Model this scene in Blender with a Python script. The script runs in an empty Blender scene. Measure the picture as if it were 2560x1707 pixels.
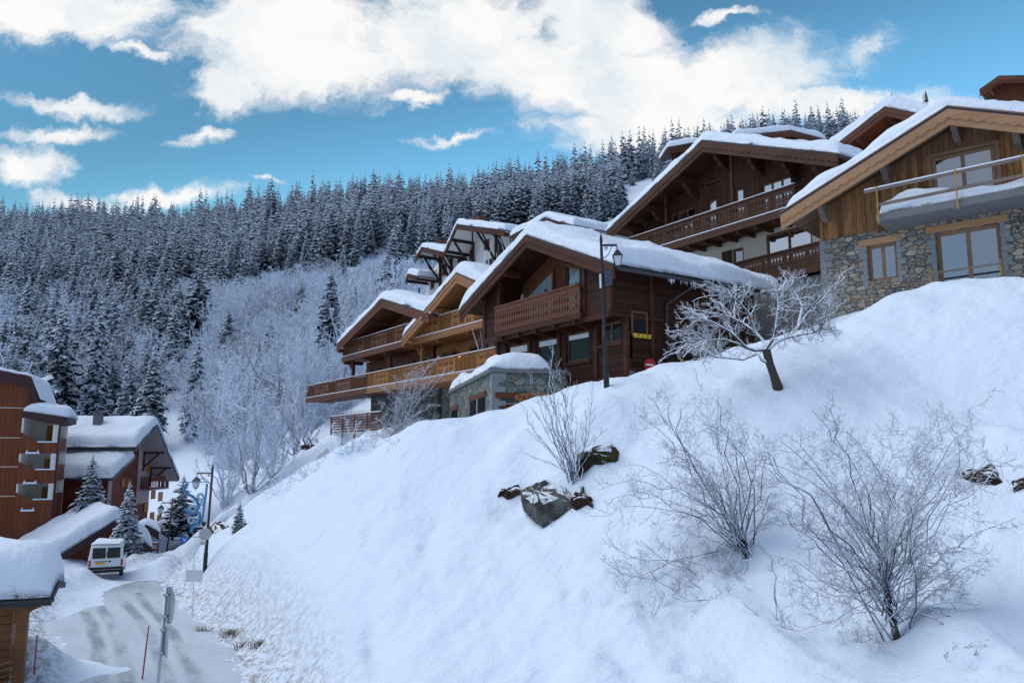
import bpy, bmesh, math, random
import numpy as np
from mathutils import Vector, Matrix
from mathutils.geometry import tessellate_polygon

R = math.radians
SC = bpy.context.scene
COL = SC.collection
RNG = random.Random(7)

# ------------------------------------------------------------------ camera
FPX = 1960.0
PITCH = math.atan((1130 - 853.5) / FPX)
CZ = 8.0
cam_d = bpy.data.cameras.new('camera')
cam_d.sensor_width = 36.0
cam_d.lens = FPX / 2560 * 36
cam_d.clip_start = 0.1
cam_d.clip_end = 6000
cam = bpy.data.objects.new('camera', cam_d)
COL.objects.link(cam)
cam.location = (0, 0, CZ)
cam.rotation_euler = (math.pi / 2 + PITCH, 0, 0)
SC.camera = cam


def ray(px, py):
    u = (px - 1280) / FPX
    v = (853.5 - py) / FPX
    return np.array([u, math.cos(PITCH) - v * math.sin(PITCH), math.sin(PITCH) + v * math.cos(PITCH)])


def W(px, py, D):
    d = ray(px, py)
    return np.array([0, 0, CZ]) + d * (D / d[1])


# ------------------------------------------------------------------ numpy noise
def _hash(ix, iy, seed):
    h = (ix.astype(np.int64) * 374761393 + iy.astype(np.int64) * 668265263 + seed * 974711) & 0xffffffff
    h = ((h ^ (h >> 13)) * 1274126177) & 0xffffffff
    return ((h ^ (h >> 16)) & 0xffff) / 65535.0


def vnoise(x, y, seed=0):
    x = np.asarray(x, float); y = np.asarray(y, float)
    ix = np.floor(x); iy = np.floor(y)
    fx = x - ix; fy = y - iy
    fx = fx * fx * fx * (fx * (fx * 6 - 15) + 10); fy = fy * fy * fy * (fy * (fy * 6 - 15) + 10)
    a = _hash(ix, iy, seed); b = _hash(ix + 1, iy, seed); c = _hash(ix, iy + 1, seed); d = _hash(ix + 1, iy + 1, seed)
    return (a + (b - a) * fx) * (1 - fy) + (c + (d - c) * fx) * fy - 0.5


def fbm(x, y, octs=4, seed=0, gain=0.5):
    s = 0; a = 1.0
    for k in range(octs):
        s = s + a * vnoise(x * 2 ** k + 13.7 * k, y * 2 ** k - 7.3 * k, seed + k)
        a *= gain
    return s


# ------------------------------------------------------------------ tagging
def tag(o, label=None, cat=None, group=None, kind=None):
    if label: o['label'] = label
    if cat: o['category'] = cat
    if group: o['group'] = group
    if kind: o['kind'] = kind
    return o


def empty(name, loc=(0, 0, 0), yaw=0.0, label=None, cat=None, group=None):
    o = bpy.data.objects.new(name, None)
    COL.objects.link(o)
    o.empty_display_size = 0.3
    o.location = [float(c) for c in loc]
    o.rotation_euler = (0, 0, yaw)
    tag(o, label, cat, group)
    return o


def copy_tree(o, parent=None):
    c = o.copy(); COL.objects.link(c)
    if parent is not None: c.parent = parent
    for ch in list(o.children): copy_tree(ch, c)
    return c


# ------------------------------------------------------------------ mesh builder
class MB:
    def __init__(s):
        s.v = []; s.f = []; s.m = []

    def add(s, vs, fs, m=0):
        b = len(s.v)
        s.v.extend([tuple(float(c) for c in v) for v in vs])
        for f in fs:
            s.f.append(tuple(b + i for i in f)); s.m.append(m)

    def box(s, x0, x1, y0, y1, z0, z1, m=0):
        if x0 > x1: x0, x1 = x1, x0
        if y0 > y1: y0, y1 = y1, y0
        if z0 > z1: z0, z1 = z1, z0
        vs = [(x0, y0, z0), (x1, y0, z0), (x1, y1, z0), (x0, y1, z0), (x0, y0, z1), (x1, y0, z1), (x1, y1, z1), (x0, y1, z1)]
        s.add(vs, [(0, 3, 2, 1), (4, 5, 6, 7), (0, 1, 5, 4), (1, 2, 6, 5), (2, 3, 7, 6), (3, 0, 4, 7)], m)

    def prism(s, poly, t0, t1, m=0):
        """polygon in (s,z) extruded along t"""
        n = len(poly)
        vs = [(p[0], t0, p[1]) for p in poly] + [(p[0], t1, p[1]) for p in poly]
        a = sum(poly[i][0] * poly[(i + 1) % n][1] - poly[(i + 1) % n][0] * poly[i][1] for i in range(n))
        idx = list(range(n)) if a > 0 else list(range(n))[::-1]
        fs = [tuple(idx), tuple(n + i for i in idx[::-1])]
        for k in range(n):
            i, j = idx[k], idx[(k + 1) % n]
            fs.append((j, i, n + i, n + j))
        s.add(vs, fs, m)

    def plate(s, poly, s0, s1, m=0):
        """polygon in (t,z) extruded along s"""
        n = len(poly)
        vs = [(s0, p[0], p[1]) for p in poly] + [(s1, p[0], p[1]) for p in poly]
        fs = [tuple(range(n)), tuple(range(2 * n - 1, n - 1, -1))]
        for k in range(n):
            j = (k + 1) % n
            fs.append((j, k, n + k, n + j))
        s.add(vs, fs, m)

    def slab(s, poly, z0, z1, m=0):
        """polygon in (x,y) extruded along z"""
        n = len(poly)
        vs = [(p[0], p[1], z0) for p in poly] + [(p[0], p[1], z1) for p in poly]
        fs = [tuple(range(n))[::-1], tuple(range(n, 2 * n))]
        for k in range(n):
            j = (k + 1) % n
            fs.append((k, j, n + j, n + k))
        s.add(vs, fs, m)

    def bar(s, p, q, w, h, m=0, up=(0, 0, 1)):
        p = Vector(p); q = Vector(q); d = (q - p).normalized(); up = Vector(up)
        if abs(d.dot(up)) > .98: up = Vector((0, 1, 0))
        a = d.cross(up).normalized(); b = a.cross(d).normalized()
        vs = []
        for c in (p, q):
            for (i, j) in ((-1, -1), (1, -1), (1, 1), (-1, 1)):
                vs.append(c + a * (w / 2 * i) + b * (h / 2 * j))
        s.add(vs, [(0, 1, 2, 3), (7, 6, 5, 4), (0, 4, 5, 1), (1, 5, 6, 2), (2, 6, 7, 3), (3, 7, 4, 0)], m)

    def tube(s, pts, rad, n=6, m=0, cap=True):
        pts = [Vector([float(c) for c in p]) for p in pts]
        if not hasattr(rad, '__len__'): rad = [rad] * len(pts)
        b = len(s.v); a = None
        for i, p in enumerate(pts):
            d = pts[min(i + 1, len(pts) - 1)] - pts[max(i - 1, 0)]
            if d.length < 1e-9: d = Vector((0, 0, 1))
            d.normalize()
            if a is None:
                a = d.cross(Vector((0, 0, 1)) if abs(d.z) < .9 else Vector((1, 0, 0))).normalized()
            else:
                a = (a - d * a.dot(d))
                a = a.normalized() if a.length > 1e-6 else d.orthogonal().normalized()
            c = d.cross(a)
            for k in range(n):
                t = 2 * math.pi * k / n
                s.v.append(tuple(p + (a * math.cos(t) + c * math.sin(t)) * rad[i]))
        for i in range(len(pts) - 1):
            for k in range(n):
                k2 = (k + 1) % n
                s.f.append((b + i * n + k, b + i * n + k2, b + (i + 1) * n + k2, b + (i + 1) * n + k)); s.m.append(m)
        if cap:
            s.f.append(tuple(b + k for k in range(n))[::-1]); s.m.append(m)
            e = b + (len(pts) - 1) * n
            s.f.append(tuple(e + k for k in range(n))); s.m.append(m)

    def lathe(s, prof, n=16, c=(0, 0, 0), m=0):
        """prof: list of (r,z)"""
        b = len(s.v)
        for (r, z) in prof:
            for k in range(n):
                t = 2 * math.pi * k / n
                s.v.append((c[0] + r * math.cos(t), c[1] + r * math.sin(t), c[2] + z))
        for i in range(len(prof) - 1):
            for k in range(n):
                k2 = (k + 1) % n
                s.f.append((b + i * n + k, b + i * n + k2, b + (i + 1) * n + k2, b + (i + 1) * n + k)); s.m.append(m)
        s.f.append(tuple(b + k for k in range(n))[::-1]); s.m.append(m)
        e = b + (len(prof) - 1) * n
        s.f.append(tuple(e + k for k in range(n))); s.m.append(m)

    def disc(s, c, nrm, r, th, n=28, m=0, mb=None):
        nrm = Vector(nrm).normalized(); c = Vector(c)
        a = nrm.cross(Vector((0, 0, 1))).normalized() if abs(nrm.z) < .9 else Vector((1, 0, 0)); u = nrm.cross(a)
        vs = []
        for w in (-th / 2, th / 2):
            for k in range(n):
                t = 2 * math.pi * k / n
                vs.append(c + nrm * w + (a * math.cos(t) + u * math.sin(t)) * r)
        s.add(vs, [tuple(range(n))[::-1]], m if mb is None else mb)
        s.add(vs, [tuple(range(n, 2 * n))], m)
        s.add(vs, [(k, (k + 1) % n, n + (k + 1) % n, n + k) for k in range(n)], m)

    def build(s, name, mats, parent=None, smooth=False, recalc=True, bevel=0):
        me = bpy.data.meshes.new(name)
        me.from_pydata(s.v, [], s.f)
        if not isinstance(mats, (list, tuple)): mats = [mats]
        for mm in mats: me.materials.append(mm)
        if len(mats) > 1: me.polygons.foreach_set('material_index', s.m)
        if recalc or bevel:
            bm = bmesh.new(); bm.from_mesh(me)
            if recalc: bmesh.ops.recalc_face_normals(bm, faces=bm.faces)
            if bevel:
                es = [e for e in bm.edges if len(e.link_faces) == 2 and e.calc_face_angle(0) > R(35)]
                bmesh.ops.bevel(bm, geom=es, offset=bevel, segments=2, affect='EDGES', profile=.6, clamp_overlap=True)
            bm.to_mesh(me); bm.free()
        if smooth: me.polygons.foreach_set('use_smooth', [True] * len(me.polygons))
        me.update()
        o = bpy.data.objects.new(name, me); COL.objects.link(o)
        if parent is not None: o.parent = parent
        return o


def np_mesh(name, V, F, mats, mi=None, smooth=False, parent=None):
    """fast mesh from numpy arrays, F is (n,3) or (n,4)"""
    me = bpy.data.meshes.new(name)
    V = np.asarray(V, np.float32); F = np.asarray(F, np.int32)
    me.vertices.add(len(V)); me.vertices.foreach_set('co', V.ravel())
    k = F.shape[1]
    me.loops.add(F.size); me.loops.foreach_set('vertex_index', F.ravel())
    me.polygons.add(len(F)); me.polygons.foreach_set('loop_start', np.arange(0, F.size, k, dtype=np.int32))
    if not isinstance(mats, (list, tuple)): mats = [mats]
    for mm in mats: me.materials.append(mm)
    if mi is not None: me.polygons.foreach_set('material_index', np.asarray(mi, np.int32))
    if smooth: me.polygons.foreach_set('use_smooth', np.ones(len(F), bool))
    me.update(calc_edges=True); me.validate()
    o = bpy.data.objects.new(name, me); COL.objects.link(o)
    if parent is not None: o.parent = parent
    return o


# ------------------------------------------------------------------ materials
class NT:
    def __init__(s, name):
        s.mat = bpy.data.materials.new(name); s.mat.use_nodes = True
        s.t = s.mat.node_tree; s.t.nodes.clear()
        s.out = s.n('ShaderNodeOutputMaterial')

    def n(s, typ, **kw):
        nd = s.t.nodes.new(typ)
        for k, v in kw.items():
            if k == 'ins':
                for a, b in v.items():
                    if hasattr(b, 'bl_rna') and b.bl_rna.identifier.startswith('NodeSocket') or isinstance(b, bpy.types.NodeSocket): s.t.links.new(b, nd.inputs[a])
                    else: nd.inputs[a].default_value = b
            else: setattr(nd, k, v)
        return nd

    def math(s, op, a, b=None, c=None, clamp=False):
        nd = s.t.nodes.new('ShaderNodeMath'); nd.operation = op; nd.use_clamp = clamp
        for i, x in enumerate((a, b, c)):
            if x is None: continue
            if isinstance(x, bpy.types.NodeSocket): s.t.links.new(x, nd.inputs[i])
            else: nd.inputs[i].default_value = x
        return nd.outputs[0]

    def mix(s, f, a, b, mode='MIX'):
        nd = s.t.nodes.new('ShaderNodeMix'); nd.data_type = 'RGBA'; nd.blend_type = mode
        for k, x in ((0, f), (6, a), (7, b)):
            if isinstance(x, bpy.types.NodeSocket): s.t.links.new(x, nd.inputs[k])
            else: nd.inputs[k].default_value = (x if k == 0 else (*x, 1) if len(x) == 3 else x)
        return nd.outputs[2]

    def rng(s, x, a, b, c=0.0, d=1.0):
        nd = s.n('ShaderNodeMapRange'); nd.interpolation_type = 'SMOOTHSTEP'
        s.t.links.new(x, nd.inputs[0])
        for i, v in zip((1, 2, 3, 4), (a, b, c, d)): nd.inputs[i].default_value = v
        return nd.outputs[0]

    def obj(s):
        return s.n('ShaderNodeTexCoord').outputs['Object']

    def scale(s, vec, sc):
        nd = s.n('ShaderNodeVectorMath', operation='MULTIPLY')
        s.t.links.new(vec, nd.inputs[0]); nd.inputs[1].default_value = sc
        return nd.outputs[0]

    def noise(s, vec, scale, detail=3, rough=.55):
        nd = s.n('ShaderNodeTexNoise')
        if vec is not None: s.t.links.new(vec, nd.inputs['Vector'])
        nd.inputs['Scale'].default_value = scale; nd.inputs['Detail'].default_value = detail; nd.inputs['Roughness'].default_value = rough
        return nd.outputs['Fac']

    def bump(s, h, dist, strength=1.0, prev=None):
        nd = s.n('ShaderNodeBump'); s.t.links.new(h, nd.inputs['Height'])
        nd.inputs['Distance'].default_value = dist; nd.inputs['Strength'].default_value = strength
        if prev is not None: s.t.links.new(prev, nd.inputs['Normal'])
        return nd.outputs[0]

    def pbr(s, color, rough=.6, spec=.3, metal=0.0, normal=None, **kw):
        nd = s.n('ShaderNodeBsdfPrincipled')
        for k, x in (('Base Color', color), ('Roughness', rough), ('Metallic', metal), ('Specular IOR Level', spec)):
            if isinstance(x, bpy.types.NodeSocket): s.t.links.new(x, nd.inputs[k])
            else: nd.inputs[k].default_value = ((*x, 1) if hasattr(x, '__len__') and len(x) == 3 else x)
        if normal is not None: s.t.links.new(normal, nd.inputs['Normal'])
        for k, x in kw.items(): nd.inputs[k].default_value = x
        s.t.links.new(nd.outputs[0], s.out.inputs[0])
        return nd


def plain(name, c, rough=.6, spec=.3, metal=0.0, var=.12, nscale=6.0):
    T = NT(name)
    nz = T.noise(T.obj(), nscale, 4)
    f = T.math('MULTIPLY_ADD', nz, 2 * var, 1 - var)
    col = T.mix(1.0, c, (1, 1, 1), 'MULTIPLY')
    nd = T.n('ShaderNodeVectorMath', operation='SCALE'); T.t.links.new(col, nd.inputs[0]); T.t.links.new(f, nd.inputs['Scale'])
    T.pbr(nd.outputs[0], rough, spec, metal)
    return T.mat


def boards(name, dark, light, mode='V', w=.16, rough=.7, gap=.05, gapdark=.3, grain=.35, weather=None):
    """plank cladding: V vertical boards, H horizontal boards, S boards running along s, T boards running along t"""
    T = NT(name)
    o = T.obj(); sep = T.n('ShaderNodeSeparateXYZ'); T.t.links.new(o, sep.inputs[0])
    x, y, z = sep.outputs
    if mode == 'V': u = T.math('ADD', x, y); stretch = (3.0, 3.0, .35)
    elif mode == 'H': u = z; stretch = (.3, .3, 4.0)
    elif mode == 'S': u = T.math('ADD', y, T.math('MULTIPLY', z, .0)); stretch = (.3, 4.0, 2.0)
    else: u = x; stretch = (4.0, .3, 2.0)
    q = T.math('DIVIDE', u, w)
    idx = T.math('FLOOR', q); fr = T.math('FRACT', q)
    wn = T.n('ShaderNodeTexWhiteNoise', noise_dimensions='1D'); T.t.links.new(idx, wn.inputs['W'])
    ofs = T.n('ShaderNodeCombineXYZ'); T.t.links.new(T.math('MULTIPLY', wn.outputs[0], 9.0), ofs.inputs[0 if mode in 'HS' else 2])
    vec = T.n('ShaderNodeVectorMath', operation='ADD'); T.t.links.new(T.scale(o, stretch), vec.inputs[0]); T.t.links.new(ofs.outputs[0], vec.inputs[1])
    gr = T.noise(vec.outputs[0], 3.0, 6, .65)
    f = T.math('ADD', T.math('MULTIPLY', wn.outputs[0], .6), T.math('MULTIPLY', T.math('SUBTRACT', gr, .5), grain * 4), clamp=True)
    col = T.mix(f, dark, light)
    if weather:
        wz = T.rng(T.noise(T.scale(o, (.5, .5, .25)), 1.5, 4), .45, .7)
        col = T.mix(wz, col, weather)
    if gap > 0:
        d = T.math('MINIMUM', fr, T.math('SUBTRACT', 1.0, fr))
        g = T.rng(d, 0, gap)
        col = T.mix(g, tuple(c * gapdark for c in dark), col)
        h = T.math('ADD', g, T.math('MULTIPLY', gr, .3))
    else: h = T.math('MULTIPLY', gr, .4)
    T.pbr(col, rough, .25, normal=T.bump(h, .012, .8))
    return T.mat


def stonewall(name, cols, mortar, sc=(1.0, 1.0, 1.7), size=2.2, mort=.05, bumpd=.05):
    T = NT(name)
    o = T.obj(); sep = T.n('ShaderNodeSeparateXYZ'); T.t.links.new(o, sep.inputs[0])
    x, y, z = sep.outputs
    # coursed rubble: stretched cells on the (s + t, z) surface, rows jittered by a soft warp
    cb = T.n('ShaderNodeCombineXYZ')
    T.t.links.new(T.math('MULTIPLY', T.math('ADD', x, y), sc[0]), cb.inputs[0])
    T.t.links.new(T.math('MULTIPLY', z, sc[2]), cb.inputs[1])
    wp = T.n('ShaderNodeTexNoise'); T.t.links.new(o, wp.inputs['Vector']); wp.inputs['Scale'].default_value = 1.3
    wv = T.n('ShaderNodeVectorMath', operation='SCALE'); T.t.links.new(wp.outputs['Color'], wv.inputs[0]); wv.inputs['Scale'].default_value = .28
    ad = T.n('ShaderNodeVectorMath', operation='ADD'); T.t.links.new(cb.outputs[0], ad.inputs[0]); T.t.links.new(wv.outputs[0], ad.inputs[1])
    def vor(feat, s):
        v = T.n('ShaderNodeTexVoronoi', voronoi_dimensions='2D', feature=feat)
        T.t.links.new(ad.outputs[0], v.inputs['Vector']); v.inputs['Scale'].default_value = s; v.inputs['Randomness'].default_value = .85
        return v
    a = vor('F1', size); e = vor('DISTANCE_TO_EDGE', size)
    b = vor('F1', size * 2.1); eb = vor('DISTANCE_TO_EDGE', size * 2.1)
    sr = T.n('ShaderNodeSeparateColor'); T.t.links.new(a.outputs['Color'], sr.inputs[0])
    pick = T.math('GREATER_THAN', sr.outputs[1], .5)         # some cells break into small stones
    srb = T.n('ShaderNodeSeparateColor'); T.t.links.new(b.outputs['Color'], srb.inputs[0])
    rnd = T.math('ADD', T.math('MULTIPLY', sr.outputs[0], T.math('SUBTRACT', 1.0, pick)), T.math('MULTIPLY', srb.outputs[0], pick))
    dist = T.math('MINIMUM', e.outputs['Distance'], T.math('ADD', T.math('MULTIPLY', eb.outputs['Distance'], .9), T.math('MULTIPLY', T.math('SUBTRACT', 1.0, pick), 9.0)))
    cr = T.n('ShaderNodeValToRGB'); T.t.links.new(rnd, cr.inputs[0]); cr.color_ramp.interpolation = 'CONSTANT'
    els = cr.color_ramp.elements
    while len(els) < len(cols): els.new(.5)
    for i, c in enumerate(cols): els[i].position = i / len(cols); els[i].color = (*c, 1)
    nz = T.noise(o, 9.0, 6, .7)
    col = T.mix(.55, cr.outputs[0], T.mix(nz, (.25, .25, .25), (.95, .95, .95)), 'OVERLAY')
    g = T.rng(dist, mort * .25, mort)
    col = T.mix(g, mortar, col)
    h = T.math('ADD', T.rng(dist, 0, mort * 3.2), T.math('MULTIPLY', nz, .35))
    T.pbr(col, .85, .2, normal=T.bump(h, bumpd, 1.0))
    return T.mat


def snowmat(name, tint=(.80, .86, .94), fine=.02, lump=.0):
    T = NT(name)
    o = T.obj()
    a = T.noise(o, 2.2, 5, .6); b = T.noise(o, 18.0, 4, .6)
    n1 = T.bump(a, .16 + lump, .7); n2 = T.bump(b, fine, .6, n1)
    col = T.mix(T.noise(o, .6, 3), tuple(c * .96 for c in tint), tint)
    T.pbr(col, .75, .15, normal=n2)
    return T.mat


def twigmat(name, bark, snow=(.84, .86, .9), lo=.05, hi=.5, cover=1.0):
    """bark with snow lying on whatever faces up"""
    T = NT(name)
    g = T.n('ShaderNodeNewGeometry'); sep = T.n('ShaderNodeSeparateXYZ'); T.t.links.new(g.outputs['Normal'], sep.inputs[0])
    o = T.obj()
    nz = T.noise(o, 5.0, 3)
    k = T.math('ADD', sep.outputs[2], T.math('MULTIPLY', T.math('SUBTRACT', nz, .5), 1.2))
    f = T.math('MULTIPLY', T.rng(k, lo, hi), cover)
    bk = T.mix(T.noise(o, 20.0, 4), tuple(c * .6 for c in bark), tuple(c * 1.3 for c in bark))
    T.pbr(T.mix(f, bk, snow), .8, .15)
    return T.mat


def glassmat(name, refl=.4, dark=(.02, .02, .021), tint=(.97, .93, .90)):
    T = NT(name)
    d = T.n('ShaderNodeBsdfDiffuse'); d.inputs[0].default_value = (*dark, 1)
    g = T.n('ShaderNodeBsdfGlossy'); g.inputs[0].default_value = (*tint, 1); g.inputs['Roughness'].default_value = .015
    nz = T.noise(T.obj(), .8, 2)
    bn = T.bump(nz, .02, .25); T.t.links.new(bn, g.inputs['Normal'])
    m = T.n('ShaderNodeMixShader'); m.inputs[0].default_value = refl
    T.t.links.new(d.outputs[0], m.inputs[1]); T.t.links.new(g.outputs[0], m.inputs[2]); T.t.links.new(m.outputs[0], T.out.inputs[0])
    return T.mat


def clearglass(name, refl=.08):
    T = NT(name)
    d = T.n('ShaderNodeBsdfTransparent'); d.inputs[0].default_value = (.82, .85, .86, 1)
    g = T.n('ShaderNodeBsdfGlossy'); g.inputs[0].default_value = (.9, .92, .95, 1); g.inputs['Roughness'].default_value = .02
    m = T.n('ShaderNodeMixShader'); m.inputs[0].default_value = refl
    T.t.links.new(d.outputs[0], m.inputs[1]); T.t.links.new(g.outputs[0], m.inputs[2]); T.t.links.new(m.outputs[0], T.out.inputs[0])
    return T.mat


def emit(name, c, s):
    T = NT(name)
    e = T.n('ShaderNodeEmission'); e.inputs[0].default_value = (*c, 1); e.inputs[1].default_value = s
    T.t.links.new(e.outputs[0], T.out.inputs[0])
    return T.mat


M = {}
M['snow'] = snowmat('snow')
M['roofsnow'] = snowmat('roof_snow', (.80, .86, .95), .015)
M['slate'] = plain('slate', (.06, .058, .06), .8)
M['metal'] = plain('dark_metal', (.035, .038, .045), .45, .5)
M['black'] = plain('black_iron', (.012, .013, .016), .4, .5)
M['zinc'] = plain('galvanised_steel', (.42, .45, .48), .4, .5, .7)
M['concrete'] = plain('concrete', (.18, .185, .185), .9, .2, var=.25, nscale=2.5)
M['white'] = plain('white_paint', (.74, .75, .76), .6, var=.05)
M['render'] = plain('cream_render', (.68, .62, .5), .9, .2, var=.06)
M['whitewall'] = plain('white_render', (.74, .73, .69), .9, .2, var=.06)
M['darkH'] = boards('dark_brown_horizontal_boards', (.026, .0075, .0035), (.074, .021, .009), 'H', .19, .6)
M['darkV'] = boards('dark_brown_vertical_boards', (.040, .014, .008), (.085, .032, .017), 'V', .15, .6)
M['darkbeam'] = boards('dark_brown_beam', (.058, .017, .008), (.12, .036, .015), 'H', .5, .6, gap=.0)
M['midV'] = boards('brown_boards', (.13, .042, .017), (.22, .078, .032), 'V', .14, .6)
M['midbeam'] = boards('brown_beam', (.115, .040, .020), (.185, .070, .036), 'H', .5, .6, gap=0.0)
M['ambV'] = boards('amber_boards', (.30, .12, .035), (.48, .22, .07), 'V', .14, .55)
M['ambbeam'] = boards('amber_beam', (.30, .13, .05), (.43, .21, .09), 'H', .6, .55, gap=0.0)
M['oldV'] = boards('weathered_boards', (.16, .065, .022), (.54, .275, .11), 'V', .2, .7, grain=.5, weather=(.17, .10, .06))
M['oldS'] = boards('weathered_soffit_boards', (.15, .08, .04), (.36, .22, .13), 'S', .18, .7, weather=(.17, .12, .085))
M['oldbeam'] = boards('weathered_beam', (.36, .19, .095), (.50, .28, .15), 'H', .6, .65, gap=0.0)
M['greybeam'] = boards('grey_bracket_wood', (.17, .13, .105), (.27, .21, .17), 'H', .5, .7, gap=0.0)
M['c4V'] = boards('chocolate_boards', (.058, .022, .011), (.105, .042, .02), 'V', .17, .6)
M['c4beam'] = boards('chocolate_beam', (.062, .024, .013), (.11, .044, .023), 'H', .5, .6, gap=0.0)
M['redV'] = boards('red_brown_boards', (.16, .042, .016), (.25, .072, .026), 'V', .12, .6)
M['redH'] = boards('dark_red_boards', (.15, .032, .018), (.22, .052, .028), 'H', .2, .6)
M['pine'] = boards('new_pine_boards', (.19, .08, .03), (.28, .125, .05), 'H', .22, .6)
M['pinebeam'] = boards('new_pine_beam', (.15, .065, .026), (.215, .095, .038), 'H', .6, .6, gap=0.0)
M['frame'] = boards('window_frame_wood', (.15, .06, .028), (.22, .095, .045), 'H', .6, .5, gap=0.0)
M['frameold'] = boards('oak_window_frame', (.25, .14, .08), (.33, .2, .12), 'H', .6, .5, gap=0.0)
M['shutter'] = boards('orange_wood_shutter', (.36, .14, .03), (.5, .21, .05), 'V', .2, .6)
M['stone'] = stonewall('rubble_stone', [(.15, .14, .13), (.33, .285, .22), (.23, .215, .19), (.40, .345, .275), (.20, .19, .17), (.29, .24, .185), (.37, .25, .165), (.26, .24, .21)], (.04, .038, .036), size=3.1, mort=.028, bumpd=.05)
M['stonegreen'] = stonewall('green_grey_stone', [(.10, .12, .12), (.18, .19, .16), (.13, .165, .17), (.24, .23, .18), (.08, .10, .10), (.20, .21, .19), (.16, .145, .115)], (.055, .055, .05), size=2.4, mort=.03, bumpd=.03)
M['quoin'] = plain('grey_quoin_stone', (.24, .26, .265), .85, .2, var=.3, nscale=3)
M['glass'] = glassmat('window_glass', .42)
M['glassdark'] = glassmat('dark_window_glass', .028)
M['glassbright'] = glassmat('bright_window_glass', .8)
M['clear'] = clearglass('clear_glass')
M['curtain'] = plain('white_curtain', (.82, .84, .84), .9, var=.12, nscale=14)
M['rubber'] = plain('black_rubber', (.02, .02, .022), .7)
M['twig'] = twigmat('snowy_twig', (.05, .055, .072), (.82, .88, .96), lo=-.30, hi=.3)
M['twigsnow'] = twigmat('snow_laden_twig', (.07, .056, .058), (.84, .89, .96), lo=-.58, hi=.08)
M['frost'] = twigmat('frosted_twig', (.52, .62, .76), (.76, .85, .97), lo=-.8, hi=.25)
M['frostgrey'] = twigmat('grey_frosted_twig', (.20, .20, .235), (.78, .83, .92), lo=-.45, hi=.4)
M['bark'] = twigmat('trunk_bark', (.07, .055, .045), lo=.55, hi=.9)
M['needle'] = plain('spruce_needles', (.010, .021, .031), .8, .15, var=.4, nscale=2)
M['treesnow'] = plain('snow_on_branches', (.76, .82, .90), .8, .1, var=.1, nscale=1)
M['lampglass'] = plain('frosted_lamp_glass', (.62, .64, .64), .35, .4, var=.05)


# ------------------------------------------------------------------ frame on a facade plane
class Frame:
    def __init__(s, o, yaw_deg):
        s.o = np.array(o, float); s.yaw = R(yaw_deg)
        s.s = np.array([math.cos(s.yaw), math.sin(s.yaw), 0]); s.t = np.array([-math.sin(s.yaw), math.cos(s.yaw), 0])

    def f(s, px, py, t=0.0):
        d = ray(px, py); c = np.array([0, 0, CZ]) - s.o
        q = c + d * ((t - c @ s.t) / (d @ s.t))
        return (float(q @ s.s), float(q[2]))

    def g(s, px, py, ss=0.0):
        d = ray(px, py); c = np.array([0, 0, CZ]) - s.o
        q = c + d * ((ss - c @ s.s) / (d @ s.s))
        return (float(q @ s.t), float(q[2]))

    def world(s, a, t, z):
        return s.o + s.s * a + s.t * t + np.array([0, 0, z])
# ------------------------------------------------------------------ sky and light
SUN_AZ = R(-80)      # from +Y towards +X (negative: to the left, veiled by cloud)
SUN_EL = R(56)
world = bpy.data.worlds.new('World'); SC.world = world
world.use_nodes = True
WT = NT.__new__(NT); WT.t = world.node_tree; WT.t.nodes.clear()
w_out = WT.n('ShaderNodeOutputWorld')
sky = WT.n('ShaderNodeTexSky', sky_type='NISHITA')
sky.sun_disc = False; sky.sun_elevation = SUN_EL; sky.sun_rotation = SUN_AZ
sky.altitude = 1600; sky.air_density = 1.6; sky.dust_density = .35; sky.ozone_density = 3.0
gen = WT.n('ShaderNodeTexCoord').outputs['Generated']
sp = WT.n('ShaderNodeSeparateXYZ'); WT.t.links.new(gen, sp.inputs[0])
dx, dy, dz = sp.outputs
ysafe = WT.math('MAXIMUM', dy, .05)
isf = WT.rng(dy, .08, .3)
gu = WT.math('DIVIDE', dx, ysafe); gv = WT.math('DIVIDE', dz, ysafe)
gvec = WT.n('ShaderNodeCombineXYZ'); WT.t.links.new(gu, gvec.inputs[0]); WT.t.links.new(gv, gvec.inputs[1])
# turbulent warp of the cloud field
wn1 = WT.n('ShaderNodeTexNoise'); WT.t.links.new(gvec.outputs[0], wn1.inputs['Vector']); wn1.inputs['Scale'].default_value = 9; wn1.inputs['Detail'].default_value = 9; wn1.inputs['Roughness'].default_value = .66
wv = WT.n('ShaderNodeVectorMath', operation='MULTIPLY_ADD')
WT.t.links.new(wn1.outputs['Color'], wv.inputs[0]); wv.inputs[1].default_value = (.15, .10, 0); wv.inputs[2].default_value = (-.075, -.05, 0)
wp = WT.n('ShaderNodeVectorMath', operation='ADD'); WT.t.links.new(gvec.outputs[0], wp.inputs[0]); WT.t.links.new(wv.outputs[0], wp.inputs[1])
BL = [  # cloud cells: centre and half sizes in the direction field, tilt
    (150, 30, 360, 110, 0), (700, 60, 330, 150, 0), (770, 150, 340, 130, .0), (560, 215, 120, 90, 0.1), (1130, 90, 330, 150, 0), (1350, 175, 360, 130, -.15),
    (1600, 225, 330, 150, -.1), (1870, 190, 270, 130, 0.25), (1640, 330, 330, 80, 0), (2060, 262, 380, 62, -.02), (1500, 60, 230, 120, -.3),
    (190, 262, 175, 26, -.06), (140, 330, 150, 26, .05), (50, 405, 115, 60, .1), (510, 333, 80, 18, 0), (420, 485, 190, 34, .05), (200, 505, 150, 30, -.2),
    (1150, 345, 135, 14, .02), (350, 128, 110, 18, -.2), (1040, 235, 90, 22, 0), (1810, 36, 70, 16, .05), (2150, 130, 95, 42, .35), (660, 455, 60, 10, 0),
]
field = None
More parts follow.
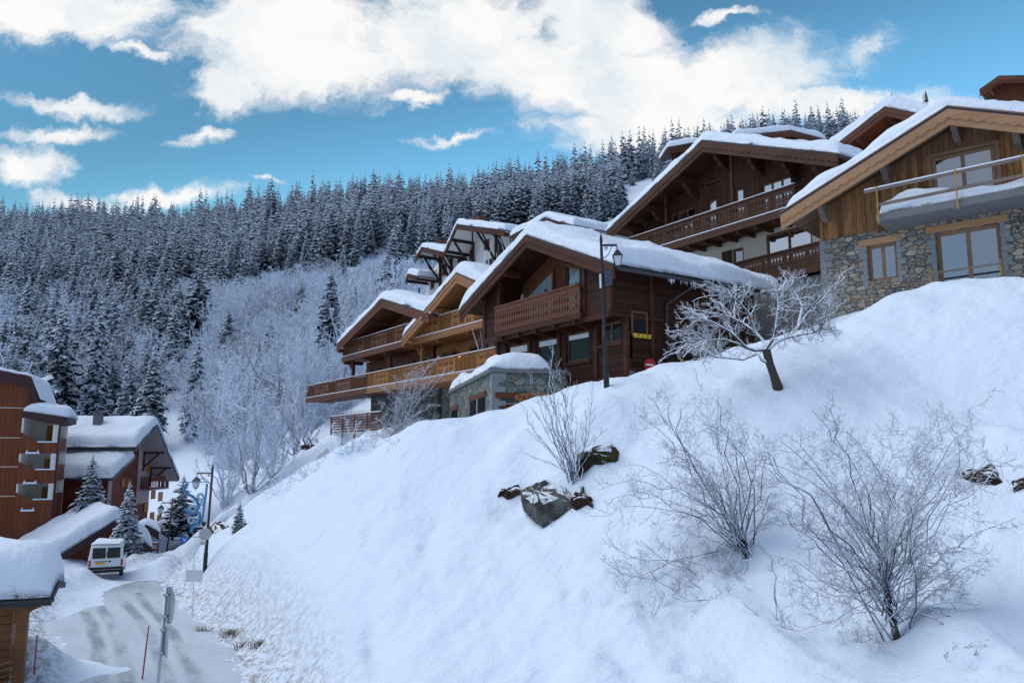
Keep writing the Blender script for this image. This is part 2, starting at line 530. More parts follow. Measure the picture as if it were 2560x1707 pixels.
for (bx, by, rx, ry, tl) in BL:
    d = ray(bx, by); cx, cy = d[0] / d[1], d[2] / d[1]
    mp = WT.n('ShaderNodeMapping', vector_type='TEXTURE')
    WT.t.links.new(wp.outputs[0], mp.inputs[0])
    mp.inputs['Location'].default_value = (cx, cy, 0); mp.inputs['Rotation'].default_value = (0, 0, tl)
    mp.inputs['Scale'].default_value = (rx / FPX, ry / FPX, 1)
    ln = WT.n('ShaderNodeVectorMath', operation='LENGTH'); WT.t.links.new(mp.outputs[0], ln.inputs[0])
    v = WT.math('SUBTRACT', 1.0, ln.outputs['Value'])
    v = WT.math('MULTIPLY', v, min(1.0, .35 + ry / 120) * (.5 if bx == 2150 else 1))
    field = v if field is None else WT.math('MAXIMUM', field, v)
det = WT.noise(WT.scale(wp.outputs[0], (.62, 1.25, 1)), 17, 10, .66)
field = WT.math('ADD', field, WT.math('MULTIPLY', WT.math('SUBTRACT', det, .5), 1.25))
front = WT.rng(field, -.14, .46)
# the rest of the dome: broken white cloud
back = WT.rng(WT.noise(gen, 2.2, 6, .6), .42, .58)
up = WT.rng(dz, .62, .8)
mask = WT.math('MULTIPLY_ADD', WT.math('SUBTRACT', front, back), isf, back)
mask = WT.math('MULTIPLY', mask, WT.math('MULTIPLY_ADD', up, -.5, 1.0))
gv1 = WT.noise(wp.outputs[0], 6, 5, .6)
shade = WT.rng(gv1, .30, .60)
ccol = WT.mix(isf, (.40, .52, .70), WT.mix(shade, (.70, .80, .88), (1.0, .985, .97)))
low = WT.rng(gv, .42, .16)
tint = WT.mix(1.0, sky.outputs[0], WT.mix(isf, (.85, .95, 1.1), WT.mix(low, (.54, .93, .94), (.66, 1.10, .94))), 'MULTIPLY')
# a deeper blue to the upper right, paler towards the ridge on the left
hz = WT.rng(WT.math('SUBTRACT', gv, WT.math('MULTIPLY', gu, .35)), .20, .62, 1.22, .52)
tn = WT.n('ShaderNodeVectorMath', operation='SCALE'); WT.t.links.new(tint, tn.inputs[0]); WT.t.links.new(hz, tn.inputs['Scale'])
bg_s = WT.n('ShaderNodeBackground'); WT.t.links.new(tn.outputs[0], bg_s.inputs[0]); bg_s.inputs[1].default_value = .10
bg_c = WT.n('ShaderNodeBackground'); WT.t.links.new(ccol, bg_c.inputs[0]); bg_c.inputs[1].default_value = .53
mx = WT.n('ShaderNodeMixShader'); WT.t.links.new(mask, mx.inputs[0])
WT.t.links.new(bg_s.outputs[0], mx.inputs[1]); WT.t.links.new(bg_c.outputs[0], mx.inputs[2])
WT.t.links.new(mx.outputs[0], w_out.inputs[0])

sl = bpy.data.lights.new('sun', 'SUN'); sl.energy = 1.05; sl.angle = R(55); sl.color = (1.0, .985, .96)
so = bpy.data.objects.new('sun', sl); COL.objects.link(so)
sdir = Vector((math.sin(SUN_AZ) * math.cos(SUN_EL), math.cos(SUN_AZ) * math.cos(SUN_EL), math.sin(SUN_EL)))
so.rotation_euler = sdir.to_track_quat('Z', 'Y').to_euler()
so.location = (0, 0, 60)
SC.view_settings.view_transform = 'Standard'
SC.view_settings.look = 'None'
SC.view_settings.gamma = 1.0
SC.view_settings.exposure = 0.90
SC.cycles.max_bounces = 6
SC.cycles.diffuse_bounces = 3
SC.cycles.transparent_max_bounces = 12
SC.cycles.use_denoising = True

# ------------------------------------------------------------------ terrain
def zroad(y): return 1.65 - .024 * (y - 20)


CP = []
def cpx(*pts):
    for (px, py, D) in pts: CP.append(tuple(W(px, py, D)))
def cw(*pts):
    for p in pts: CP.append(p)


# road and valley floor
for (x, y) in [(-7.5, 17), (-11, 18), (-8.6, 22), (-12, 24), (-16, 24), (-12, 28), (-16, 30), (-15.5, 33.5), (-20, 33), (-18.6, 38), (-22, 38), (-21, 43), (-26, 43), (-21.4, 47), (-27, 50), (-22, 54), (-32, 46), (-30, 56), (-24, 62), (-28, 68), (-40, 60), (-45, 75), (-60, 60), (-40, 90), (-60, 95), (-36, 40), (-50, 40)]:
    CP.append((x, y, zroad(y)))
# bank of snow rising to the right
cpx((700, 1700, 20.6), (900, 1700, 18.6), (1280, 1700, 16.5), (1700, 1700, 14.5), (2100, 1700, 13), (2560, 1700, 11.6))
cpx((560, 1560, 26.3), (420, 1480, 33), (900, 1500, 22.3), (1280, 1400, 21), (1280, 1200, 26), (1280, 1060, 29.5), (1000, 1400, 23.8), (800, 1420, 26.5), (600, 1400, 33), (514, 1395, 39))
cpx((700, 1320, 34), (900, 1250, 29), (1100, 1150, 28.5))
cpx((1600, 1400, 18.7), (1650, 1150, 22), (1600, 1030, 25), (1941, 968, 23), (2240, 1590, 14), (2240, 1300, 17.5), (2240, 1000, 22), (2500, 1300, 16.4), (2500, 1000, 20.5), (1900, 1300, 18.5))
# crest
cpx((612, 1316, 39), (706, 1270, 37.5), (783, 1214, 36), (844, 1150, 34.5), (925, 1127, 33.5), (1000, 1097, 33), (1090, 1060, 31.3), (1230, 1026, 30.6), (1300, 1006, 30), (1412, 976, 28.8), (1516, 957, 27.3), (1620, 948, 27.0), (1700, 938, 26.6), (1900, 876, 26.6), (2073, 811, 29), (2340, 742, 26.4), (2560, 697, 25.2))
cpx((520, 1362, 43), (440, 1380, 45), (395, 1420, 45))
# behind the crest: a shelf carrying the houses
cw((4.8, 33, 10.7), (1.5, 31.8, 10.1), (-1.5, 33, 9.2), (-3, 38, 8.6), (-.5, 40, 9.8), (8.5, 34.5, 11.4), (12, 36.5, 12.2), (12.5, 33, 13.3), (20, 31, 14.0), (16, 42, 14), (24, 40, 16), (6, 46, 12.5), (-5, 50, 8.9), (-10, 60, 9.5), (0, 60, 13), (10, 60, 16), (25, 60, 22), (-8, 80, 15), (10, 80, 22), (30, 80, 30), (45, 60, 28), (40, 40, 21), (30, 26, 15), (32, 15, 8), (20, 10, 5.2), (-22, 95, 14), (-28, 84, 7.5))
cpx((800, 1180, 46), (700, 1232, 47), (900, 1105, 46), (630, 1270, 47), (560, 1300, 50), (522, 1298, 57), (591, 1247, 57), (652, 1214, 59), (706, 1178, 60), (750, 1140, 62), (823, 1053, 69), (960, 1070, 55))
# this side of the frame
cw((-9, 14, 2.2), (-3, 12, 2.6), (4, 9, 3.6), (9, 8, 4.0), (0, 4, 3.0), (-20, 14, 2.0), (-30, 10, 1.5), (0, -20, 4), (-40, -30, 1), (40, -30, 7), (40, 0, 7), (-60, 10, 1), (60, 30, 22))
CP = np.array(CP)


def _U(r2): return np.where(r2 > 1e-9, r2 * np.log(np.maximum(r2, 1e-9)), 0)


_n = len(CP)
_S = 20.0
_P = CP[:, :2] / _S
_K = _U(((_P[:, None] - _P[None]) ** 2).sum(-1)) + np.eye(_n) * .004
_A = np.zeros((_n + 3, _n + 3)); _A[:_n, :_n] = _K; _A[:_n, _n] = 1; _A[:_n, _n + 1:] = _P; _A[_n, :_n] = 1; _A[_n + 1:, :_n] = _P.T
_w = np.linalg.solve(_A, np.concatenate([CP[:, 2], np.zeros(3)]))


def tps(x, y):
    x = np.asarray(x, float) / _S; y = np.asarray(y, float) / _S
    out = _w[_n] + _w[_n + 1] * x + _w[_n + 2] * y
    for i in range(_n): out = out + _w[i] * _U((x - _P[i, 0]) ** 2 + (y - _P[i, 1]) ** 2)
    return out


PXK = np.array([-900, 0, 520, 720, 1050, 1350, 1500, 1750, 2000, 2560, 3400], float)
ZR = np.array([140, 150, 148, 151, 147, 155, 154, 166, 174, 183, 190], float)
DR = np.array([480, 480, 480, 450, 430, 420, 410, 410, 410, 410, 410], float)
Z0 = np.array([1, 1, 4, 10, 20, 26, 30, 36, 42, 46, 50], float)


def hill(x, y):
    y = np.maximum(y, 1.0)
    px = 1280 + 1960 * x / y
    sm3 = lambda K: (np.interp(px - 150, PXK, K) + 2 * np.interp(px, PXK, K) + np.interp(px + 150, PXK, K)) / 4
    zr = sm3(ZR); dr = sm3(DR); z0 = sm3(Z0)
    s = np.clip((y - 95) / (dr - 95), 0, 1)
    z = z0 + (zr - z0) * s ** 1.12
    z = z + 7 * fbm(x / 70, y / 70, 3, 5) * np.clip((y - 90) / 60, 0, 1)
    return z - np.maximum(y - dr, 0) * .06


BUMPS = [  # plough heaps and mounds: px, py, D, height, radius
    (1400, 1165, 22, .35, .7), (1490, 1112, 23, .35, .6), (95, 1690, 19.5, .5, 1.1), (20, 1640, 20, .75, 1.0), (60, 1700, 18.5, .7, .9),
    (420, 1362, 47, .9, 1.4), (360, 1415, 52, .9, 1.6), (180, 1445, 42, .7, 1.5), (110, 1475, 39, .7, 1.5), (335, 1418, 50, .6, 1.0), (90, 1500, 36, .7, 1.5),
    (2290, 1560, 14.6, .22, .7), (2420, 1600, 13.6, .25, .7), (1460, 1690, 16, .15, .5), 
    (2240, 745, 27, .4, 1.2), (2420, 725, 26, .35, 1.5), (870, 1142, 34, .35, 1.0), (1040, 1085, 32.5, .25, 1.3), (745, 1240, 36.5, .3, 1.1),
    (1480, 1130, 24.8, .5, 1.3), (1530, 1065, 25.6, .55, 1.6), (2530, 1150, 18.4, .45, .9), (1290, 1150, 26.2, .35, .8)]
HOLES = [(1300, 1235, 25.0, .5, .8), (1470, 1150, 25.2, .35, .6), (2430, 1190, 18.0, .35, .6), (1865, 1385, 17.8, .3, .45), (2240, 1585, 14.1, .25, .4), (1945, 975, 22.8, .12, .6), (1085, 1315, 25.5, .16, .35), (1360, 1680, 16.2, .2, .35)]


# road centre line
RC = np.array([(-7.4, 16, 2.6), (-8.8, 20, 2.6), (-10.3, 23.2, 2.6), (-12.3, 27, 2.6), (-15.2, 32, 2.6), (-18.9, 38, 2.6), (-21.1, 43, 2.4), (-21.8, 47.5, 2.2), (-20.6, 52, 2.0), (-18, 56, 2.0), (-13, 60, 2.0)])


def road_d(x, y):
    """signed distance-like measure: <0 on the road"""
    best = np.full(np.shape(x), 1e9)
    for i in range(len(RC) - 1):
        a, b = RC[i], RC[i + 1]
        dx_, dy_ = b[0] - a[0], b[1] - a[1]; L = dx_ * dx_ + dy_ * dy_
        t = np.clip(((x - a[0]) * dx_ + (y - a[1]) * dy_) / L, 0, 1)
        d = np.hypot(x - a[0] - t * dx_, y - a[1] - t * dy_) - (a[2] + (b[2] - a[2]) * t)
        best = np.minimum(best, d)
    return best


def smooth(e0, e1, x):
    t = np.clip((x - e0) / (e1 - e0), 0, 1); return t * t * (3 - 2 * t)


BW, HW = [], []


def near_h(x, y, heaps=True):
    z = tps(x, y)
    rd = road_d(x, y)
    k = smooth(2.2, 0.0, rd) * smooth(62, 56, y)
    z = z * (1 - k) + zroad(y) * k
    for (p, h, r) in (BW if heaps else []): z = z + h * np.exp(-((x - p[0]) ** 2 + (y - p[1]) ** 2) / (r * r))
    for (p, h, r) in HW: z = z - h * np.exp(-((x - p[0]) ** 2 + (y - p[1]) ** 2) / (r * r))
    return z


def H(x, y, detail=True):
    x = np.asarray(x, float); y = np.asarray(y, float)
    nr = near_h(x, y)
    hl = hill(x, y)
    b = smooth(74, 108, np.hypot(x, y))
    bb = smooth(50, 100, np.hypot(x, y)) * (y < 20)
    z = nr * (1 - b) + hl * b
    z = np.where(y < 20, nr * (1 - bb) + 2.0 * bb, z)
    if detail:
        rd = road_d(x, y)
        off = smooth(-.3, .6, rd)
        hp = sum(np.exp(-((x - p[0]) ** 2 + (y - p[1]) ** 2) / (r * r)) for (p, h, r) in BW if h > .3) if BW else 0
        off = np.maximum(off, np.clip(hp * 1.2, 0, 1))
        far = 1 - smooth(60, 120, np.hypot(x, y))
        z = z + off * far * (.36 * fbm(x / 3.3, y / 3.3, 3, 1) + .10 * fbm(x / .8, y / .8, 3, 2))
        # ploughed clods along the foot of the bank
        fo = smooth(-.5, .3, rd) * smooth(2.6, .5, rd) * far
        z = z + fo * (.30 * fbm(x / .55, y / .55, 3, 3) + .16 * np.abs(fbm(x / .2, y / .2, 2, 4)))
        # wind runnels straight down the slope
        z = z + off * far * .22 * fbm((x * .9 + y * .2) / .9, (y - x * .3) / 7.0, 2, 8)
    return z


def hz(x, y): return float(H(np.array([x]), np.array([y]))[0])


def hit(px, py, d0=12.0, d1=700.0):
    d = ray(px, py); D = np.concatenate([np.arange(d0, 120, .25), np.arange(120, d1, 1.0)])
    P = np.array([0, 0, CZ]) + d[None] * (D / d[1])[:, None]
    below = P[:, 2] < H(P[:, 0], P[:, 1], False)
    if not below.any(): return None
    return P[int(np.argmax(below))]


def _seat(lst, out):
    for (a, b, c, h, r) in lst:
        q = hit(a, b, 8) if c < 36 else None
        out.append((q if q is not None and abs(q[1] - c) < 9 else W(a, b, c), h, r))


_b, _h = [], []
_seat(BUMPS, _b); _seat(HOLES, _h)
_q = random.Random(31)
for _k in range(46):      # fallen clumps and old footprints pocking the slope
    _p = hit(_q.uniform(700, 2540), _q.uniform(1080, 1690), 8)
    if _p is not None and _p[1] < 34:
        _h.append((_p, _q.uniform(.06, .17), _q.uniform(.14, .30)))
        if _q.random() < .6: _b.append((_p + np.array([_q.uniform(-.4, .4), -_q.uniform(.2, .6), 0]), _q.uniform(.05, .12), _q.uniform(.12, .25)))
for _k in range(14):      # ploughed bank on the left of the road
    _t = _k / 13
    _b.append((np.array([-15.4 - 9.6 * _t, 23.5 + 19 * _t, 0]) + np.array([_q.uniform(-.5, .5), _q.uniform(-.6, .6), 0]), _q.uniform(.35, .75), _q.uniform(.7, 1.1)))
BW += _b; HW += _h


def make_terrain():
    rad = [2.0]
    while rad[-1] < 130: rad.append(rad[-1] + max(.09, rad[-1] * .0075))
    while rad[-1] < 5200: rad.append(rad[-1] * 1.03)
    rad = np.array(rad)
    ang = np.concatenate([np.arange(-180, -48, 4.0), np.arange(-48, 48, .19), np.arange(48, 180, 4.0)])
    na, nr = len(ang), len(rad)
    A, RR = np.meshgrid(np.radians(ang), rad, indexing='ij')
    X = RR * np.sin(A); Y = RR * np.cos(A)
    Z = H(X, Y)
    far = smooth(700, 1200, RR)
    Z = Z * (1 - far) + 20 * far
    V = np.stack([X, Y, Z], -1).reshape(-1, 3)
    i = np.arange(na)[:, None]; j = np.arange(nr - 1)[None]
    i2 = (i + 1) % na
    F = np.stack([i * nr + j, i * nr + j + 1, i2 * nr + j + 1, i2 * nr + j], -1).reshape(-1, 4)
    c0 = len(V)
    V = np.concatenate([V, [[0, 0, hz(0, 0)]]])
    T = NT('snow_over_ground')
    o_ = T.obj(); at = T.n('ShaderNodeAttribute', attribute_name='dirt')
    a = T.noise(o_, 2.2, 5, .6); c = T.noise(o_, 18.0, 4, .6); e = T.noise(o_, 5.0, 6, .7)
    nb = T.bump(c, .02, .6, T.bump(a, .16, .7))
    col = T.mix(T.noise(o_, .6, 3), (.73, .81, .92), (.76, .84, .95))
    dm = T.math('MULTIPLY', T.rng(e, .42, .62), at.outputs['Fac'])
    T.pbr(T.mix(dm, col, (.40, .37, .35)), .75, .15, normal=nb)
    o = np_mesh('snow_ground', V, F, T.mat, smooth=True)
    fx, fy = V[:, 0], V[:, 1]; rd = road_d(fx, fy)
    dirt = smooth(-1.0, .2, rd) * smooth(2.6, .3, rd) * smooth(70, 50, np.hypot(fx, fy)) * (fy > 5)
    at_ = o.data.attributes.new('dirt', 'FLOAT', 'POINT'); at_.data.foreach_set('value', dirt.astype(np.float32))
    tag(o, kind='structure')


make_terrain()

# icy road laid 2 cm over the ground
def make_road():
    T = NT('icy_road')
    o = T.obj()
    # across / along coordinates come from the sheet's own uv
    uv = T.n('ShaderNodeUVMap').outputs[0]
    sp_ = T.n('ShaderNodeSeparateXYZ'); T.t.links.new(uv, sp_.inputs[0])
    u, v = sp_.outputs[0], sp_.outputs[1]
    n1 = T.noise(T.scale(uv, (5.0, .22, 1)), 1.0, 7, .68)
    n2 = T.noise(o, 5, 6, .7)
    tr = None
    for c in (.30, .42, .60, .73):
        wob = T.math('MULTIPLY_ADD', T.noise(T.scale(uv, (0, .05, 0)), 1.0, 2), .12, c - .06)
        d = T.math('ABSOLUTE', T.math('SUBTRACT', u, wob))
        w = T.rng(d, .055, .015)
        tr = w if tr is None else T.math('MAXIMUM', tr, w)
    tr = T.math('MULTIPLY', tr, T.rng(n1, .38, .62))
    wet = T.math('MULTIPLY', T.rng(v, 22, 32), .85)
    dirt = T.math('MAXIMUM', T.math('MULTIPLY', tr, .75), T.math('MULTIPLY', wet, T.rng(n1, .3, .6)))
    col = T.mix(n1, (.40, .45, .50), (.68, .73, .79))
    col = T.mix(T.math('MULTIPLY', T.rng(n2, .52, .7), .5), col, (.36, .33, .30))
    col = T.mix(T.math('MULTIPLY', dirt, .9), col, (.15, .17, .20))
    rough = T.math('MULTIPLY_ADD', dirt, -.35, .7)
    T.pbr(col, rough, .35, normal=T.bump(n2, .03, .6))
    V, F, UV = [], [], []
    pts = []
    for i in range(len(RC) - 1):
        n = 14
        for k in range(n):
            # catmull-rom
            p0, p1, p2, p3 = RC[max(i - 1, 0)], RC[i], RC[i + 1], RC[min(i + 2, len(RC) - 1)]
            t = k / n
            pts.append(.5 * ((2 * p1) + (-p0 + p2) * t + (2 * p0 - 5 * p1 + 4 * p2 - p3) * t * t + (-p0 + 3 * p1 - 3 * p2 + p3) * t ** 3))
    pts = np.array(pts); L = 0; NU = 26
    for i, p in enumerate(pts):
        d = pts[min(i + 1, len(pts) - 1)] - pts[max(i - 1, 0)]; d = d[:2] / np.linalg.norm(d[:2])
        if i: L += np.linalg.norm(pts[i][:2] - pts[i - 1][:2])
        nrm = np.array([d[1], -d[0]])
        for k in range(NU + 1):
            q = k / NU * 2 - 1
            xy = p[:2] + nrm * q * (p[2] + .25 + .18 * float(vnoise(L / 1.5, q * 3 + 50, 9)))
            V.append((xy[0], xy[1], 0)); UV.append((k / NU, L))
    V = np.array(V)
    V[:, 2] = near_h(V[:, 0], V[:, 1], False) + .03 + .05 * fbm(V[:, 0] / 1.3, V[:, 1] / 1.3, 2, 21)
    edge = np.array([abs(u_[0] * 2 - 1) for u_ in UV]); V[:, 2] -= .10 * smooth(.9, 1.0, edge)
    n = NU + 1
    for i in range(len(pts) - 1):
        for k in range(NU): F.append((i * n + k, i * n + k + 1, (i + 1) * n + k + 1, (i + 1) * n + k))
    o = np_mesh('road', V, F, T.mat, smooth=True)
    uvl = o.data.uv_layers.new(name='uv')
    li = np.zeros(len(o.data.loops), np.int32); o.data.loops.foreach_get('vertex_index', li)
    uvl.data.foreach_set('uv', np.array(UV, np.float32)[li].ravel())
    tag(o, kind='structure')


make_road()
# ------------------------------------------------------------------ building helpers
def z3(x, y): return (760 + x * .2551, 520 + y * .2551)
def z4(x, y): return (740 + x * .2551, 750 + y * .2551)
def z5(x, y): return (1130 + x * .287, 540 + y * .287)
def z6(x, y): return (1500 + x * .3061, 300 + y * .3061)
def z7(x, y): return (1900 + x * .33166, 180 + y * .33166)


def se(x): return (1 - (1 - np.clip(x, 0, 1)) ** 2.4) ** (1 / 2.4)


def lin(a, b, n): return np.linspace(a, b, n)


def edge_samples(L, r, step):
    """positions 0..L with samples crowded near both ends"""
    e = [0, .03, .08, .16, .28, .45, .7, 1.0]
    a = [x * r for x in e if x * r < L / 2]
    n = max(2, int((L - 2 * r) / step)) if L > 2 * r else 2
    m = list(np.linspace(a[-1], L - a[-1], n + 1))[1:-1]
    return np.array(a + m + [L - x for x in a[::-1]])


def snow_cap(name, parent, path, t0, t1, h, seed=0, r=.5, over=.10, sm=.5, lump=.22, mat=None, hole=None):
    """thick rounded snow lying on a roof whose (s,z) section is path, from t0 to t1"""
    path = [np.array(p, float) for p in path]
    d0 = path[0] - path[1]; d0 /= np.linalg.norm(d0); d1 = path[-1] - path[-2]; d1 /= np.linalg.norm(d1)
    path[0] = path[0] + d0 * over; path[-1] = path[-1] + d1 * over
    P = np.array(path); seg = np.linalg.norm(np.diff(P, axis=0), axis=1); cum = np.concatenate([[0], np.cumsum(seg)])
    L = cum[-1]; us = edge_samples(L, r, .3); vs = edge_samples(abs(t1 - t0), r, .35)
    ss = np.interp(us, cum, P[:, 0]); zz = np.interp(us, cum, P[:, 1])
    # softened ridge line for the snow surface
    fl = np.linspace(0, L, 600); fz = np.interp(fl, cum, P[:, 1])
    w = max(1, int(sm / L * 600)); ker = np.hanning(2 * w + 3)[1:-1]; ker /= ker.sum()
    fzz = np.convolve(np.pad(fz, w, mode='reflect', reflect_type='odd'), ker, 'valid')
    zs = np.interp(us, fl, fzz)
    nu, nv = len(us), len(vs)
    U, Vv = np.meshgrid(us, vs, indexing='ij')
    T_ = t0 + np.sign(t1 - t0) * Vv
    du = np.minimum(U, L - U); dv = np.minimum(Vv, abs(t1 - t0) - Vv)
    nse = fbm(U / 1.6 + seed * 9.1, Vv / 1.6, 3, seed)
    fine = fbm(U / .42 + seed, Vv / .42, 3, seed + 3)
    th = h * se(du / r) * se(dv / r) * (1 + lump * 2.6 * nse * np.clip(dv / r + .3, 0, 1)) + .07 * fine * se(du / r) * se(dv / r)
    S_ = np.repeat(ss[:, None], nv, 1)
    Zb = np.repeat(zz[:, None], nv, 1); Zt = np.maximum(np.repeat(zs[:, None], nv, 1), Zb - .3) + th / .9
    Zt = np.maximum(Zt, Zb + .02 * se(du / r) * se(dv / r))
    # the lip wanders a little
    wob = .22 * fbm(Vv / .9 + 3, U / .9 + seed, 2, seed + 5)
    S_ = S_ + wob * (1 - se(du / r)) * np.where(U < L / 2, -1, 1)
    T_ = T_ + .16 * fbm(U / .8, Vv * 0 + seed, 2, seed + 7) * (1 - se(dv / r))
    top = np.stack([S_, T_, Zt], -1).reshape(-1, 3); bot = np.stack([S_, T_, Zb + .004], -1).reshape(-1, 3)
    n = nu * nv
    i = np.arange(nu - 1)[:, None]; j = np.arange(nv - 1)[None]
    q = np.stack([i * nv + j, (i + 1) * nv + j, (i + 1) * nv + j + 1, i * nv + j + 1], -1).reshape(-1, 4)
    F = [q, q[:, ::-1] + n]
    rim = [k for k in range(nv)] + [a * nv + nv - 1 for a in range(1, nu)] + [(nu - 1) * nv + k for k in range(nv - 2, -1, -1)] + [a * nv for a in range(nu - 2, 0, -1)]
    rim = np.array(rim); r2 = np.roll(rim, -1)
    F.append(np.stack([rim, r2, r2 + n, rim + n], -1))
    o = np_mesh(name, np.concatenate([top, bot]), np.concatenate(F), mat or M['roofsnow'], smooth=True, parent=parent)
    bm = bmesh.new(); bm.from_mesh(o.data); bmesh.ops.recalc_face_normals(bm, faces=bm.faces); bm.to_mesh(o.data); bm.free()
    return o


def facade(mb, outline, t, depth=.22, holes=(), m=0):
    """flat wall face in (s,z) at t with rectangular openings and their reveals"""
    loops = [[Vector((p[0], p[1], 0)) for p in outline]]
    for h in holes:
        if len(h) == 4 and not hasattr(h[0], '__len__'): h = [(h[0], h[2]), (h[1], h[2]), (h[1], h[3]), (h[0], h[3])]
        loops.append([Vector((p[0], p[1], 0)) for p in h])
    tris = tessellate_polygon(loops)
    flat = [p for l in loops for p in l]
    vs = [(p[0], t, p[1]) for p in flat]
    fs = []
    for (a, b, c) in tris:
        A, B, C = flat[a], flat[b], flat[c]
        cr = (B - A).cross(C - A).z
        fs.append((a, b, c) if cr > 0 else (a, c, b))
    mb.add(vs, fs, m)
    for l in loops[1:]:
        n = len(l)
        vs = [(p[0], t, p[1]) for p in l] + [(p[0], t + depth, p[1]) for p in l]
        mb.add(vs, [(k, (k + 1) % n, n + (k + 1) % n, n + k) for k in range(n)], m)


def window(parent, s0, s1, z0, z1, t, cols=2, rows=1, fw=.09, mat='frame', glass='glass', th=.07, label=None, name='window', lower=0):
    """frame + mullions with a pane as sub-part; t is the face of the frame"""
    mb = MB()
    mb.box(s0, s1, t, t + th, z0, z0 + fw); mb.box(s0, s1, t, t + th, z1 - fw, z1)
    mb.box(s0, s0 + fw, t, t + th, z0 + fw, z1 - fw); mb.box(s1 - fw, s1, t, t + th, z0 + fw, z1 - fw)
    for k in range(1, cols):
        c = s0 + (s1 - s0) * k / cols; mb.box(c - fw * .55, c + fw * .55, t + .004, t + th, z0 + fw, z1 - fw)
    for k in range(1, rows):
        c = z0 + (z1 - z0) * k / rows; mb.box(s0 + fw, s1 - fw, t + .012, t + th, c - .025, c + .025)
    o = mb.build(name, M[mat], parent)
    g = MB(); g.box(s0 + fw * .8, s1 - fw * .8, t + th * .55, t + th * .55 + .012, z0 + fw * .8, z1 - fw * .8)
    p = g.build('pane', M[glass], o)
    if label: o['label'] = label
    return o


def chevron(lt, pk, rt, d):
    """closed section of a roof slab of vertical thickness d under the line lt-pk-rt"""
    return [lt, pk, rt, (rt[0], rt[1] - d), (pk[0], pk[1] - d), (lt[0], lt[1] - d)]


def roof(parent, lt, pk, rt, t0, t1, slab='slate', soffit='darkV', beam='darkbeam', board=.5, snow=.55, seed=0, th=.10, scallop=False, sr=.5, over=.1, lump=.22, sm=.5):
    mb = MB()
    mb.prism(chevron(lt, pk, rt, th), t0 - .05, t1, 0)
    lo = lambda p, d: (p[0], p[1] - d)
    mb.prism(chevron(lo(lt, th + .002), lo(pk, th + .002), lo(rt, th + .002), .10), t0 + .10, t1 - .02, 1)
    r = mb.build('roof', [M[slab], M[soffit]], parent)
    for side, (a, b) in enumerate(((lt, pk), (rt, pk))):
        m2 = MB()
        if not scallop:
            m2.prism([lo(a, th + .003), lo(b, th + .003), lo(b, th + board), lo(a, th + board)], t0 - .02, t0 + .08, 0)
            m2.prism([lo(a, th + .003), lo(b, th + .003), lo(b, th + board * .45), lo(a, th + board * .45)], t0 - .055, t0 - .022, 0)
        else:
            m2.prism([lo(a, th + .003), lo(b, th + .003), lo(b, th + board), lo(a, th + board)], t0 - .02, t0 + .08, 0)
            n = int(math.hypot(b[0] - a[0], b[1] - a[1]) / .38); top = []; bt = []
            for k in range(n * 8 + 1):
                f = k / (n * 8); x = a[0] + (b[0] - a[0]) * f; z = a[1] + (b[1] - a[1]) * f - th
                ph = (k % 8) / 8
                top.append((x, z - .003)); bt.append((x, z - board * .52 - .05 * abs(math.sin(math.pi * ph)) - (.03 if .3 < ph < .7 else 0)))
            m2.prism(top + bt[::-1], t0 - .06, t0 - .022, 0)
        m2.build('bargeboard', M[beam], parent)
    if snow:
        snow_cap('snow', r, [lt, pk, rt], t0 - .02, t1, snow, seed, r=sr, over=over, lump=lump, sm=sm)
    return r


def purlins(parent, pts, t0, t1, w=.2, h=.28, mat='darkbeam', name='purlin', stepped=False):
    for (s, z) in pts:
        mb = MB()
        if not stepped:
            mb.plate([(t0, z), (t1, z), (t1, z - h), (t0 + .12, z - h), (t0, z - h * .55)], s - w / 2, s + w / 2)
        else:
            L = t1 - t0
            pf = [(t0, z), (t1, z), (t1, z - h * 3.2), (t1 - .12, z - h * 3.4), (t1 - L * .42, z - h * 2.6), (t1 - L * .45, z - h * 2.1), (t0 + L * .42, z - h * 1.75), (t0 + L * .38, z - h * 1.2), (t0 + .05, z - h * 1.0), (t0, z - h * .7)]
            mb.plate(pf, s - w / 2, s + w / 2)
        mb.build(name, M[mat], parent)


def slats(mb, s0, s1, z0, z1, t, pitch=.13, w=.055, d=.04, m=0):
    n = max(2, int((s1 - s0) / pitch))
    for k in range(n):
        c = s0 + (s1 - s0) * (k + .5) / n
        mb.box(c - w / 2, c + w / 2, t, t + d, z0, z1, m)


MOTIF_DIAMOND = ["..#....#..", ".##.##.##.", ".#..##..#.", "..........", "...#..#...", "..##..##..", "...#..#..."]
MOTIF_HEART = ["..........", ".#.#..#.#.", ".###..###.", "..#....#..", "..#....#..", "..........", ".#.#..#.#.", "..........", "..#....#.."]


def fret(mb, s0, s1, z0, z1, t, motif, rep=2, d=.035, m=0):
    """pierced panel: small cells left out of a board make the cut-out pattern"""
    rows = len(motif); cols = len(motif[0]) * rep
    mz = (z1 - z0) * .12; ms = (s1 - s0) * .05
    mb.box(s0, s1, t, t + d, z0, z0 + mz, m); mb.box(s0, s1, t, t + d, z1 - mz, z1, m)
    mb.box(s0, s0 + ms, t, t + d, z0 + mz, z1 - mz, m); mb.box(s1 - ms, s1, t, t + d, z0 + mz, z1 - mz, m)
    cs = (s1 - s0 - 2 * ms) / cols; cz = (z1 - z0 - 2 * mz) / rows
    for i in range(rows):
        j = 0
        while j < cols:
            if motif[i][j % len(motif[0])] == '#': j += 1; continue
            k = j
            while k < cols and motif[i][k % len(motif[0])] != '#': k += 1
            za = z1 - mz - (i + 1) * cz
            mb.box(s0 + ms + j * cs, s0 + ms + k * cs, t, t + d, za, za + cz, m)
            j = k


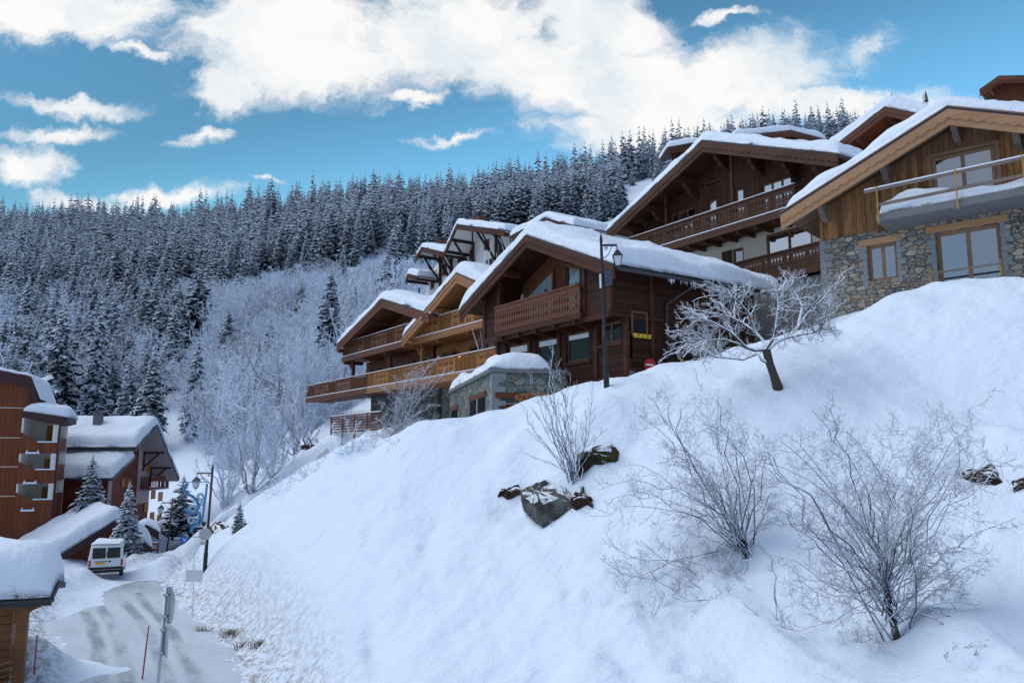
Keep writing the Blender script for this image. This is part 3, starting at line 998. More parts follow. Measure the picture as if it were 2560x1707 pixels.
def balcony(parent, s0, s1, zf, zr, t, tw, mat, beam, panels, floor_h=.26, label=None, snow=True, name='balcony', joist=None):
    """floor slab (the part) with handrail and balustrade as sub-parts; panels: list of (kind, share)"""
    f = MB(); f.box(s0, s1, t - .06, tw, zf - floor_h, zf); f.box(s0 - .03, s1 + .03, t - .10, t - .062, zf - floor_h - .06, zf + .06)
    if joist:
        n = max(2, int((s1 - s0) / joist))
        for k in range(n + 1):
            c = s0 + .15 + (s1 - s0 - .3) * k / n
            f.box(c - .08, c + .08, t + .02, tw, zf - floor_h - .22, zf - floor_h - .002)
    b = f.build(name, M[beam], parent)
    if label: b['label'] = label
    r = MB(); r.box(s0 - .02, s1 + .02, t - .08, t + .06, zr - .07, zr)
    r.box(s0 - .02, s0 + .12, t + .062, tw, zr - .07, zr); r.box(s1 - .12, s1 + .02, t + .062, tw, zr - .07, zr)
    r.build('handrail', M[beam], b)
    p = MB(); tot = sum(a for _, a in panels); x = s0; zb = zf + .10; zt = zr - .072
    for kind, a in panels:
        x1 = x + (s1 - s0) * a / tot
        p.box(x, x + .09, t - .03, t + .05, zf, zt)
        if kind == 'S':
            p.box(x + .09, x1, t - .01, t + .04, zb, zb + .07); p.box(x + .09, x1, t - .01, t + .04, zt - .12, zt - .05); slats(p, x + .09, x1, zb + .07, zt - .12, t)
        elif kind == 'D': fret(p, x + .09, x1, zb - .04, zt - .002, t - .02, MOTIF_DIAMOND, 3)
        elif kind == 'H': fret(p, x + .09, x1, zb - .04, zt - .002, t - .02, MOTIF_HEART, 3)
        x = x1
    p.box(s1 - .09, s1, t - .03, t + .05, zf, zt)
    # returns to the wall
    for c in (s0, s1 - .05):
        n = max(2, int((tw - t) / .14))
        for k in range(n):
            q = t + .08 + (tw - t - .08) * (k + .5) / n
            p.box(c, c + .05, q - .04, q + .04, zb, zt)
    p.build('balustrade', M[mat], b)
    if snow:
        sn = MB(); sn.box(s0 - .01, s1 + .01, t - .07, t + .05, zr + .002, zr + .05); sn.box(s0, s1, t - .115, t - .07, zf + .062, zf + .12)
        sn.build('snow', M['roofsnow'], b, bevel=.02)
    return b


# ------------------------------------------------------------------ dark chalet with the lamp in front
def make_dark_chalet():
    fr = Frame(W(1563, 925, 33), -56.4)
    X = empty('chalet', fr.o, fr.yaw, 'dark brown timber chalet with thick roof snow and carved balcony, behind the tall street lamp', 'chalet', 'snowy chalets on the slope')
    ZF, EV = 2.62, 4.75
    pk, lt, rt = (-5.35, 6.95), (-11.75, 4.25), (.95, 4.25)
    t0 = -1.35
    DB = 8.4
    # body
    b = MB()
    zr = lambda s: pk[1] - .23 - abs(s - pk[0]) * (pk[1] - lt[1]) / (pk[0] - lt[0])
    L0, L1 = -10.2, 0.0
    sb0, sb1 = -8.7, -1.75           # loggia between the two boarded bays
    # lower storey set back, upper bays flush
    lw = [fr.f(*z5(485, 1235), .1), fr.f(*z5(655, 1075), .1), fr.f(*z5(735, 1240), .1), fr.f(*z5(912, 1000), .1), fr.f(*z5(993, 1180), .1), fr.f(*z5(1190, 925), .1)]
    zt_, zb_ = 2.05, .62
    win_s = [(lw[0][0], lw[1][0]), (lw[2][0], lw[3][0]), (lw[4][0], lw[5][0])]
    small = (fr.f(*z5(1285, 1050), .1)[0], fr.f(*z5(1465, 850), .1)[0])
    holes = [(a, c, .72, 2.06) for a, c in win_s] + [(small[0], small[1], 1.28, 2.2)]
    facade(b, [(L0, -2.2), (L1, -2.2), (L1, 2.4), (L0, 2.4)], .1, .2, holes, 0)
    b.box(L0, L1, .101 + .35, DB, -2.2, 2.4, 0)
    # side wall with its own opening, drawn as a box skin
    b.box(L0, L1, .101, .44, -2.2, .5, 0)
    # gable above, set back 1.5 m behind the balcony
    tg = .7
    gw = [(sb0, 2.3), (sb1, 2.3), (sb1, zr(sb1)), (pk[0], zr(pk[0])), (sb0, zr(sb0))]
    tri = [(-6.75, 3.35), (-5.05, 3.35), (-5.05, 4.95), (-5.25, 4.95), (-6.75, 3.75)]
    facade(b, gw, tg, .15, [], 1)
    b.prism([(L0, 2.3), (sb0, 2.3), (sb0, zr(sb0)), (L0, zr(L0))], -.75, DB, 0)
    b.prism([(sb1, 2.3), (L1, 2.3), (L1, zr(L1)), (sb1, zr(sb1))], -.75, DB, 0)
    b.prism([(sb0, 2.3), (sb1, 2.3), (sb1, zr(sb1)), (pk[0], zr(pk[0])), (sb0, zr(sb0))], tg + .3, DB, 0)
    b.build('wall', [M['darkH'], M['midV']], X)
    # beams and posts
    for (s, za, zb2, t) in ((L1 - .02, -.5, 2.3, .02), (L0 + .02, -.8, 2.3, .02), (win_s[0][0] - .22, -.8, 2.2, .02), (win_s[0][1] + .22, -.8, 2.2, .02), (win_s[1][1] + .2, -.8, 2.2, .02), (small[0] - .22, -.5, 2.2, .02), (sb0, 2.2, zr(sb0) - .05, -.82), (sb1, 2.2, zr(sb1) - .05, -.82), (L1 - .06, 2.2, zr(L1), -.82), (L0 + .06, 2.2, zr(L0), -.82), (-4.75, 3.0, 5.75, tg - .1)):
        m_ = MB(); m_.box(s - .11, s + .11, t, t + .18, za, zb2); m_.build('post', M['darkbeam'], X)
    for (s0, s1, za, zb2, t) in ((L0, L1, 2.2, 2.45, -.85), (small[0] - .1, small[1] + .15, 1.12, 1.26, .03), (win_s[2][0] - .15, win_s[2][1] + .15, .56, .70, .03), (-10.2, 0, -.42, -.2, .02)):
        m_ = MB(); m_.box(s0, s1, t, t + .2, za, zb2); m_.build('beam', M['darkbeam'], X)
    m_ = MB(); m_.box(.001, .06, -.7, DB, 2.25, 2.42); m_.box(.001, .05, .2, DB, -.05, .12); m_.build('beam', M['darkbeam'], X)
    for t in (1.55, 4.8, 7.9):
        m_ = MB(); m_.box(.001, .09, t - .1, t + .1, .12, 4.4); m_.build('post', M['darkbeam'], X)
    f = MB(); f.box(L0 + .05, -.06, .16, DB - .1, -3.4, -.43); f.box(.0, .10, .13, .45, -2.6, -.02); f.box(-.2, -.02, .45, DB - .1, -3.4, -.06); f.build('foundation', M['concrete'], X)
    # windows
    for i, (a, c) in enumerate(win_s):
        w = window(X, a, c, .72, 2.06, .2, 1, 1, .08, 'frame', 'glassdark')
        bl = MB(); bl.box(a + .1, c - .1, .21, .225, 2.06 - (.42, .34, .3)[i], 1.97); bl.build('blind', M['curtain'], w)
    window(X, small[0], small[1], 1.28, 2.2, .2, 2, 1, .1, 'frame', 'glassdark')
    # gable glazing: trapezium pane with curtains behind, and a door-high light to the right
    tw_ = tg - .03
    def polywin(poly, nm, mull=None):
        q = MB(); n = len(poly); cx = sum(p[0] for p in poly) / n; cz_ = sum(p[1] for p in poly) / n
        inn = [(cx + (p[0] - cx) * .86, cz_ + (p[1] - cz_) * .88) for p in poly]
        for k in range(n):
            j = (k + 1) % n
            q.prism([poly[k], poly[j], inn[j], inn[k]], tw_ - .08, tw_, 0)
        if mull: q.box(mull - .05, mull + .05, tw_ - .075, tw_, inn[0][1], 4.7 if mull < -5 else 4.6)
        o = q.build(nm, M['frame'], X)
        g = MB(); g.prism(inn, tw_ - .045, tw_ - .035); g.build('pane', M['clear'], o)
        c = MB()
        n2 = 28; s0 = min(p[0] for p in inn); s1 = max(p[0] for p in inn)
        def zat(x):
            zs_ = []
            for k in range(n):
                a, b2 = inn[k], inn[(k + 1) % n]
                if min(a[0], b2[0]) - 1e-6 <= x <= max(a[0], b2[0]) + 1e-6 and abs(a[0] - b2[0]) > 1e-6: zs_.append(a[1] + (b2[1] - a[1]) * (x - a[0]) / (b2[0] - a[0]))
            return min(zs_), max(zs_)
        vs = []
        for k in range(n2 + 1):
            x = s0 + .002 + (s1 - s0 - .004) * k / n2; a, b2 = zat(x)
            tt = tw_ - .012 + .008 * (k % 2)
            vs += [(x, tt, a), (x, tt, b2)]
        c.add(vs, [(2 * k, 2 * k + 2, 2 * k + 3, 2 * k + 1) for k in range(n2)]); c.build('curtain', M['curtain'], o)
    A = [fr.f(*z5(*q), tw_) for q in ((655, 665), (905, 620), (900, 470), (850, 490))]
    polywin([(A[0][0], 2.75), (A[1][0] - .1, 2.75), (A[1][0] - .1, A[2][1] + .02), (A[3][0], A[3][1] - .02), (A[0][0] - .1, A[0][1] - .2)], 'window', (A[0][0] + A[1][0] * 2) / 3)
    B_ = [fr.f(*z5(*q), tw_) for q in ((985, 560), (1130, 540), (985, 415), (1130, 425))]
    polywin([(B_[0][0], 2.75), (min(B_[1][0], sb1 - .15), 2.75), (min(B_[1][0], sb1 - .15), B_[3][1] - .1), (B_[0][0], B_[2][1] + .02)], 'window', B_[0][0] + .72 * (B_[1][0] - B_[0][0]))
    roof(X, lt, pk, rt, t0, DB + .9, 'slate', 'darkV', 'darkbeam', .55, .66, 3, sr=.5, over=.14, lump=.2, sm=.6)
    purlins(X, [(pk[0], pk[1] - .3), (-7.6, 5.95 - .25), (-10.0, 4.72), (-3.1, 5.7), (-.5, 4.7)], t0 + .12, -.2, .24, .34)
    # carved balcony
    bf = MB(); bf.box(sb0 - .05, sb1 + .05, -1.02, tg, 2.36, 2.6)
    bal = bf.build('balcony', M['darkbeam'], X)
    for k in range(5):
        s = sb0 + .5 + (sb1 - sb0 - 1) * k / 4; q = MB(); q.plate([(-1.05, 2.35), (.3, 2.35), (.3, 1.98), (-.2, 2.05), (-.95, 2.15)], s - .1, s + .1); q.build('bracket', M['darkbeam'], bal)
    h = MB(); h.box(sb0, sb1, -1.08, -.92, 3.86, 3.95); h.box(sb0, sb1, -1.03, -.95, 2.7, 2.78); h.build('handrail', M['midbeam'], bal)
    p = MB(); n = 34
    prof = [(0, .5), (.05, .5), (.09, .42), (.14, .5), (.22, .3), (.30, .22), (.37, .38), (.43, .5), (.49, .38), (.55, .22), (.64, .26), (.72, .46), (.78, .32), (.84, .5), (1, .5)]
    for k in range(n):
        c = sb0 + (sb1 - sb0) * (k + .5) / n; w = (sb1 - sb0) / n * .96
        pts = [(c + w * b_, 2.62 + 1.23 * a) for a, b_ in prof] + [(c - w * b_, 2.62 + 1.23 * a) for a, b_ in prof[::-1]]
        p.prism(pts, -1.045, -1.01)
    p.build('balustrade', M['midbeam'], bal)
    # the side wall: window, gutter, downpipe
    sw = empty('window', (0, 0, 0)); sw.parent = X
    q = MB(); ta, tb, za, zb2 = .45, 1.2, 1.62, 2.5
    q.box(.003, .07, ta - .1, tb + .1, za - .1, za); q.box(.003, .07, ta - .1, tb + .1, zb2, zb2 + .1); q.box(.003, .07, ta - .1, ta, za, zb2); q.box(.003, .07, tb, tb + .1, za, zb2)
    bpy.data.objects.remove(sw)
    sw = q.build('window', M['frame'], X)
    q = MB(); q.box(.004, .03, ta, tb, za, zb2); q.build('pane', M['glassdark'], sw)
    q = MB(); q.box(.004, .05, 3.0, 3.2, 2.1, 2.3); q.build('wall_lamp', M['render'], X)
    g = MB()
    g.tube([(rt[0] + .12, t0 + .1, rt[1] - .22), (rt[0] + .12, DB + .8, rt[1] - .22)], .09, 8)
    g.build('gutter', M['metal'], X, smooth=True)
    g = MB(); g.tube([(rt[0] + .1, 3.2, rt[1] - .28), (rt[0] + .05, 3.1, rt[1] - .5), (.14, 2.45, rt[1] - 1.15), (.12, 2.4, rt[1] - 1.5), (.12, 2.4, -.1)], .05, 8)
    g.build('downpipe', M['metal'], X, smooth=True)
    # icicles on the eave
    ic = MB(); rr = random.Random(4)
    for k in range(70):
        t = 1.5 + rr.random() * 7; l = rr.uniform(.08, .32)
        ic.tube([(rt[0] + .12, t, rt[1] - .3), (rt[0] + .12, t, rt[1] - .3 - l)], [.018, .003], 4)
    ic.build('icicles', M['roofsnow'], X)['kind'] = 'stuff'
    # terrace rail by the garage
    q = MB(); q.box(L0 + .1, win_s[2][0] - .3, -1.15, -1.08, -.35, .38); q.box(L0 + .05, win_s[2][0] - .25, -1.2, -1.04, .38, .46)
    te = q.build('terrace_parapet', M['redH'], X)
    q = MB(); q.box(L0 + .05, win_s[2][0] - .25, -1.2, -1.05, .462, .53); q.build('snow', M['roofsnow'], te, bevel=.02)
    return fr, X


C3F, C3 = make_dark_chalet()

# two yellow window boxes and the no-entry sign on the side wall
def yellow_box(t, label):
    o_ = C3F.world(.13, t, 1.50)
    X = empty('flower_box', o_, C3F.yaw, label, 'flower box', 'yellow boxes under the side window')
    mb = MB(); mb.plate([(-.2, -.08), (.2, -.08), (.24, .10), (-.24, .10)], -.05, .07); mb.build('box', M['yellow'], X, bevel=.01)
    e = MB(); e.disc((.075, 0, .01), (1, 0, 0), .075, .01); e.build('emblem', M['signred'], X)
    e = MB(); e.disc((.083, 0, .01), (1, 0, 0), .035, .008); e.build('emblem', M['yellow'], X)


M['yellow'] = plain('yellow_paint', (.72, .50, .05), .5, var=.05)
M['signred'] = plain('sign_red', (.55, .02, .03), .4, var=.05)
M['signwhite'] = plain('sign_white', (.8, .8, .8), .4, var=.03)
M['signblue'] = plain('sign_blue', (.02, .16, .55), .4, var=.05)
yellow_box(.62, 'yellow flower box with red round emblem, nearer the wall corner')
yellow_box(1.14, 'yellow flower box with red round emblem, nearer the downpipe')
cp = C3F.g(*z5(1722, 1295), .35)
ns = empty('no_entry_sign', C3F.world(.35, cp[0], cp[1]), C3F.yaw, 'round red no entry sign low beside the dark chalet wall', 'road sign')
mb = MB(); mb.disc((0, 0, 0), (.35, -.93, 0), .27, .02); mb.build('disc', M['signred'], ns)
mb = MB(); nrm = Vector((.35, -.93, 0)).normalized(); ax = Vector((nrm.y, -nrm.x, 0)) * -1
c_ = nrm * .014; mb.bar(c_ - ax * .17 + Vector((0, 0, .03)), c_ + ax * .17 - Vector((0, 0, .03)), .012, .075); mb.build('bar', M['signwhite'], ns)
mb = MB(); mb.tube([-nrm * .05 + Vector((0, 0, .2)), -nrm * .05 + Vector((0, 0, -1.6))], .03, 8); mb.build('post', M['zinc'], ns)


# ------------------------------------------------------------------ stone garage
def make_garage():
    fr = Frame(W(1230, 923, 33.4), 12.7)
    X = empty('garage', fr.o, fr.yaw, 'grey green stone garage with snow heaped on its flat roof and a wooden name board', 'garage')
    zz = lambda x, y: (1080 + x * .14456, 880 + y * .14456)
    LW = fr.f(*zz(2300, 325))[0]; TD = 12.5
    b = MB()
    la = fr.g(*zz(660, 900)); lb = fr.g(*zz(930, 740)); lc = fr.g(*zz(330, 1020)); ld = fr.g(*zz(450, 980))
    dl = fr.f(*zz(1190, 850)); dtop = fr.f(*zz(1200, 800))[1]
    facade(b, [(0, -4.2), (LW, -4.2), (LW, -.12), (0, -.12)], 0, .3, [(dl[0], LW - .25, -4.0, dtop)], 0)
    b.box(0, LW, .31, TD, -4.2, -.121)
    b.box(0, .3, .001, .31, -4.2, -.121); b.box(LW - .2, LW, .001, .31, -4.2, -.121)
    # piece of wall beside the small side windows: they are recesses faced with dark frames
    q = MB()
    rr = random.Random(9); z = -.16; k = 0
    while z > -3.2:
        h = rr.uniform(.2, .38); w1 = .55 if k % 2 else .28; w2 = .28 if k % 2 else .6
        q.box(-.012, w2, -.012, w1, z - h, z); z -= h + .012; k += 1
    b.add(q.v, q.f, 1)
    b.build('wall', [M['stonegreen'], M['quoin']], X, recalc=False)
    c = MB(); c.box(-.12, LW + .02, -.12, TD, -.119, -.02); c.box(-.12, LW + .02, -.12, TD, -.018, .04); c.build('coping', M['concrete'], X)
    sg = MB()
    cap = snow_cap('snow', X, [(-.05, .045), (LW * .50, .045), (LW * .82, .045)], -.02, TD - .2, .45, 11, r=.7, over=0, lump=.5, sm=.2)
    # garage door + lintel
    d = MB(); d.box(dl[0], LW - .25, .22, .28, -4.0, dtop - .22); dr = d.build('door', M['redV'], X)
    q = MB(); q.box(dl[0] + .02, LW - .27, .2, .24, dtop - .215, dtop - .19); q.build('rail', M['zinc'], dr)
    q = MB(); q.box(dl[0] - .25, LW, -.03, .22, dtop, dtop + .26); q.build('lintel', M['midbeam'], X, bevel=.02)
    # side windows with timber lintels
    for (ta, tb, zt, nm) in ((la[0] + .1, lb[0] - .05, None, 1), (lc[0], ld[0], None, 2)):
        z1 = (la[1] + lb[1]) / 2 + .05 if nm == 1 else (lc[1] + ld[1]) / 2
        ta, tb = min(ta, tb), max(ta, tb)
        q = MB(); q.box(-.06, .1, ta - .1, tb + .1, z1, z1 + .22); q.build('lintel', M['midbeam'], X)
        q = MB(); q.box(-.008, .05, ta, tb, z1 - 1.2, z1 - .002)
        if nm == 1: q.box(-.03, -.009, (ta + tb) / 2 - .12, (ta + tb) / 2 + .12, z1 - 1.2, z1 - .004)
        w = q.build('window', M['quoin'], X)
        q = MB()
        if nm == 1:
            q.box(-.02, -.009, ta + .08, (ta + tb) / 2 - .14, z1 - 1.1, z1 - .03); q.box(-.02, -.009, (ta + tb) / 2 + .14, tb - .08, z1 - 1.1, z1 - .03)
        else: q.box(-.02, -.009, ta + .08, tb - .08, z1 - 1.1, z1 - .03)
        q.build('pane', M['glassdark'], w)
    # carved name board over the door
    sl_ = fr.f(*zz(1425, 770)); sr_ = fr.f(*zz(2020, 690))
    cx = (sl_[0] + sr_[0]) / 2 + .15; cz = -1.20; hw = (sr_[0] - sl_[0]) / 2 + .15
    S = empty('name_board', fr.world(cx, -.09, cz), fr.yaw, 'carved oval wooden name board hung over the garage door', 'sign')
    pts = []
    for k in range(40):
        a = 2 * math.pi * k / 40; pts.append((hw * math.copysign(abs(math.cos(a)) ** .8, math.cos(a)), .22 * math.copysign(abs(math.sin(a)) ** .7, math.sin(a))))
    m_ = MB(); m_.prism(pts, -.03, .03); m_.build('board', M['signwood'], S, bevel=.01)
    cu = bpy.data.curves.new('lettering', 'FONT'); cu.body = 'PAPILLON'; cu.size = .30; cu.extrude = .006; cu.align_x = 'CENTER'; cu.align_y = 'CENTER'; cu.space_character = 1.12
    to = bpy.data.objects.new('tmp', cu); COL.objects.link(to); to.rotation_euler = (math.pi / 2, 0, 0)
    dg = bpy.context.evaluated_depsgraph_get(); me = bpy.data.meshes.new_from_object(to.evaluated_get(dg)); bpy.data.objects.remove(to)
    me.transform(Matrix.Rotation(math.pi / 2, 4, 'X')); xs = [v.co.x for v in me.vertices]; k = (hw * 1.7) / (max(xs) - min(xs))
    me.transform(Matrix.Diagonal((min(k, 1.2), 1, 1.0, 1))); me.transform(Matrix.Translation((0, -.034, 0)))
    me.materials.clear(); me.materials.append(M['darkbeam'])
    lo = bpy.data.objects.new('lettering', me); COL.objects.link(lo); lo.parent = S
    return fr


M['signwood'] = boards('sign_wood', (.33, .13, .05), (.42, .18, .08), 'H', .3, .5, gap=0.0)
make_garage()


# ------------------------------------------------------------------ pair of terraced chalets
def make_terrace():
    k = 44 / 47
    fr = Frame(W(1241, 870, 44), -56.4)
    zf, zt = -1.15, -.02
    def chal(name, label, lt, pk, rt, b0, b1, l0, l1, mats, seed, lowpanels, uppanels, ubz, first):
        V_, bm_ = mats
        X = empty(name, fr.world((lt[0] + rt[0]) / 2, 0, -1.2), fr.yaw, label, 'chalet', 'snowy chalets on the slope')
        ox = (lt[0] + rt[0]) / 2
        sh = lambda p: (p[0] - ox, p[1] + 1.2)
        lt, pk, rt = sh(lt), sh(pk), sh(rt); b0 -= ox; b1 -= ox; l0 -= ox; l1 -= ox
        zo = 1.2
        TW = 1.7; TB = 10
        zr = lambda s: pk[1] - .22 - (pk[0] - s) * (pk[1] - lt[1]) / (pk[0] - lt[0]) if s < pk[0] else pk[1] - .22 - (s - pk[0]) * (pk[1] - rt[1]) / (rt[0] - pk[0])
        w0, w1 = b0 + .25, min(b1, rt[0] - .6)
        b = MB()
        oz = ubz[0] + zo; 
        w_lo = [(w0 + (w1 - w0) * a, w0 + (w1 - w0) * c) for a, c in ((.08, .26), (.40, .60), (.72, .92))]
        holes = [(a, c, oz + .15, oz + 2.1) for a, c in ((pk[0] + .5, pk[0] + 2.6), (pk[0] - 3.2, pk[0] - 1.7))]
        gl = [(w0, oz - .3), (w1, oz - .3), (w1, zr(w1)), (pk[0], zr(pk[0])), (w0, zr(w0))]
        facade(b, gl, TW, .2, holes, 0)
        lz0, lz1 = zf + zo, oz - .3
        lholes = [(a, c, lz0 + .1, lz0 + 2.05) for a, c in w_lo]
        facade(b, [(w0, lz0 - .3), (w1, lz0 - .3), (w1, lz1), (w0, lz1)], TW + .25, .2, lholes, 0)
        b.prism([(w0, lz0 - .3), (w1, lz0 - .3), (w1, zr(w1)), (pk[0], zr(pk[0])), (w0, zr(w0))], TW + .5, TB, 0)
        b.build('wall', [M[V_]], X)
        f = MB(); f.box(w0 + .3, w1, TW + .6, TB, -5.2, lz0 - .301); f.build('foundation', M['stonegreen'], X)
        for a, c in ((pk[0] + .5, pk[0] + 2.6), (pk[0] - 3.2, pk[0] - 1.7)):
            window(X, a, c, oz + .15, oz + 2.1, TW + .1, 2, 1, .1, 'frame', 'glassdark')
        for a, c in w_lo: window(X, a, c, lz0 + .1, lz0 + 2.05, TW + .35, 2, 1, .1, 'frame', 'glassdark')
        roof(X, lt, pk, rt, -.75, TB + .6, 'slate', V_, bm_, .55, .6, seed, sr=.5, over=.1, lump=.18, sm=.5)
        sl = lambda s: zr(s) - .02
        purlins(X, [(pk[0], pk[1] - .26), (pk[0] - 3.3, sl(pk[0] - 3.3)), (b0 + .2, sl(b0 + .2)), (pk[0] + 2.2, sl(pk[0] + 2.2))], -.6, TW + .1, .22, .3, bm_)
        balcony(X, b0, b1, ubz[0] + zo, ubz[1] + zo, 0, TW, V_, bm_, uppanels, .3, joist=3.2)
        balcony(X, l0, l1, zf + zo, zt + zo, -.25, TW + .3, V_, bm_, lowpanels, .3)
        # posts, wall lamps
        for s in ((b0 + .6, w1 - 1.2) if not first else (b0 + .5, w0 + (w1 - w0) * .62)):
            q = MB(); q.box(s - .12, s + .12, .6, .84, lz0, oz - .3); q.bar((s, .72, oz - 1.1), (s - .9, .72, oz - .35), .14, .14); q.build('post', M[bm_], X)
        for s in (w_lo[0][1] + .5, w_lo[1][1] + .45):
            q = MB(); q.lathe([(.05, 0), (.09, .03), (.09, .16), (.04, .2)], 10, (s, TW + .15, lz0 + 1.35)); q.build('wall_lamp', M['lampwarm'], X, smooth=True)['label'] = 'lit orange wall lamp'
        q = MB(); q.lathe([(.05, 0), (.09, .03), (.09, .14), (.04, .18)], 10, (pk[0] - .5, TW - .12, oz + 1.5)); q.build('wall_lamp', M['brass'], X)
        return X, fr, ox
    S = lambda z, x, y, t=0: fr.f(*z(x, y), t)
    lbL = S(z4, 135, 870)[0]; spl = S(z4, 735, 750)[0]
    # brown one, farther down the row
    pk = S(z3, 765, 885, -.75); lt = S(z3, 325, 1330, -.75)
    rt = (2 * pk[0] - lt[0] - 1.2, lt[1] + .15)
    u0 = S(z3, 385, 1325)[0]; 
    ub2 = S(z3, 1035, 1140)[0]
    chal('chalet', 'mid brown timber chalet farthest down the row, with two long balconies', lt, pk, rt, u0, ub2 - .1, lbL, spl - .05, ('midV', 'midbeam'), 21,
         [('S', 1), ('D', 1.6), ('S', .8), ('D', 1.5), ('S', 1.6)], [('S', .7), ('D', 1.6), ('S', .8), ('D', 1.5), ('S', .8), ('D', 1.2)], (1.75, 2.95), True)
    pk2 = S(z3, 1495, 630, -.75); lt2 = S(z3, 960, 1270, -.75)
    rt2 = (2 * pk2[0] - lt2[0] - .4, lt2[1] + .2)
    chal('chalet', 'golden light wood chalet squeezed between the dark and the brown one', lt2, pk2, rt2, ub2, .6, spl + .05, .4, ('ambV', 'ambbeam'), 22,
         [('S', .7), ('D', 1.6), ('S', 1.6), ('D', 1.5), ('S', 1.7), ('D', 1.5), ('S', 1.7), ('D', 1.4)], [('S', 1), ('D', 1.7), ('S', 1), ('D', 1.7), ('S', 1), ('D', 1)], (1.72, 2.85), False)
    # slatted terrace fence below
    fz = lambda x, y: (740 + x * .2551, 750 + y * .2551)
    a = fr.f(*fz(340, 1150), -.8); b = fr.f(*fz(770, 1050), -.8)
    F = empty('slat_fence', fr.world(a[0], -.8, a[1] - 1.3), fr.yaw, 'low brown horizontal slat fence under the lower balcony', 'fence')
    L = b[0] - a[0] + 1.0
    q = MB()
    for k in range(6): q.box(0, L, 0, .03, .06 + k * .2, .18 + k * .2)
    q.build('slats', M['midbeam'], F)
    q = MB(); q.box(-.05, L + .05, -.05, .08, 1.28, 1.36); hr = q.build('handrail', M['midbeam'], F)
    q = MB(); q.box(-.05, L + .05, -.05, .08, 1.362, 1.43); q.build('snow', M['roofsnow'], hr, bevel=.02)
    for k in range(5):
        q = MB(); q.box(L * k / 4 - .05, L * k / 4 + .05, .031, .12, -.9, 1.279); q.build('post', M['midbeam'], F)
    return fr


M['lampwarm'] = emit('lit_wall_lamp', (1.0, .28, .05), 2.2)
M['brass'] = plain('brass', (.55, .42, .2), .4, .5, .6)
C1F = make_terrace()


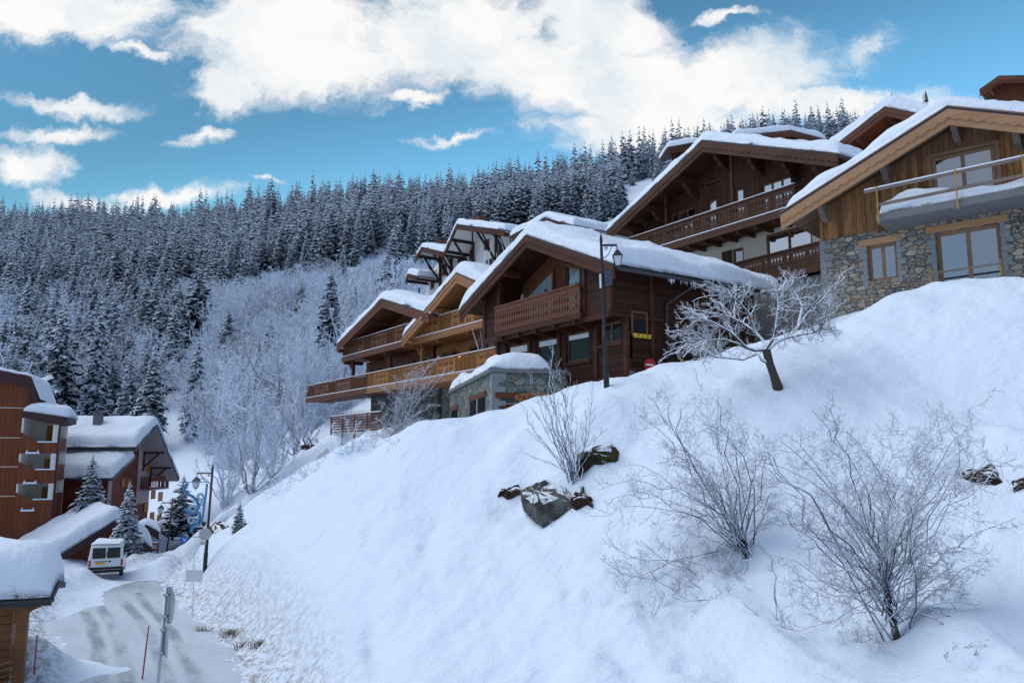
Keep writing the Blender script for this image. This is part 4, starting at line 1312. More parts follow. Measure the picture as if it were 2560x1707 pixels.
# ------------------------------------------------------------------ big chocolate chalet behind
def make_big_dark():
    fr = Frame(W(1800, 520, 43), -56.4)
    fr.o[2] -= 5.0
    X = empty('chalet', fr.o, fr.yaw, 'tall chocolate brown chalet with cream lower wall and heart pierced balconies, behind the dark one', 'chalet', 'snowy chalets on the slope')
    z0 = 5.0
    pk = fr.f(*z6(840, 165), -.6); lt = fr.f(*z6(60, 895), -.6); rt = fr.f(*z6(1890, 300), -.6)
    rt = (rt[0] + .3, (rt[1] + lt[1]) / 2 - .1); lt = (lt[0], lt[1] - .05)
    TB = 12; TW = 1.5
    sl = lambda s: pk[1] - .25 - (pk[0] - s) * (pk[1] - lt[1]) / (pk[0] - lt[0]) if s < pk[0] else pk[1] - .25 - (s - pk[0]) * (pk[1] - rt[1]) / (rt[0] - pk[0])
    w0, w1 = lt[0] + 1.5, rt[0] - 1.6
    zb = z0 - 1.25                       # balcony floor
    F = lambda x, y: fr.f(*z6(x, y), TW)
    P = [('a', F(575, 850), F(775, 705), 3), ('b', F(880, 700), F(950, 640), 1), ('c', F(1105, 650), F(1170, 550), 1), ('d', F(1320, 580), F(1560, 450), 3), ('e', F(845, 560), F(990, 470), 1), ('f', F(1075, 480), F(1220, 415), 2)]
    holes = []
    for n, a, b, c in P: holes.append((a[0], b[0], zb + .05 if n in 'abcd' else min(a[1], b[1]) - .05, max(a[1], b[1]) + .02))
    b = MB()
    wl = max(w0, min(h[0] for h in holes) - .8)
    facade(b, [(w0, zb - .2), (w1, zb - .2), (w1, sl(w1)), (pk[0], sl(pk[0])), (w0, sl(w0))], TW, .18, holes, 0)
    lwz = zb - .2
    g1 = F(1080, 1060); g2 = F(1170, 1030); g3 = F(1355, 985); g4 = F(1690, 900)
    lh = [(g1[0], g2[0], lwz - 2.3, lwz - .65), (g3[0], g3[0] + 2.9, lwz - 2.3, lwz - .35)]
    facade(b, [(w0, -6), (w1, -6), (w1, lwz), (w0, lwz)], TW + .01, .18, lh, 1)
    b.prism([(w0, -6), (w1, -6), (w1, sl(w1)), (pk[0], sl(pk[0])), (w0, sl(w0))], TW + .5, TB, 0)
    b.build('wall', [M['c4V'], M['render']], X)
    for (n, a, b_, c), h in zip(P, holes): window(X, *h, TW + .08, c, 1, .10, 'frame', 'glassdark' if n in 'e' else 'glassbright')
    for h, c in zip(lh, (1, 2)): window(X, *h, TW + .08, c, 1, .13, 'frame', 'glassbright' if c == 2 else 'glass')
    q = MB(); q.box(g1[0] - .75, g1[0] - .03, TW - .05, TW, lwz - 2.3, lwz - .65); q.build('shutter', M['c4V'], X)
    roof(X, lt, pk, rt, -.6, TB + .8, 'slate', 'c4V', 'c4beam', .62, .55, 31, scallop=True, sr=.45, lump=.16, sm=.5)
    purlins(X, [(s, sl(s) - .03) for s in (lt[0] + 1.2, lt[0] + 3.3, lt[0] + 6.0, pk[0], pk[0] + 2.4, pk[0] + 4.6, pk[0] + 6.4)], -.45, TW + .1, .24, .36, 'c4beam', stepped=True)
    for s in (F(645, 700)[0], F(1185, 480)[0]):
        q = MB(); q.box(s - .07, s + .07, .3, .44, zb, sl(s)); q.build('post', M['c4beam'], X)
    bl = fr.f(*z6(240, 985), 0)[0]; br = fr.f(*z6(1585, 520), 0)[0]
    balcony(X, bl, br, zb, z0 - .02, 0, TW, 'c4V', 'c4beam', [('H', 1)] * 8, .3, joist=1.15)
    z2 = fr.f(*z6(1400, 1090), 0)[1]
    b2l = fr.f(*z6(1000, 1210), 0)[0]
    balcony(X, b2l, fr.f(*z6(1790, 980), 0)[0] + .6, z2 - 1.15, z2, 0, TW, 'c4V', 'c4beam', [('H', 1)] * 5, .3, snow=False)
    q = MB(); q.box(b2l, w1, .1, TW, -6, z2 - 1.6); q.build('foundation', M['concrete'], X)


make_big_dark()


# ------------------------------------------------------------------ stone and weathered wood chalet, right
def make_stone_chalet():
    fr = Frame(W(2050, 620, 32.4), -41.5)
    fr.o[2] -= 4.0
    B0 = 4.0
    X = empty('chalet', fr.o, fr.yaw, 'weathered plank and rubble stone chalet with a bare concrete balcony, on top of the bank', 'chalet', 'snowy chalets on the slope')
    TF = -1.35
    pk = fr.f(*z7(1415, 262), TF); lt = fr.f(*z7(155, 1065), TF)
    rt = (2 * pk[0] - lt[0], lt[1])
    sl = lambda s: pk[1] - .27 - abs(s - pk[0]) * (pk[1] - lt[1]) / (pk[0] - lt[0])
    W0, W1 = 0.0, 2 * pk[0] - 0.0
    WZ = B0 + .30
    b = MB()
    dz1 = fr.f(*z7(1290, 645), .05); dz2 = fr.f(*z7(1765, 555), .05)
    up = (dz1[0], dz2[0], B0 + 1.05, (dz1[1] + dz2[1]) / 2)
    facade(b, [(W0 + .02, WZ), (W1, WZ), (W1, sl(W1)), (pk[0], sl(pk[0])), (W0 + .02, sl(W0))], .05, .12, [up], 0)
    b.prism([(W0 + .02, WZ), (W1, WZ), (W1, sl(W1)), (pk[0], sl(pk[0])), (W0 + .02, sl(W0))], .25, 10, 0)
    b.build('wall', [M['oldV']], X)
    w_ = (fr.f(*z7(805, 1320), 0)[0], fr.f(*z7(1040, 1530), 0)[0], B0 - 1.72, B0 - .25)
    d_ = (fr.f(*z7(1322, 1230), 0)[0], fr.f(*z7(1800, 1140), 0)[0], B0 - 2.6, B0 - .18)
    s_ = MB()
    facade(s_, [(W0, -4), (W1, -4), (W1, WZ - .004), (W0, WZ - .004)], 0, .32, [w_, d_], 0)
    s_.box(W0, W1, .5, 10, -4, WZ - .004); s_.box(W0, W0 + .3, .001, .5, -4, WZ - .004)
    q = MB(); rr = random.Random(3); z = WZ - .03; k = 0
    while z > 0.6:
        h = rr.uniform(.13, .26); w1 = rr.uniform(.35, .55) if k % 2 else rr.uniform(.18, .28)
        q.box(-.015, w1, -.015, .3 if k % 2 else .55, z - h, z); z -= h + .015; k += 1
    for (s, sg) in ((w_[0] - .02, -1), (w_[1] + .02, 1), (d_[0] - .02, -1), (d_[1] + .02, 1)):
        z = (w_[3] if abs(s - w_[0]) < .1 or abs(s - w_[1]) < .1 else d_[3]) - .01; zl = w_[2] if z < B0 and abs(s - w_[0]) < 1.5 else d_[2]; k = 0
        while z > zl:
            h = rr.uniform(.16, .3); w1 = .30 if k % 2 else .16
            q.box(s, s + sg * w1, -.018, .06, z - h, z); z -= h + .015; k += 1
    s_.add(q.v, q.f, 1)
    s_.build('stone_wall', [M['stone'], M['quoin']], X, recalc=False)
    window(X, w_[0], w_[1], w_[2], w_[3], .17, 2, 1, .11, 'frameold', 'glass')
    window(X, d_[0], d_[1], d_[2], d_[3], .17, 2, 1, .13, 'frameold', 'glass', name='glazed_door')
    window(X, up[0] + .02, up[1] - .02, up[2], up[3] - .03, .02, 2, 1, .12, 'frameold', 'glass', name='glazed_door')
    for (a, c, z) in ((w_[0] - .32, w_[1] + .2, w_[3]), (d_[0] - .35, d_[1] + .3, d_[3])):
        q = MB(); q.box(a, c, -.04, .3, z + .002, z + .27); q.build('lintel', M['oldbeam'], X, bevel=.015)
    q = MB(); q.box(up[0] - .18, up[1] + .18, 0, .049, up[3], up[3] + .14); q.box(up[0] - .16, up[0], 0, .049, up[2], up[3]); q.box(up[1], up[1] + .16, 0, .049, up[2], up[3]); q.build('door_casing', M['frameold'], X)
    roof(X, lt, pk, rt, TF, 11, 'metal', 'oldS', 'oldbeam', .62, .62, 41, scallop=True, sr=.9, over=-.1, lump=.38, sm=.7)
    # flashing strip between snow and bargeboard
    q = MB(); q.prism(chevron((lt[0] - .02, lt[1] + .03), (pk[0], pk[1] + .03), (rt[0] + .02, rt[1] + .03), .06), TF - .09, TF - .055); q.build('flashing', M['copper'], X)
    purlins(X, [(s, sl(s) - .0) for s in (.35, 2.9, pk[0], pk[0] + 1.95, pk[0] + 4.2)], TF + .12, .06, .22, .22, 'greybeam', 'bracket', stepped=True)
    # balcony slab with snow and site railing
    a = fr.f(*z7(885, 1090), -1.3)[0]
    z1 = B0 + .55; z0 = B0 - .0
    q = MB(); q.plate([(-1.55, z1 - .30), (-1.55, z1), (.04, z1), (.04, z1 - .33)], a, W1 - .4); sb = q.build('balcony', M['concrete'], X, bevel=.02)
    snow_cap('snow', sb, [(a + .05, z1 + .004), (W1 - .5, z1 + .004)], -1.5, .0, .42, 44, r=.45, over=0, lump=.45)
    zr = fr.f(*z7(1420, 775), -1.6)[1]
    r_ = MB(); r_.bar((a - .35, -1.6, zr), (W1 - .4, -1.6, zr + .06), .06, .11); r_.bar((a + .05, -1.6, zr - .62), (W1 - .4, -1.6, zr - .55), .04, .12)
    rl = r_.build('guard_rail', M['greybeam'], sb)
    r_ = MB(); r_.bar((a - .33, -1.6, zr + .085), (W1 - .4, -1.6, zr + .145), .07, .06); r_.build('snow', M['roofsnow'], rl, bevel=.02)
    for s in (a + .13, fr.f(*z7(1480, 850), -1.6)[0], fr.f(*z7(1985, 700), -1.6)[0]):
        r_ = MB(); r_.box(s - .025, s + .025, -1.66, -1.632, z1 - .42, zr + .12); r_.build('guard_post', M['sitepost'], sb)
    # railing across the ground floor door
    ra = fr.f(*(2100 + 1145 * .1956, 560 + 570 * .1956), -.5); rb = fr.f(*(2100 + 2040 * .1956, 560 + 410 * .1956), -.5)
    Y = empty('site_railing', fr.world(ra[0], -.5, ra[1] - 1.2), fr.yaw, 'makeshift plank railing on two yellow posts across the ground floor door', 'railing')
    L = rb[0] - ra[0]
    for s in (0, L):
        r_ = MB(); r_.box(s - .03, s + .03, .02, .06, -.4, 1.2); r_.build('post', M['sitepost'], Y)
    r_ = MB(); r_.bar((-.3, 0, 1.0), (L + .05, 0, 1.03), .025, .07); r_.bar((-.4, 0, .34), (L + .6, 0, .42), .025, .2); r_.build('plank', M['greybeam'], Y)
    return fr


M['copper'] = plain('copper_flashing', (.22, .12, .10), .5, .5, .3)
M['sitepost'] = plain('yellow_site_post', (.42, .23, .06), .6, var=.3, nscale=10)
C5F = make_stone_chalet()


# ------------------------------------------------------------------ white apartment house with stepped gables
def make_white_house():
    fr = Frame(W(1140, 560, 74), -56.4)
    fr.o[2] -= 14.0
    X = empty('apartment_house', fr.o, fr.yaw, 'white apartment house with stepped snowy gables and black timber braces', 'building')
    B = 14.0
    T0 = -2.2
    TW = .3
    f = lambda z, x, y, t=T0: fr.f(*z(x, y), t)
    gs = [(f(z3, 998, 700), f(z3, 1012, 640), f(z3, 1112, 665), 1), (f(z3, 1103, 462), f(z3, 1150, 380), f(z3, 1375, 432), 2), (f(z3, 1375, 432), f(z3, 1492, 158), f(z3, 1960, 215), 3), (f(z5, 505, 175), f(z5, 800, 15), f(z5, 1062, 80), 4)]
    wl_ = [fr.f(*z3(1150, 700), TW)[0], fr.f(*z3(1212, 600), TW)[0], fr.f(*z3(1490, 440), TW)[0], fr.f(*z3(1960, 215), TW)[0]]
    b = MB()
    b.box(wl_[0], wl_[3] + 8, TW + .02, 8, -14, gs[1][2][1] - 2.2); b.box(wl_[1], wl_[3] + 8, TW + .016, 8, -14, gs[1][2][1] - .35)
    for i, (l, p, r, k) in enumerate(gs):
        slope = max(.25, (p[1] - l[1]) / max(p[0] - l[0], .05))
        dl = p[0] - l[0]
        dr = max(r[0] - p[0], .6); sr_ = max(.05, min((p[1] - r[1]) / dr, .6)); r = (p[0] + dr, p[1] - dr * sr_)
        w0, w1 = wl_[i], r[0] + .2
        zz_ = lambda s: p[1] - .2 - (p[0] - s) * slope if s < p[0] else p[1] - .2 - (s - p[0]) * sr_
        tb = 8 + 0 * k
        zz_ = lambda s: p[1] - .2 - (p[0] - s) * slope if s < p[0] else p[1] - .2 - (s - p[0]) * sr_
        b.prism([(w0, -14), (w1, -14), (w1, zz_(w1))] + ([(p[0], zz_(p[0]))] if w0 < p[0] else []) + [(w0, zz_(w0))], TW + .004 * k, tb, 0)
        m = MB(); m.prism(chevron(l, p, r, .10), T0, tb + .3, 0)
        m.prism(chevron((l[0], l[1] - .102), (p[0], p[1] - .102), (r[0], r[1] - .102), .06), T0 + .1, tb, 1)
        rf = m.build('roof', [M['slate'], M['whitewall']], X)
        snow_cap('snow', rf, [l, p, r], T0 - .02, tb + .3, .55, 50 + k, r=.4, over=.05, lump=.1, sm=.6)
        m = MB()
        for a in (l, r): m.prism([(a[0], a[1] - .10), (p[0], p[1] - .10), (p[0], p[1] - .5), (a[0], a[1] - .5)], T0 - .05, T0 + .08)
        m.build('bargeboard', M['darkbeam'], X)
        m = MB(); n = max(1, int(dl / .75))
        for q in range(1, n + 1):
            s = p[0] - dl * q / (n + .3); z = p[1] - (p[0] - s) * slope - .30
            m.box(s - .07, s + .07, T0 + .1, TW, z - .14, z + .12)
        nr = int(dr / .75)
        for q in range(1, nr + 1):
            s = p[0] + dr * q / (nr + .3); z = p[1] - (s - p[0]) * sr_ - .30
            m.box(s - .07, s + .07, T0 + .1, TW, z - .14, z + .12)
        m.build('rafters', M['timber'], X)
        m = MB()
        for s in ([max(w0 + .1, p[0] - dl * .45), p[0] + dr * .38, p[0] + dr * .72] if dr > 3 else [w0 + .1]):
            top = zz_(s) - .1
            m.bar((s, TW - .12, top - 4.6), (s, TW - .12, top), .2, .2)
            m.bar((s, TW - .1, top - 2.6), (s, T0 + .4, top - .15), .16, .16)
            m.bar((s, TW - .12, top - 2.7), (s - 1.2, TW - .9, zz_(s - 1.2) - .1), .14, .14); m.bar((s, TW - .12, top - 2.7), (s + 1.2, TW - .9, zz_(min(s + 1.2, r[0])) - .1), .14, .14)
        m.build('braces', M['timber'], X)
    b.build('wall', [M['whitewall']], X)
    for (a, c) in (((1355, 670), (1395, 540)), ((1620, 520), (1650, 350)), ((1262, 745), (1285, 615)), ((1240, 790), (1262, 720)), ((1765, 420), (1810, 300)), ((1905, 470), (1930, 345)), ((1780, 565), (1850, 525)), ((1540, 530), (1590, 490))):
        p0 = fr.f(*z3(*a), TW - .06); p1 = fr.f(*z3(*c), TW - .06)
        s0, s1 = p0[0], max(p1[0], p0[0] + .7); zc = (p0[1] + p1[1]) / 2; hh = max(abs(p1[1] - p0[1]) / 2, .45)
        window(X, s0, s1, zc - hh, zc + hh, TW - .06, 1, 1, .14, 'frame', 'glassdark')
    for (x, y, t) in ((1720, 90, 4), (1350, 330, 4)):
        p0 = fr.f(*z3(x, y), t)
        m = MB(); m.box(p0[0] - .5, p0[0] + .5, t - .4, t + .4, p0[1] - 1.6, p0[1]); m.build('chimney', M['midbeam'], X)
        m = MB(); m.box(p0[0] - .65, p0[0] + .65, t - .55, t + .55, p0[1] + .15, p0[1] + .3); m.build('chimney_cap', M['metal'], X)


M['timber'] = plain('black_brown_timber', (.03, .017, .015), .7)
make_white_house()


# ------------------------------------------------------------------ chalets of which only roofs show
def roof_chalet(o, yaw, lt, pk, rt, t0, depth, wallh, label, seed, snow=.6, matw='darkV', beam='darkbeam', overh=1.2, scallop=False):
    fr = Frame(o, yaw)
    X = empty('chalet', fr.o - np.array([0, 0, wallh]), fr.yaw, label, 'chalet', 'snowy chalets on the slope')
    up = lambda p: (p[0], p[1] + wallh)
    lt, pk, rt = up(lt), up(pk), up(rt)
    sl = (pk[1] - lt[1]) / (pk[0] - lt[0])
    zr = lambda s: pk[1] - .22 - abs(s - pk[0]) * (sl if s < pk[0] else (pk[1] - rt[1]) / (rt[0] - pk[0]))
    w0, w1 = lt[0] + .9, rt[0] - .9
    b = MB(); b.prism([(w0, -6), (w1, -6), (w1, zr(w1)), (pk[0], zr(pk[0])), (w0, zr(w0))], t0 + overh, t0 + depth - .5); b.build('wall', M[matw], X)
    roof(X, lt, pk, rt, t0, t0 + depth, 'slate', matw, beam, .5, snow, seed, sr=.6, lump=.12, scallop=scallop)
    purlins(X, [(pk[0], pk[1] - .26), ((lt[0] + pk[0]) / 2, zr((lt[0] + pk[0]) / 2) - .03)], t0 + .12, t0 + overh + .1, .24, .32, beam)
    return X


# brown gable with wide soffit just behind the stone chalet
p = W(1900 + 940 * .33166, 180 + 262 * .33166, 45)
q = Frame(p, -41.5); l_ = q.f(*z7(640, 495), 0)
roof_chalet(p, -41.5, (l_[0] - 1.2, l_[1] - 1.2 * l_[1] / l_[0]), (0, 0), (-l_[0], l_[1]), 0, 12, 9, 'red brown chalet of which one steep snowy gable shows behind the stone chalet', 61, .75, 'redV', 'midbeam', 2.2)
# topmost roof at the right edge
p = W(1900 + 1800 * .33166, 180 + 30 * .33166, 60)
q = Frame(p, -41.5); l_ = q.f(*z7(1675, 128), 0)
roof_chalet(p, -41.5, (l_[0] - .2, l_[1]), (0, 0), (-l_[0] + 3, l_[1] * 1.0 - .6), 0, 10, 10, 'small chalet top with a scalloped bargeboard and bare slate, highest of all', 62, 0, 'midV', 'midbeam', 1.4, True)
# roof left of the chocolate chalet
p = W(1664, 368, 62)
roof_chalet(p, 4, (.2, 0), (2.8, .55), (6.2, -.1), 0, 2.6, 10, 'chalet whose snowy eave pokes out left of the chocolate chalet ridge', 63, .55, 'darkV', 'darkbeam', .8)
# flat snowy roof behind its ridge
p = W(*z6(1560, 85), 70)
roof_chalet(p, 8, (-5.6, -.9), (0, .0), (3.4, -.7), 0, 8, 10, 'low snowy roof seen over the chocolate chalet ridge', 64, .7, 'midV', 'midbeam', .6)
# ------------------------------------------------------------------ left: brown apartment block with loggia tower
def zb(x, y): return (x * .2423, 900 + y * .2423)
def zl(x, y): return (x * .287, 850 + y * .287)
def zr2(x, y): return (x * .2915, 1250 + y * .2915)
def zd(x, y): return (380 + x * .1913, 1120 + y * .1913)


def make_block():
    fr = Frame(W(60, 1300, 58), 22)
    base = zroad(58) - .4
    dz = fr.o[2] - base; fr.o[2] = base
    X = empty('apartment_block', fr.o, fr.yaw, 'red brown boarded apartment block with a stack of open white loggias, at the left edge', 'building')
    f = lambda x, y, t=0: fr.f(*zb(x, y), t)
    wr = f(255, 560)[0]
    a, b_, c = f(0, 110), f(338, 178), f(418, 452)
    sl = (a[1] - b_[1]) / (a[0] - b_[0])
    L = -20
    top = lambda s: b_[1] + (s - b_[0]) * sl
    b = MB()
    wr2 = f(360, 470)[0]
    b.prism([(L, -2), (wr, -2), (wr, f(255, 560)[1]), (wr2, f(360, 470)[1]), (b_[0], b_[1] - .3), (L, top(L) - .3)], 0, 7, 0)
    w = b.build('wall', M['redV'], X)
    for y in (490, 800, 1100, 1405):
        q = MB(); z = f(0, y)[1]; q.box(L, f(275 if y == 490 else 240 - (y - 800) * .075, y)[0], -.03, -.002, z - .028, z + .028); q.build('band', M['render'], X)
    r = MB()
    r.prism([(L, top(L)), (b_[0], b_[1]), (c[0], c[1]), (c[0] - .32, c[1]), (b_[0] - .18, b_[1] - .75), (L, top(L) - .75)], -.5, 7.3)
    rf = r.build('roof', M['maroon'], X)
    snow_cap('snow', rf, [(L, top(L) + .01), (b_[0], b_[1] + .01), (c[0] + .02, c[1] + .3)], -.48, 7.2, .22, 70, r=.4, over=0, lump=.1, sm=.2)
    q = MB(); q.box(f(300, 340)[0], f(318, 340)[0], -.02, -.003, f(300, 415)[1], f(300, 335)[1]); q.build('slit_window', M['glassdark'], X)
    # loggia tower
    sL = wr; sR = f(612, 900)[0]; D = 3.4
    lv = [(f(400, 850)[1], f(260, 745)[1], f(300, 600)[1]), (f(390, 1130)[1], f(225, 1045)[1], f(300, 962)[1]), (f(360, 1435)[1], f(200, 1360)[1], f(300, 1268)[1])]
    sm = sL + (sR - sL) * .46
    for i, (zp, zs, zc) in enumerate(lv):
        nextz = lv[i + 1][2] if i < 2 else -1.0
        T0 = -.9
        q = MB()
        q.prism([(sL, nextz), (sR, nextz), (sR, zp), (sm, zp), (sL, zs)], T0, T0 + .15)
        q.box(sR - .15, sR, T0 + .151, D, nextz + .15 if i < 2 else -1, zp + .35)
        lg = q.build('parapet', M['redV'], X)
        q = MB(); q.box(sm, sR - .02, T0 - .06, T0 + .1, zp + .002, zp + .09); q.build('snow', M['roofsnow'], lg, bevel=.02)
        q = MB(); q.box(sL, sR - .16, T0 + .16, D, nextz - .002 + .15, nextz + .30); q.box(sL - .001, sL + .12, T0 + .15, D, nextz + .30, zc); q.box(sR - .38, sR - .05, T0 + .02, T0 + .3, zp, zc + .0); q.box(sR - .4, sR - .05, D - .4, D - .1, zp, zc)
        q.box(sL, sR, D, D + .2, nextz, zc - .0)
        q.build('loggia', M['whitewall'], X)
        q = MB(); q.box(sL + 1.0, sL + 1.75, D - .05, D - .003, nextz + .30, zc - .4); q.build('door', M['shutter'], X)
        q = MB(); q.box(sm + .1, sR - .5, D - .9, D - .84, zp - .05, zp + .04); q.box(sm + .1, sR - .5, D - .9, D - .84, zp - .35, zp - .28); q.build('rail', M['midbeam'], X)
        if i < 3:
            q = MB(); z = nextz if i < 2 else f(300, 1545)[1]; q.box(sL + .45, sL + 1.3, T0 - .3, T0 - .002, z - .02, z + .10); q.box(sL + .5, sL + .56, T0 - .3, T0 - .2, z + .101, z + .24); q.box(sL + 1.2, sL + 1.26, T0 - .3, T0 - .2, z + .101, z + .24)
            q.build('snowy_ledge', M['roofsnow'], X)
    q = MB(); q.box(sL + 1.6, sR - .1, -.7, 3, -2, lv[2][0] - 1.0); q.build('plinth', M['render'], X)
    rl, rr_ = f(235, 525, -1.2), f(650, 590, -1.2)
    r = MB(); r.prism([(rl[0], rl[1]), (rr_[0] + .3, rr_[1]), (rr_[0] + .3, rr_[1] - .35), (rr_[0] - .4, rr_[1] - .55), (rl[0], rl[1] - .45)], -1.3, D + .4); t2 = r.build('tower_roof', M['maroon'], X)
    snow_cap('snow', t2, [(rl[0] + .1, rl[1] + .005), (rr_[0] + .35, rr_[1] + .005)], -1.3, D + .4, .75, 71, r=.9, over=.05, lump=.2)
    q = MB(); p0 = f(625, 640, -1.0); p1 = f(560, 1560, -1.0); q.tube([(p0[0], -1.0, p0[1] - .2), (p0[0] - .05, -1.0, p0[1] - 1), (p0[0] - .05, -1.0, -1)], .06, 8); q.build('downpipe', M['maroon'], X)


M['maroon'] = plain('maroon_fascia', (.055, .022, .025), .6)
M['mauve'] = boards('mauve_boards', (.12, .036, .026), (.17, .056, .04), 'H', .3, .75, gap=.03)
make_block()


def make_red_house():
    g0 = zroad(66) - .6
    xg = -31.7
    fr = Frame((xg, 66, g0), 0)
    X = empty('red_house', fr.o, 0, 'dark red house with two tiers of roof snow and orange shutters in the valley', 'building')
    g = lambda x, y, s=0: fr.g(*zl(x, y), s)
    pk = g(1372, 735, .9); le = g(1183, 930, .9); re_ = g(1562, 1205, .9)
    OV = 2.1                                     # gable overhang
    SG = .9 - OV
    sl1 = (pk[1] - le[1]) / (pk[0] - le[0]); sl2 = (pk[1] - re_[1]) / (re_[0] - pk[0])
    zr = lambda t: pk[1] - .3 - ((pk[0] - t) * sl1 if t < pk[0] else (t - pk[0]) * sl2)
    t0, t1 = le[0] + 1.2, re_[0] - 1.4
    L = -6.6
    b = MB(); b.plate([(t0, -1), (t1, -1), (t1, zr(t1)), (pk[0], zr(pk[0])), (t0, zr(t0))], L, SG, 0)
    tm = pk[0] + .4
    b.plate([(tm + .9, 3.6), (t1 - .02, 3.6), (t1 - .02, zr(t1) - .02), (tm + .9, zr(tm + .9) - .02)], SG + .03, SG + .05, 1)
    b.plate([(t0 + .02, -1), (tm, -1), (tm, zr(tm) - .02), (pk[0], zr(pk[0]) - .02), (t0 + .02, zr(t0) - .02)], SG + .002, SG + .02, 2)
    b.plate([(tm, -1), (t1, -1), (t1, 2.19), (tm, 2.19)], SG + .002, SG + .025, 2)
    b.build('wall', [M['redH'], M['mauvewhite'], M['mauve']], X)
    r = MB()
    r.plate([le, pk, re_, (re_[0], re_[1] - .22), (pk[0], pk[1] - .25), (le[0], le[1] - .3)], L - .6, .9, 0)
    r.plate([(le[0] + .1, le[1] - .302), (pk[0], pk[1] - .252), (re_[0] - .1, re_[1] - .222), (re_[0] - .1, re_[1] - .26), (pk[0], pk[1] - .30), (le[0] + .1, le[1] - .35)], L, .86, 1)
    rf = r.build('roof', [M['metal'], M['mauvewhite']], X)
    cap = snow_cap('snow', None, [(p[0], p[1] + .01) for p in (le, pk, re_)], -.92, 7.2, .75, 80, r=.6, over=.05, lump=.08, sm=.5)
    # section lies in (t,z): turn the cap a quarter round
    cap.data.transform(Matrix(((0, -1, 0, 0), (1, 0, 0, 0), (0, 0, 1, 0), (0, 0, 0, 1)))); cap.parent = rf
    m = MB(); c = g(1195, 735, -3.2)
    ct = pk[0] - 1.3
    s_ = -3.6
    m.box(s_ - .3, s_ + .3, ct - .3, ct + .3, pk[1] - 1.5, pk[1] + .75); ch = m.build('chimney', M['concrete'], rf)
    m = MB(); m.box(s_ - .38, s_ + .38, ct - .38, ct + .38, pk[1] + .95, pk[1] + 1.05); m.box(s_ - .25, s_ + .25, ct - .25, ct + .25, pk[1] + .752, pk[1] + .95); m.build('chimney_cap', M['concrete'], ch)
    # lean-to in front
    la = (t0 - .1, g(1000, 1022, -2)[1] - .2); lb = (t0 - 3.4, g(1075, 1192, 0)[1])
    la = (t0 - .05, lb[1] + 1.55)
    r = MB(); r.plate([lb, la, (la[0], la[1] - .2), (lb[0], lb[1] - .22)], L + .2, .3); rl = r.build('lean_to_roof', M['metal'], X)
    cap = snow_cap('snow', None, [(lb[0], lb[1] + .01), (la[0] - .05, la[1] + .01)], -.32, 6.4, .85, 81, r=.6, over=.05, lump=.08)
    cap.data.transform(Matrix(((0, -1, 0, 0), (1, 0, 0, 0), (0, 0, 1, 0), (0, 0, 0, 1)))); cap.parent = rl
    q = MB(); q.box(L + .5, -.6, lb[0] + 1.1, t0 - .002, -1, lb[1] + .2); q.build('lean_to_wall', M['redH'], X)
    q = MB(); q.box(-.599, -.57, lb[0] + 1.1, lb[0] + 1.7, 1.5, lb[1] + .2); q.build('white_panel', M['mauvewhite'], X)
    q = MB(); z = g(1000, 1385, -.6)[1]; q.box(-3.2, -.55, lb[0] + 1.04, lb[0] + 1.098, z - .05, z + .05); q.build('band', M['render'], X)
    # bracing under the overhang
    for (t, za) in ((pk[0] + 2.2, None), (t1 - .1, None)):
        z = zr(t) - .1
        q = MB(); q.bar((SG, t, z - .0), (.7, t, z), .16, .16); q.bar((SG + .05, t, z - 1.3), (.2, t, z - .1), .14, .14); q.box(SG + .03, SG + .17, t - .08, t + .08, z - 1.6, z); q.build('brace', M['maroon'], X)
    q = MB(); z = le[1] - .4; q.bar((SG, t0, z - 1.0), (.5, t0 - .1, z), .14, .14); q.build('brace', M['maroon'], X)
    # shutters and windows, on the gable
    for (x, y0, y1) in ((1305, 870, 955), (1292, 1075, 1150), (1347, 1108, 1185), (1410, 1135, 1190), (1333, 1300, 1380), (1396, 1322, 1400), (1271, 1418, 1490), (1322, 1500, 1570), (1386, 1520, 1590)):
        a = g(x - 14, y0, SG + .05); c = g(x + 16, y1, SG + .05)
        q = MB(); q.box(SG + .031, SG + .09, a[0], max(c[0], a[0] + .7), c[1], a[1]); q.build('shutter', M['shutter'], X)
    for (x, y0, y1) in ((1072, 1210, 1280), (1122, 1218, 1285)):
        a = g(x - 12, y0, -.56); c = g(x + 14, y1, -.56)
        q = MB(); q.box(-.569, -.53, a[0], a[0] + .6, c[1], a[1]); q.build('shutter', M['shutter'], X)
    a = g(1320, 1190, SG + 1.0); c = g(1450, 1285, SG + 1.0)
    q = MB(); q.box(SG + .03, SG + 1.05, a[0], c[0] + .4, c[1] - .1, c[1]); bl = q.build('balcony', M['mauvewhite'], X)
    q = MB(); q.box(SG + .95, SG + 1.03, a[0], c[0] + .4, a[1] - .1, a[1]); q.box(SG + .95, SG + 1.0, a[0], c[0] + .4, c[1] + .05, c[1] + .15)
    n = 12
    for k in range(n + 1):
        t = a[0] + (c[0] + .4 - a[0]) * k / n; q.box(SG + .96, SG + 1.0, t - .06, t + .06, c[1], a[1])
    for t in (a[0], c[0] + .36):
        for k in range(5): q.box(SG + .1 + k * .2, SG + .22 + k * .2, t, t + .04, c[1], a[1])
    q.build('balustrade', M['redH'], bl)
    # low wall with a snowy porch roof beneath
    q = MB(); q.box(SG + .1, SG + .5, t1 - 4, t1 + 4, -1.5, .75); q.build('base_wall', M['concrete'], X)


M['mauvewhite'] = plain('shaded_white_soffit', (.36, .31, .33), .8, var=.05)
make_red_house()

# snow-buried shed roof between the block and the van
p = W(285, 1300, 54)
roof_chalet(p, 43, (-4.6, -2.9), (0, 0), (2.6, -2.0), 0, 7.5, 3.2, 'small shed almost buried under one smooth slab of snow beside the boarded block', 82, .95, 'redV', 'maroon', 1.0)
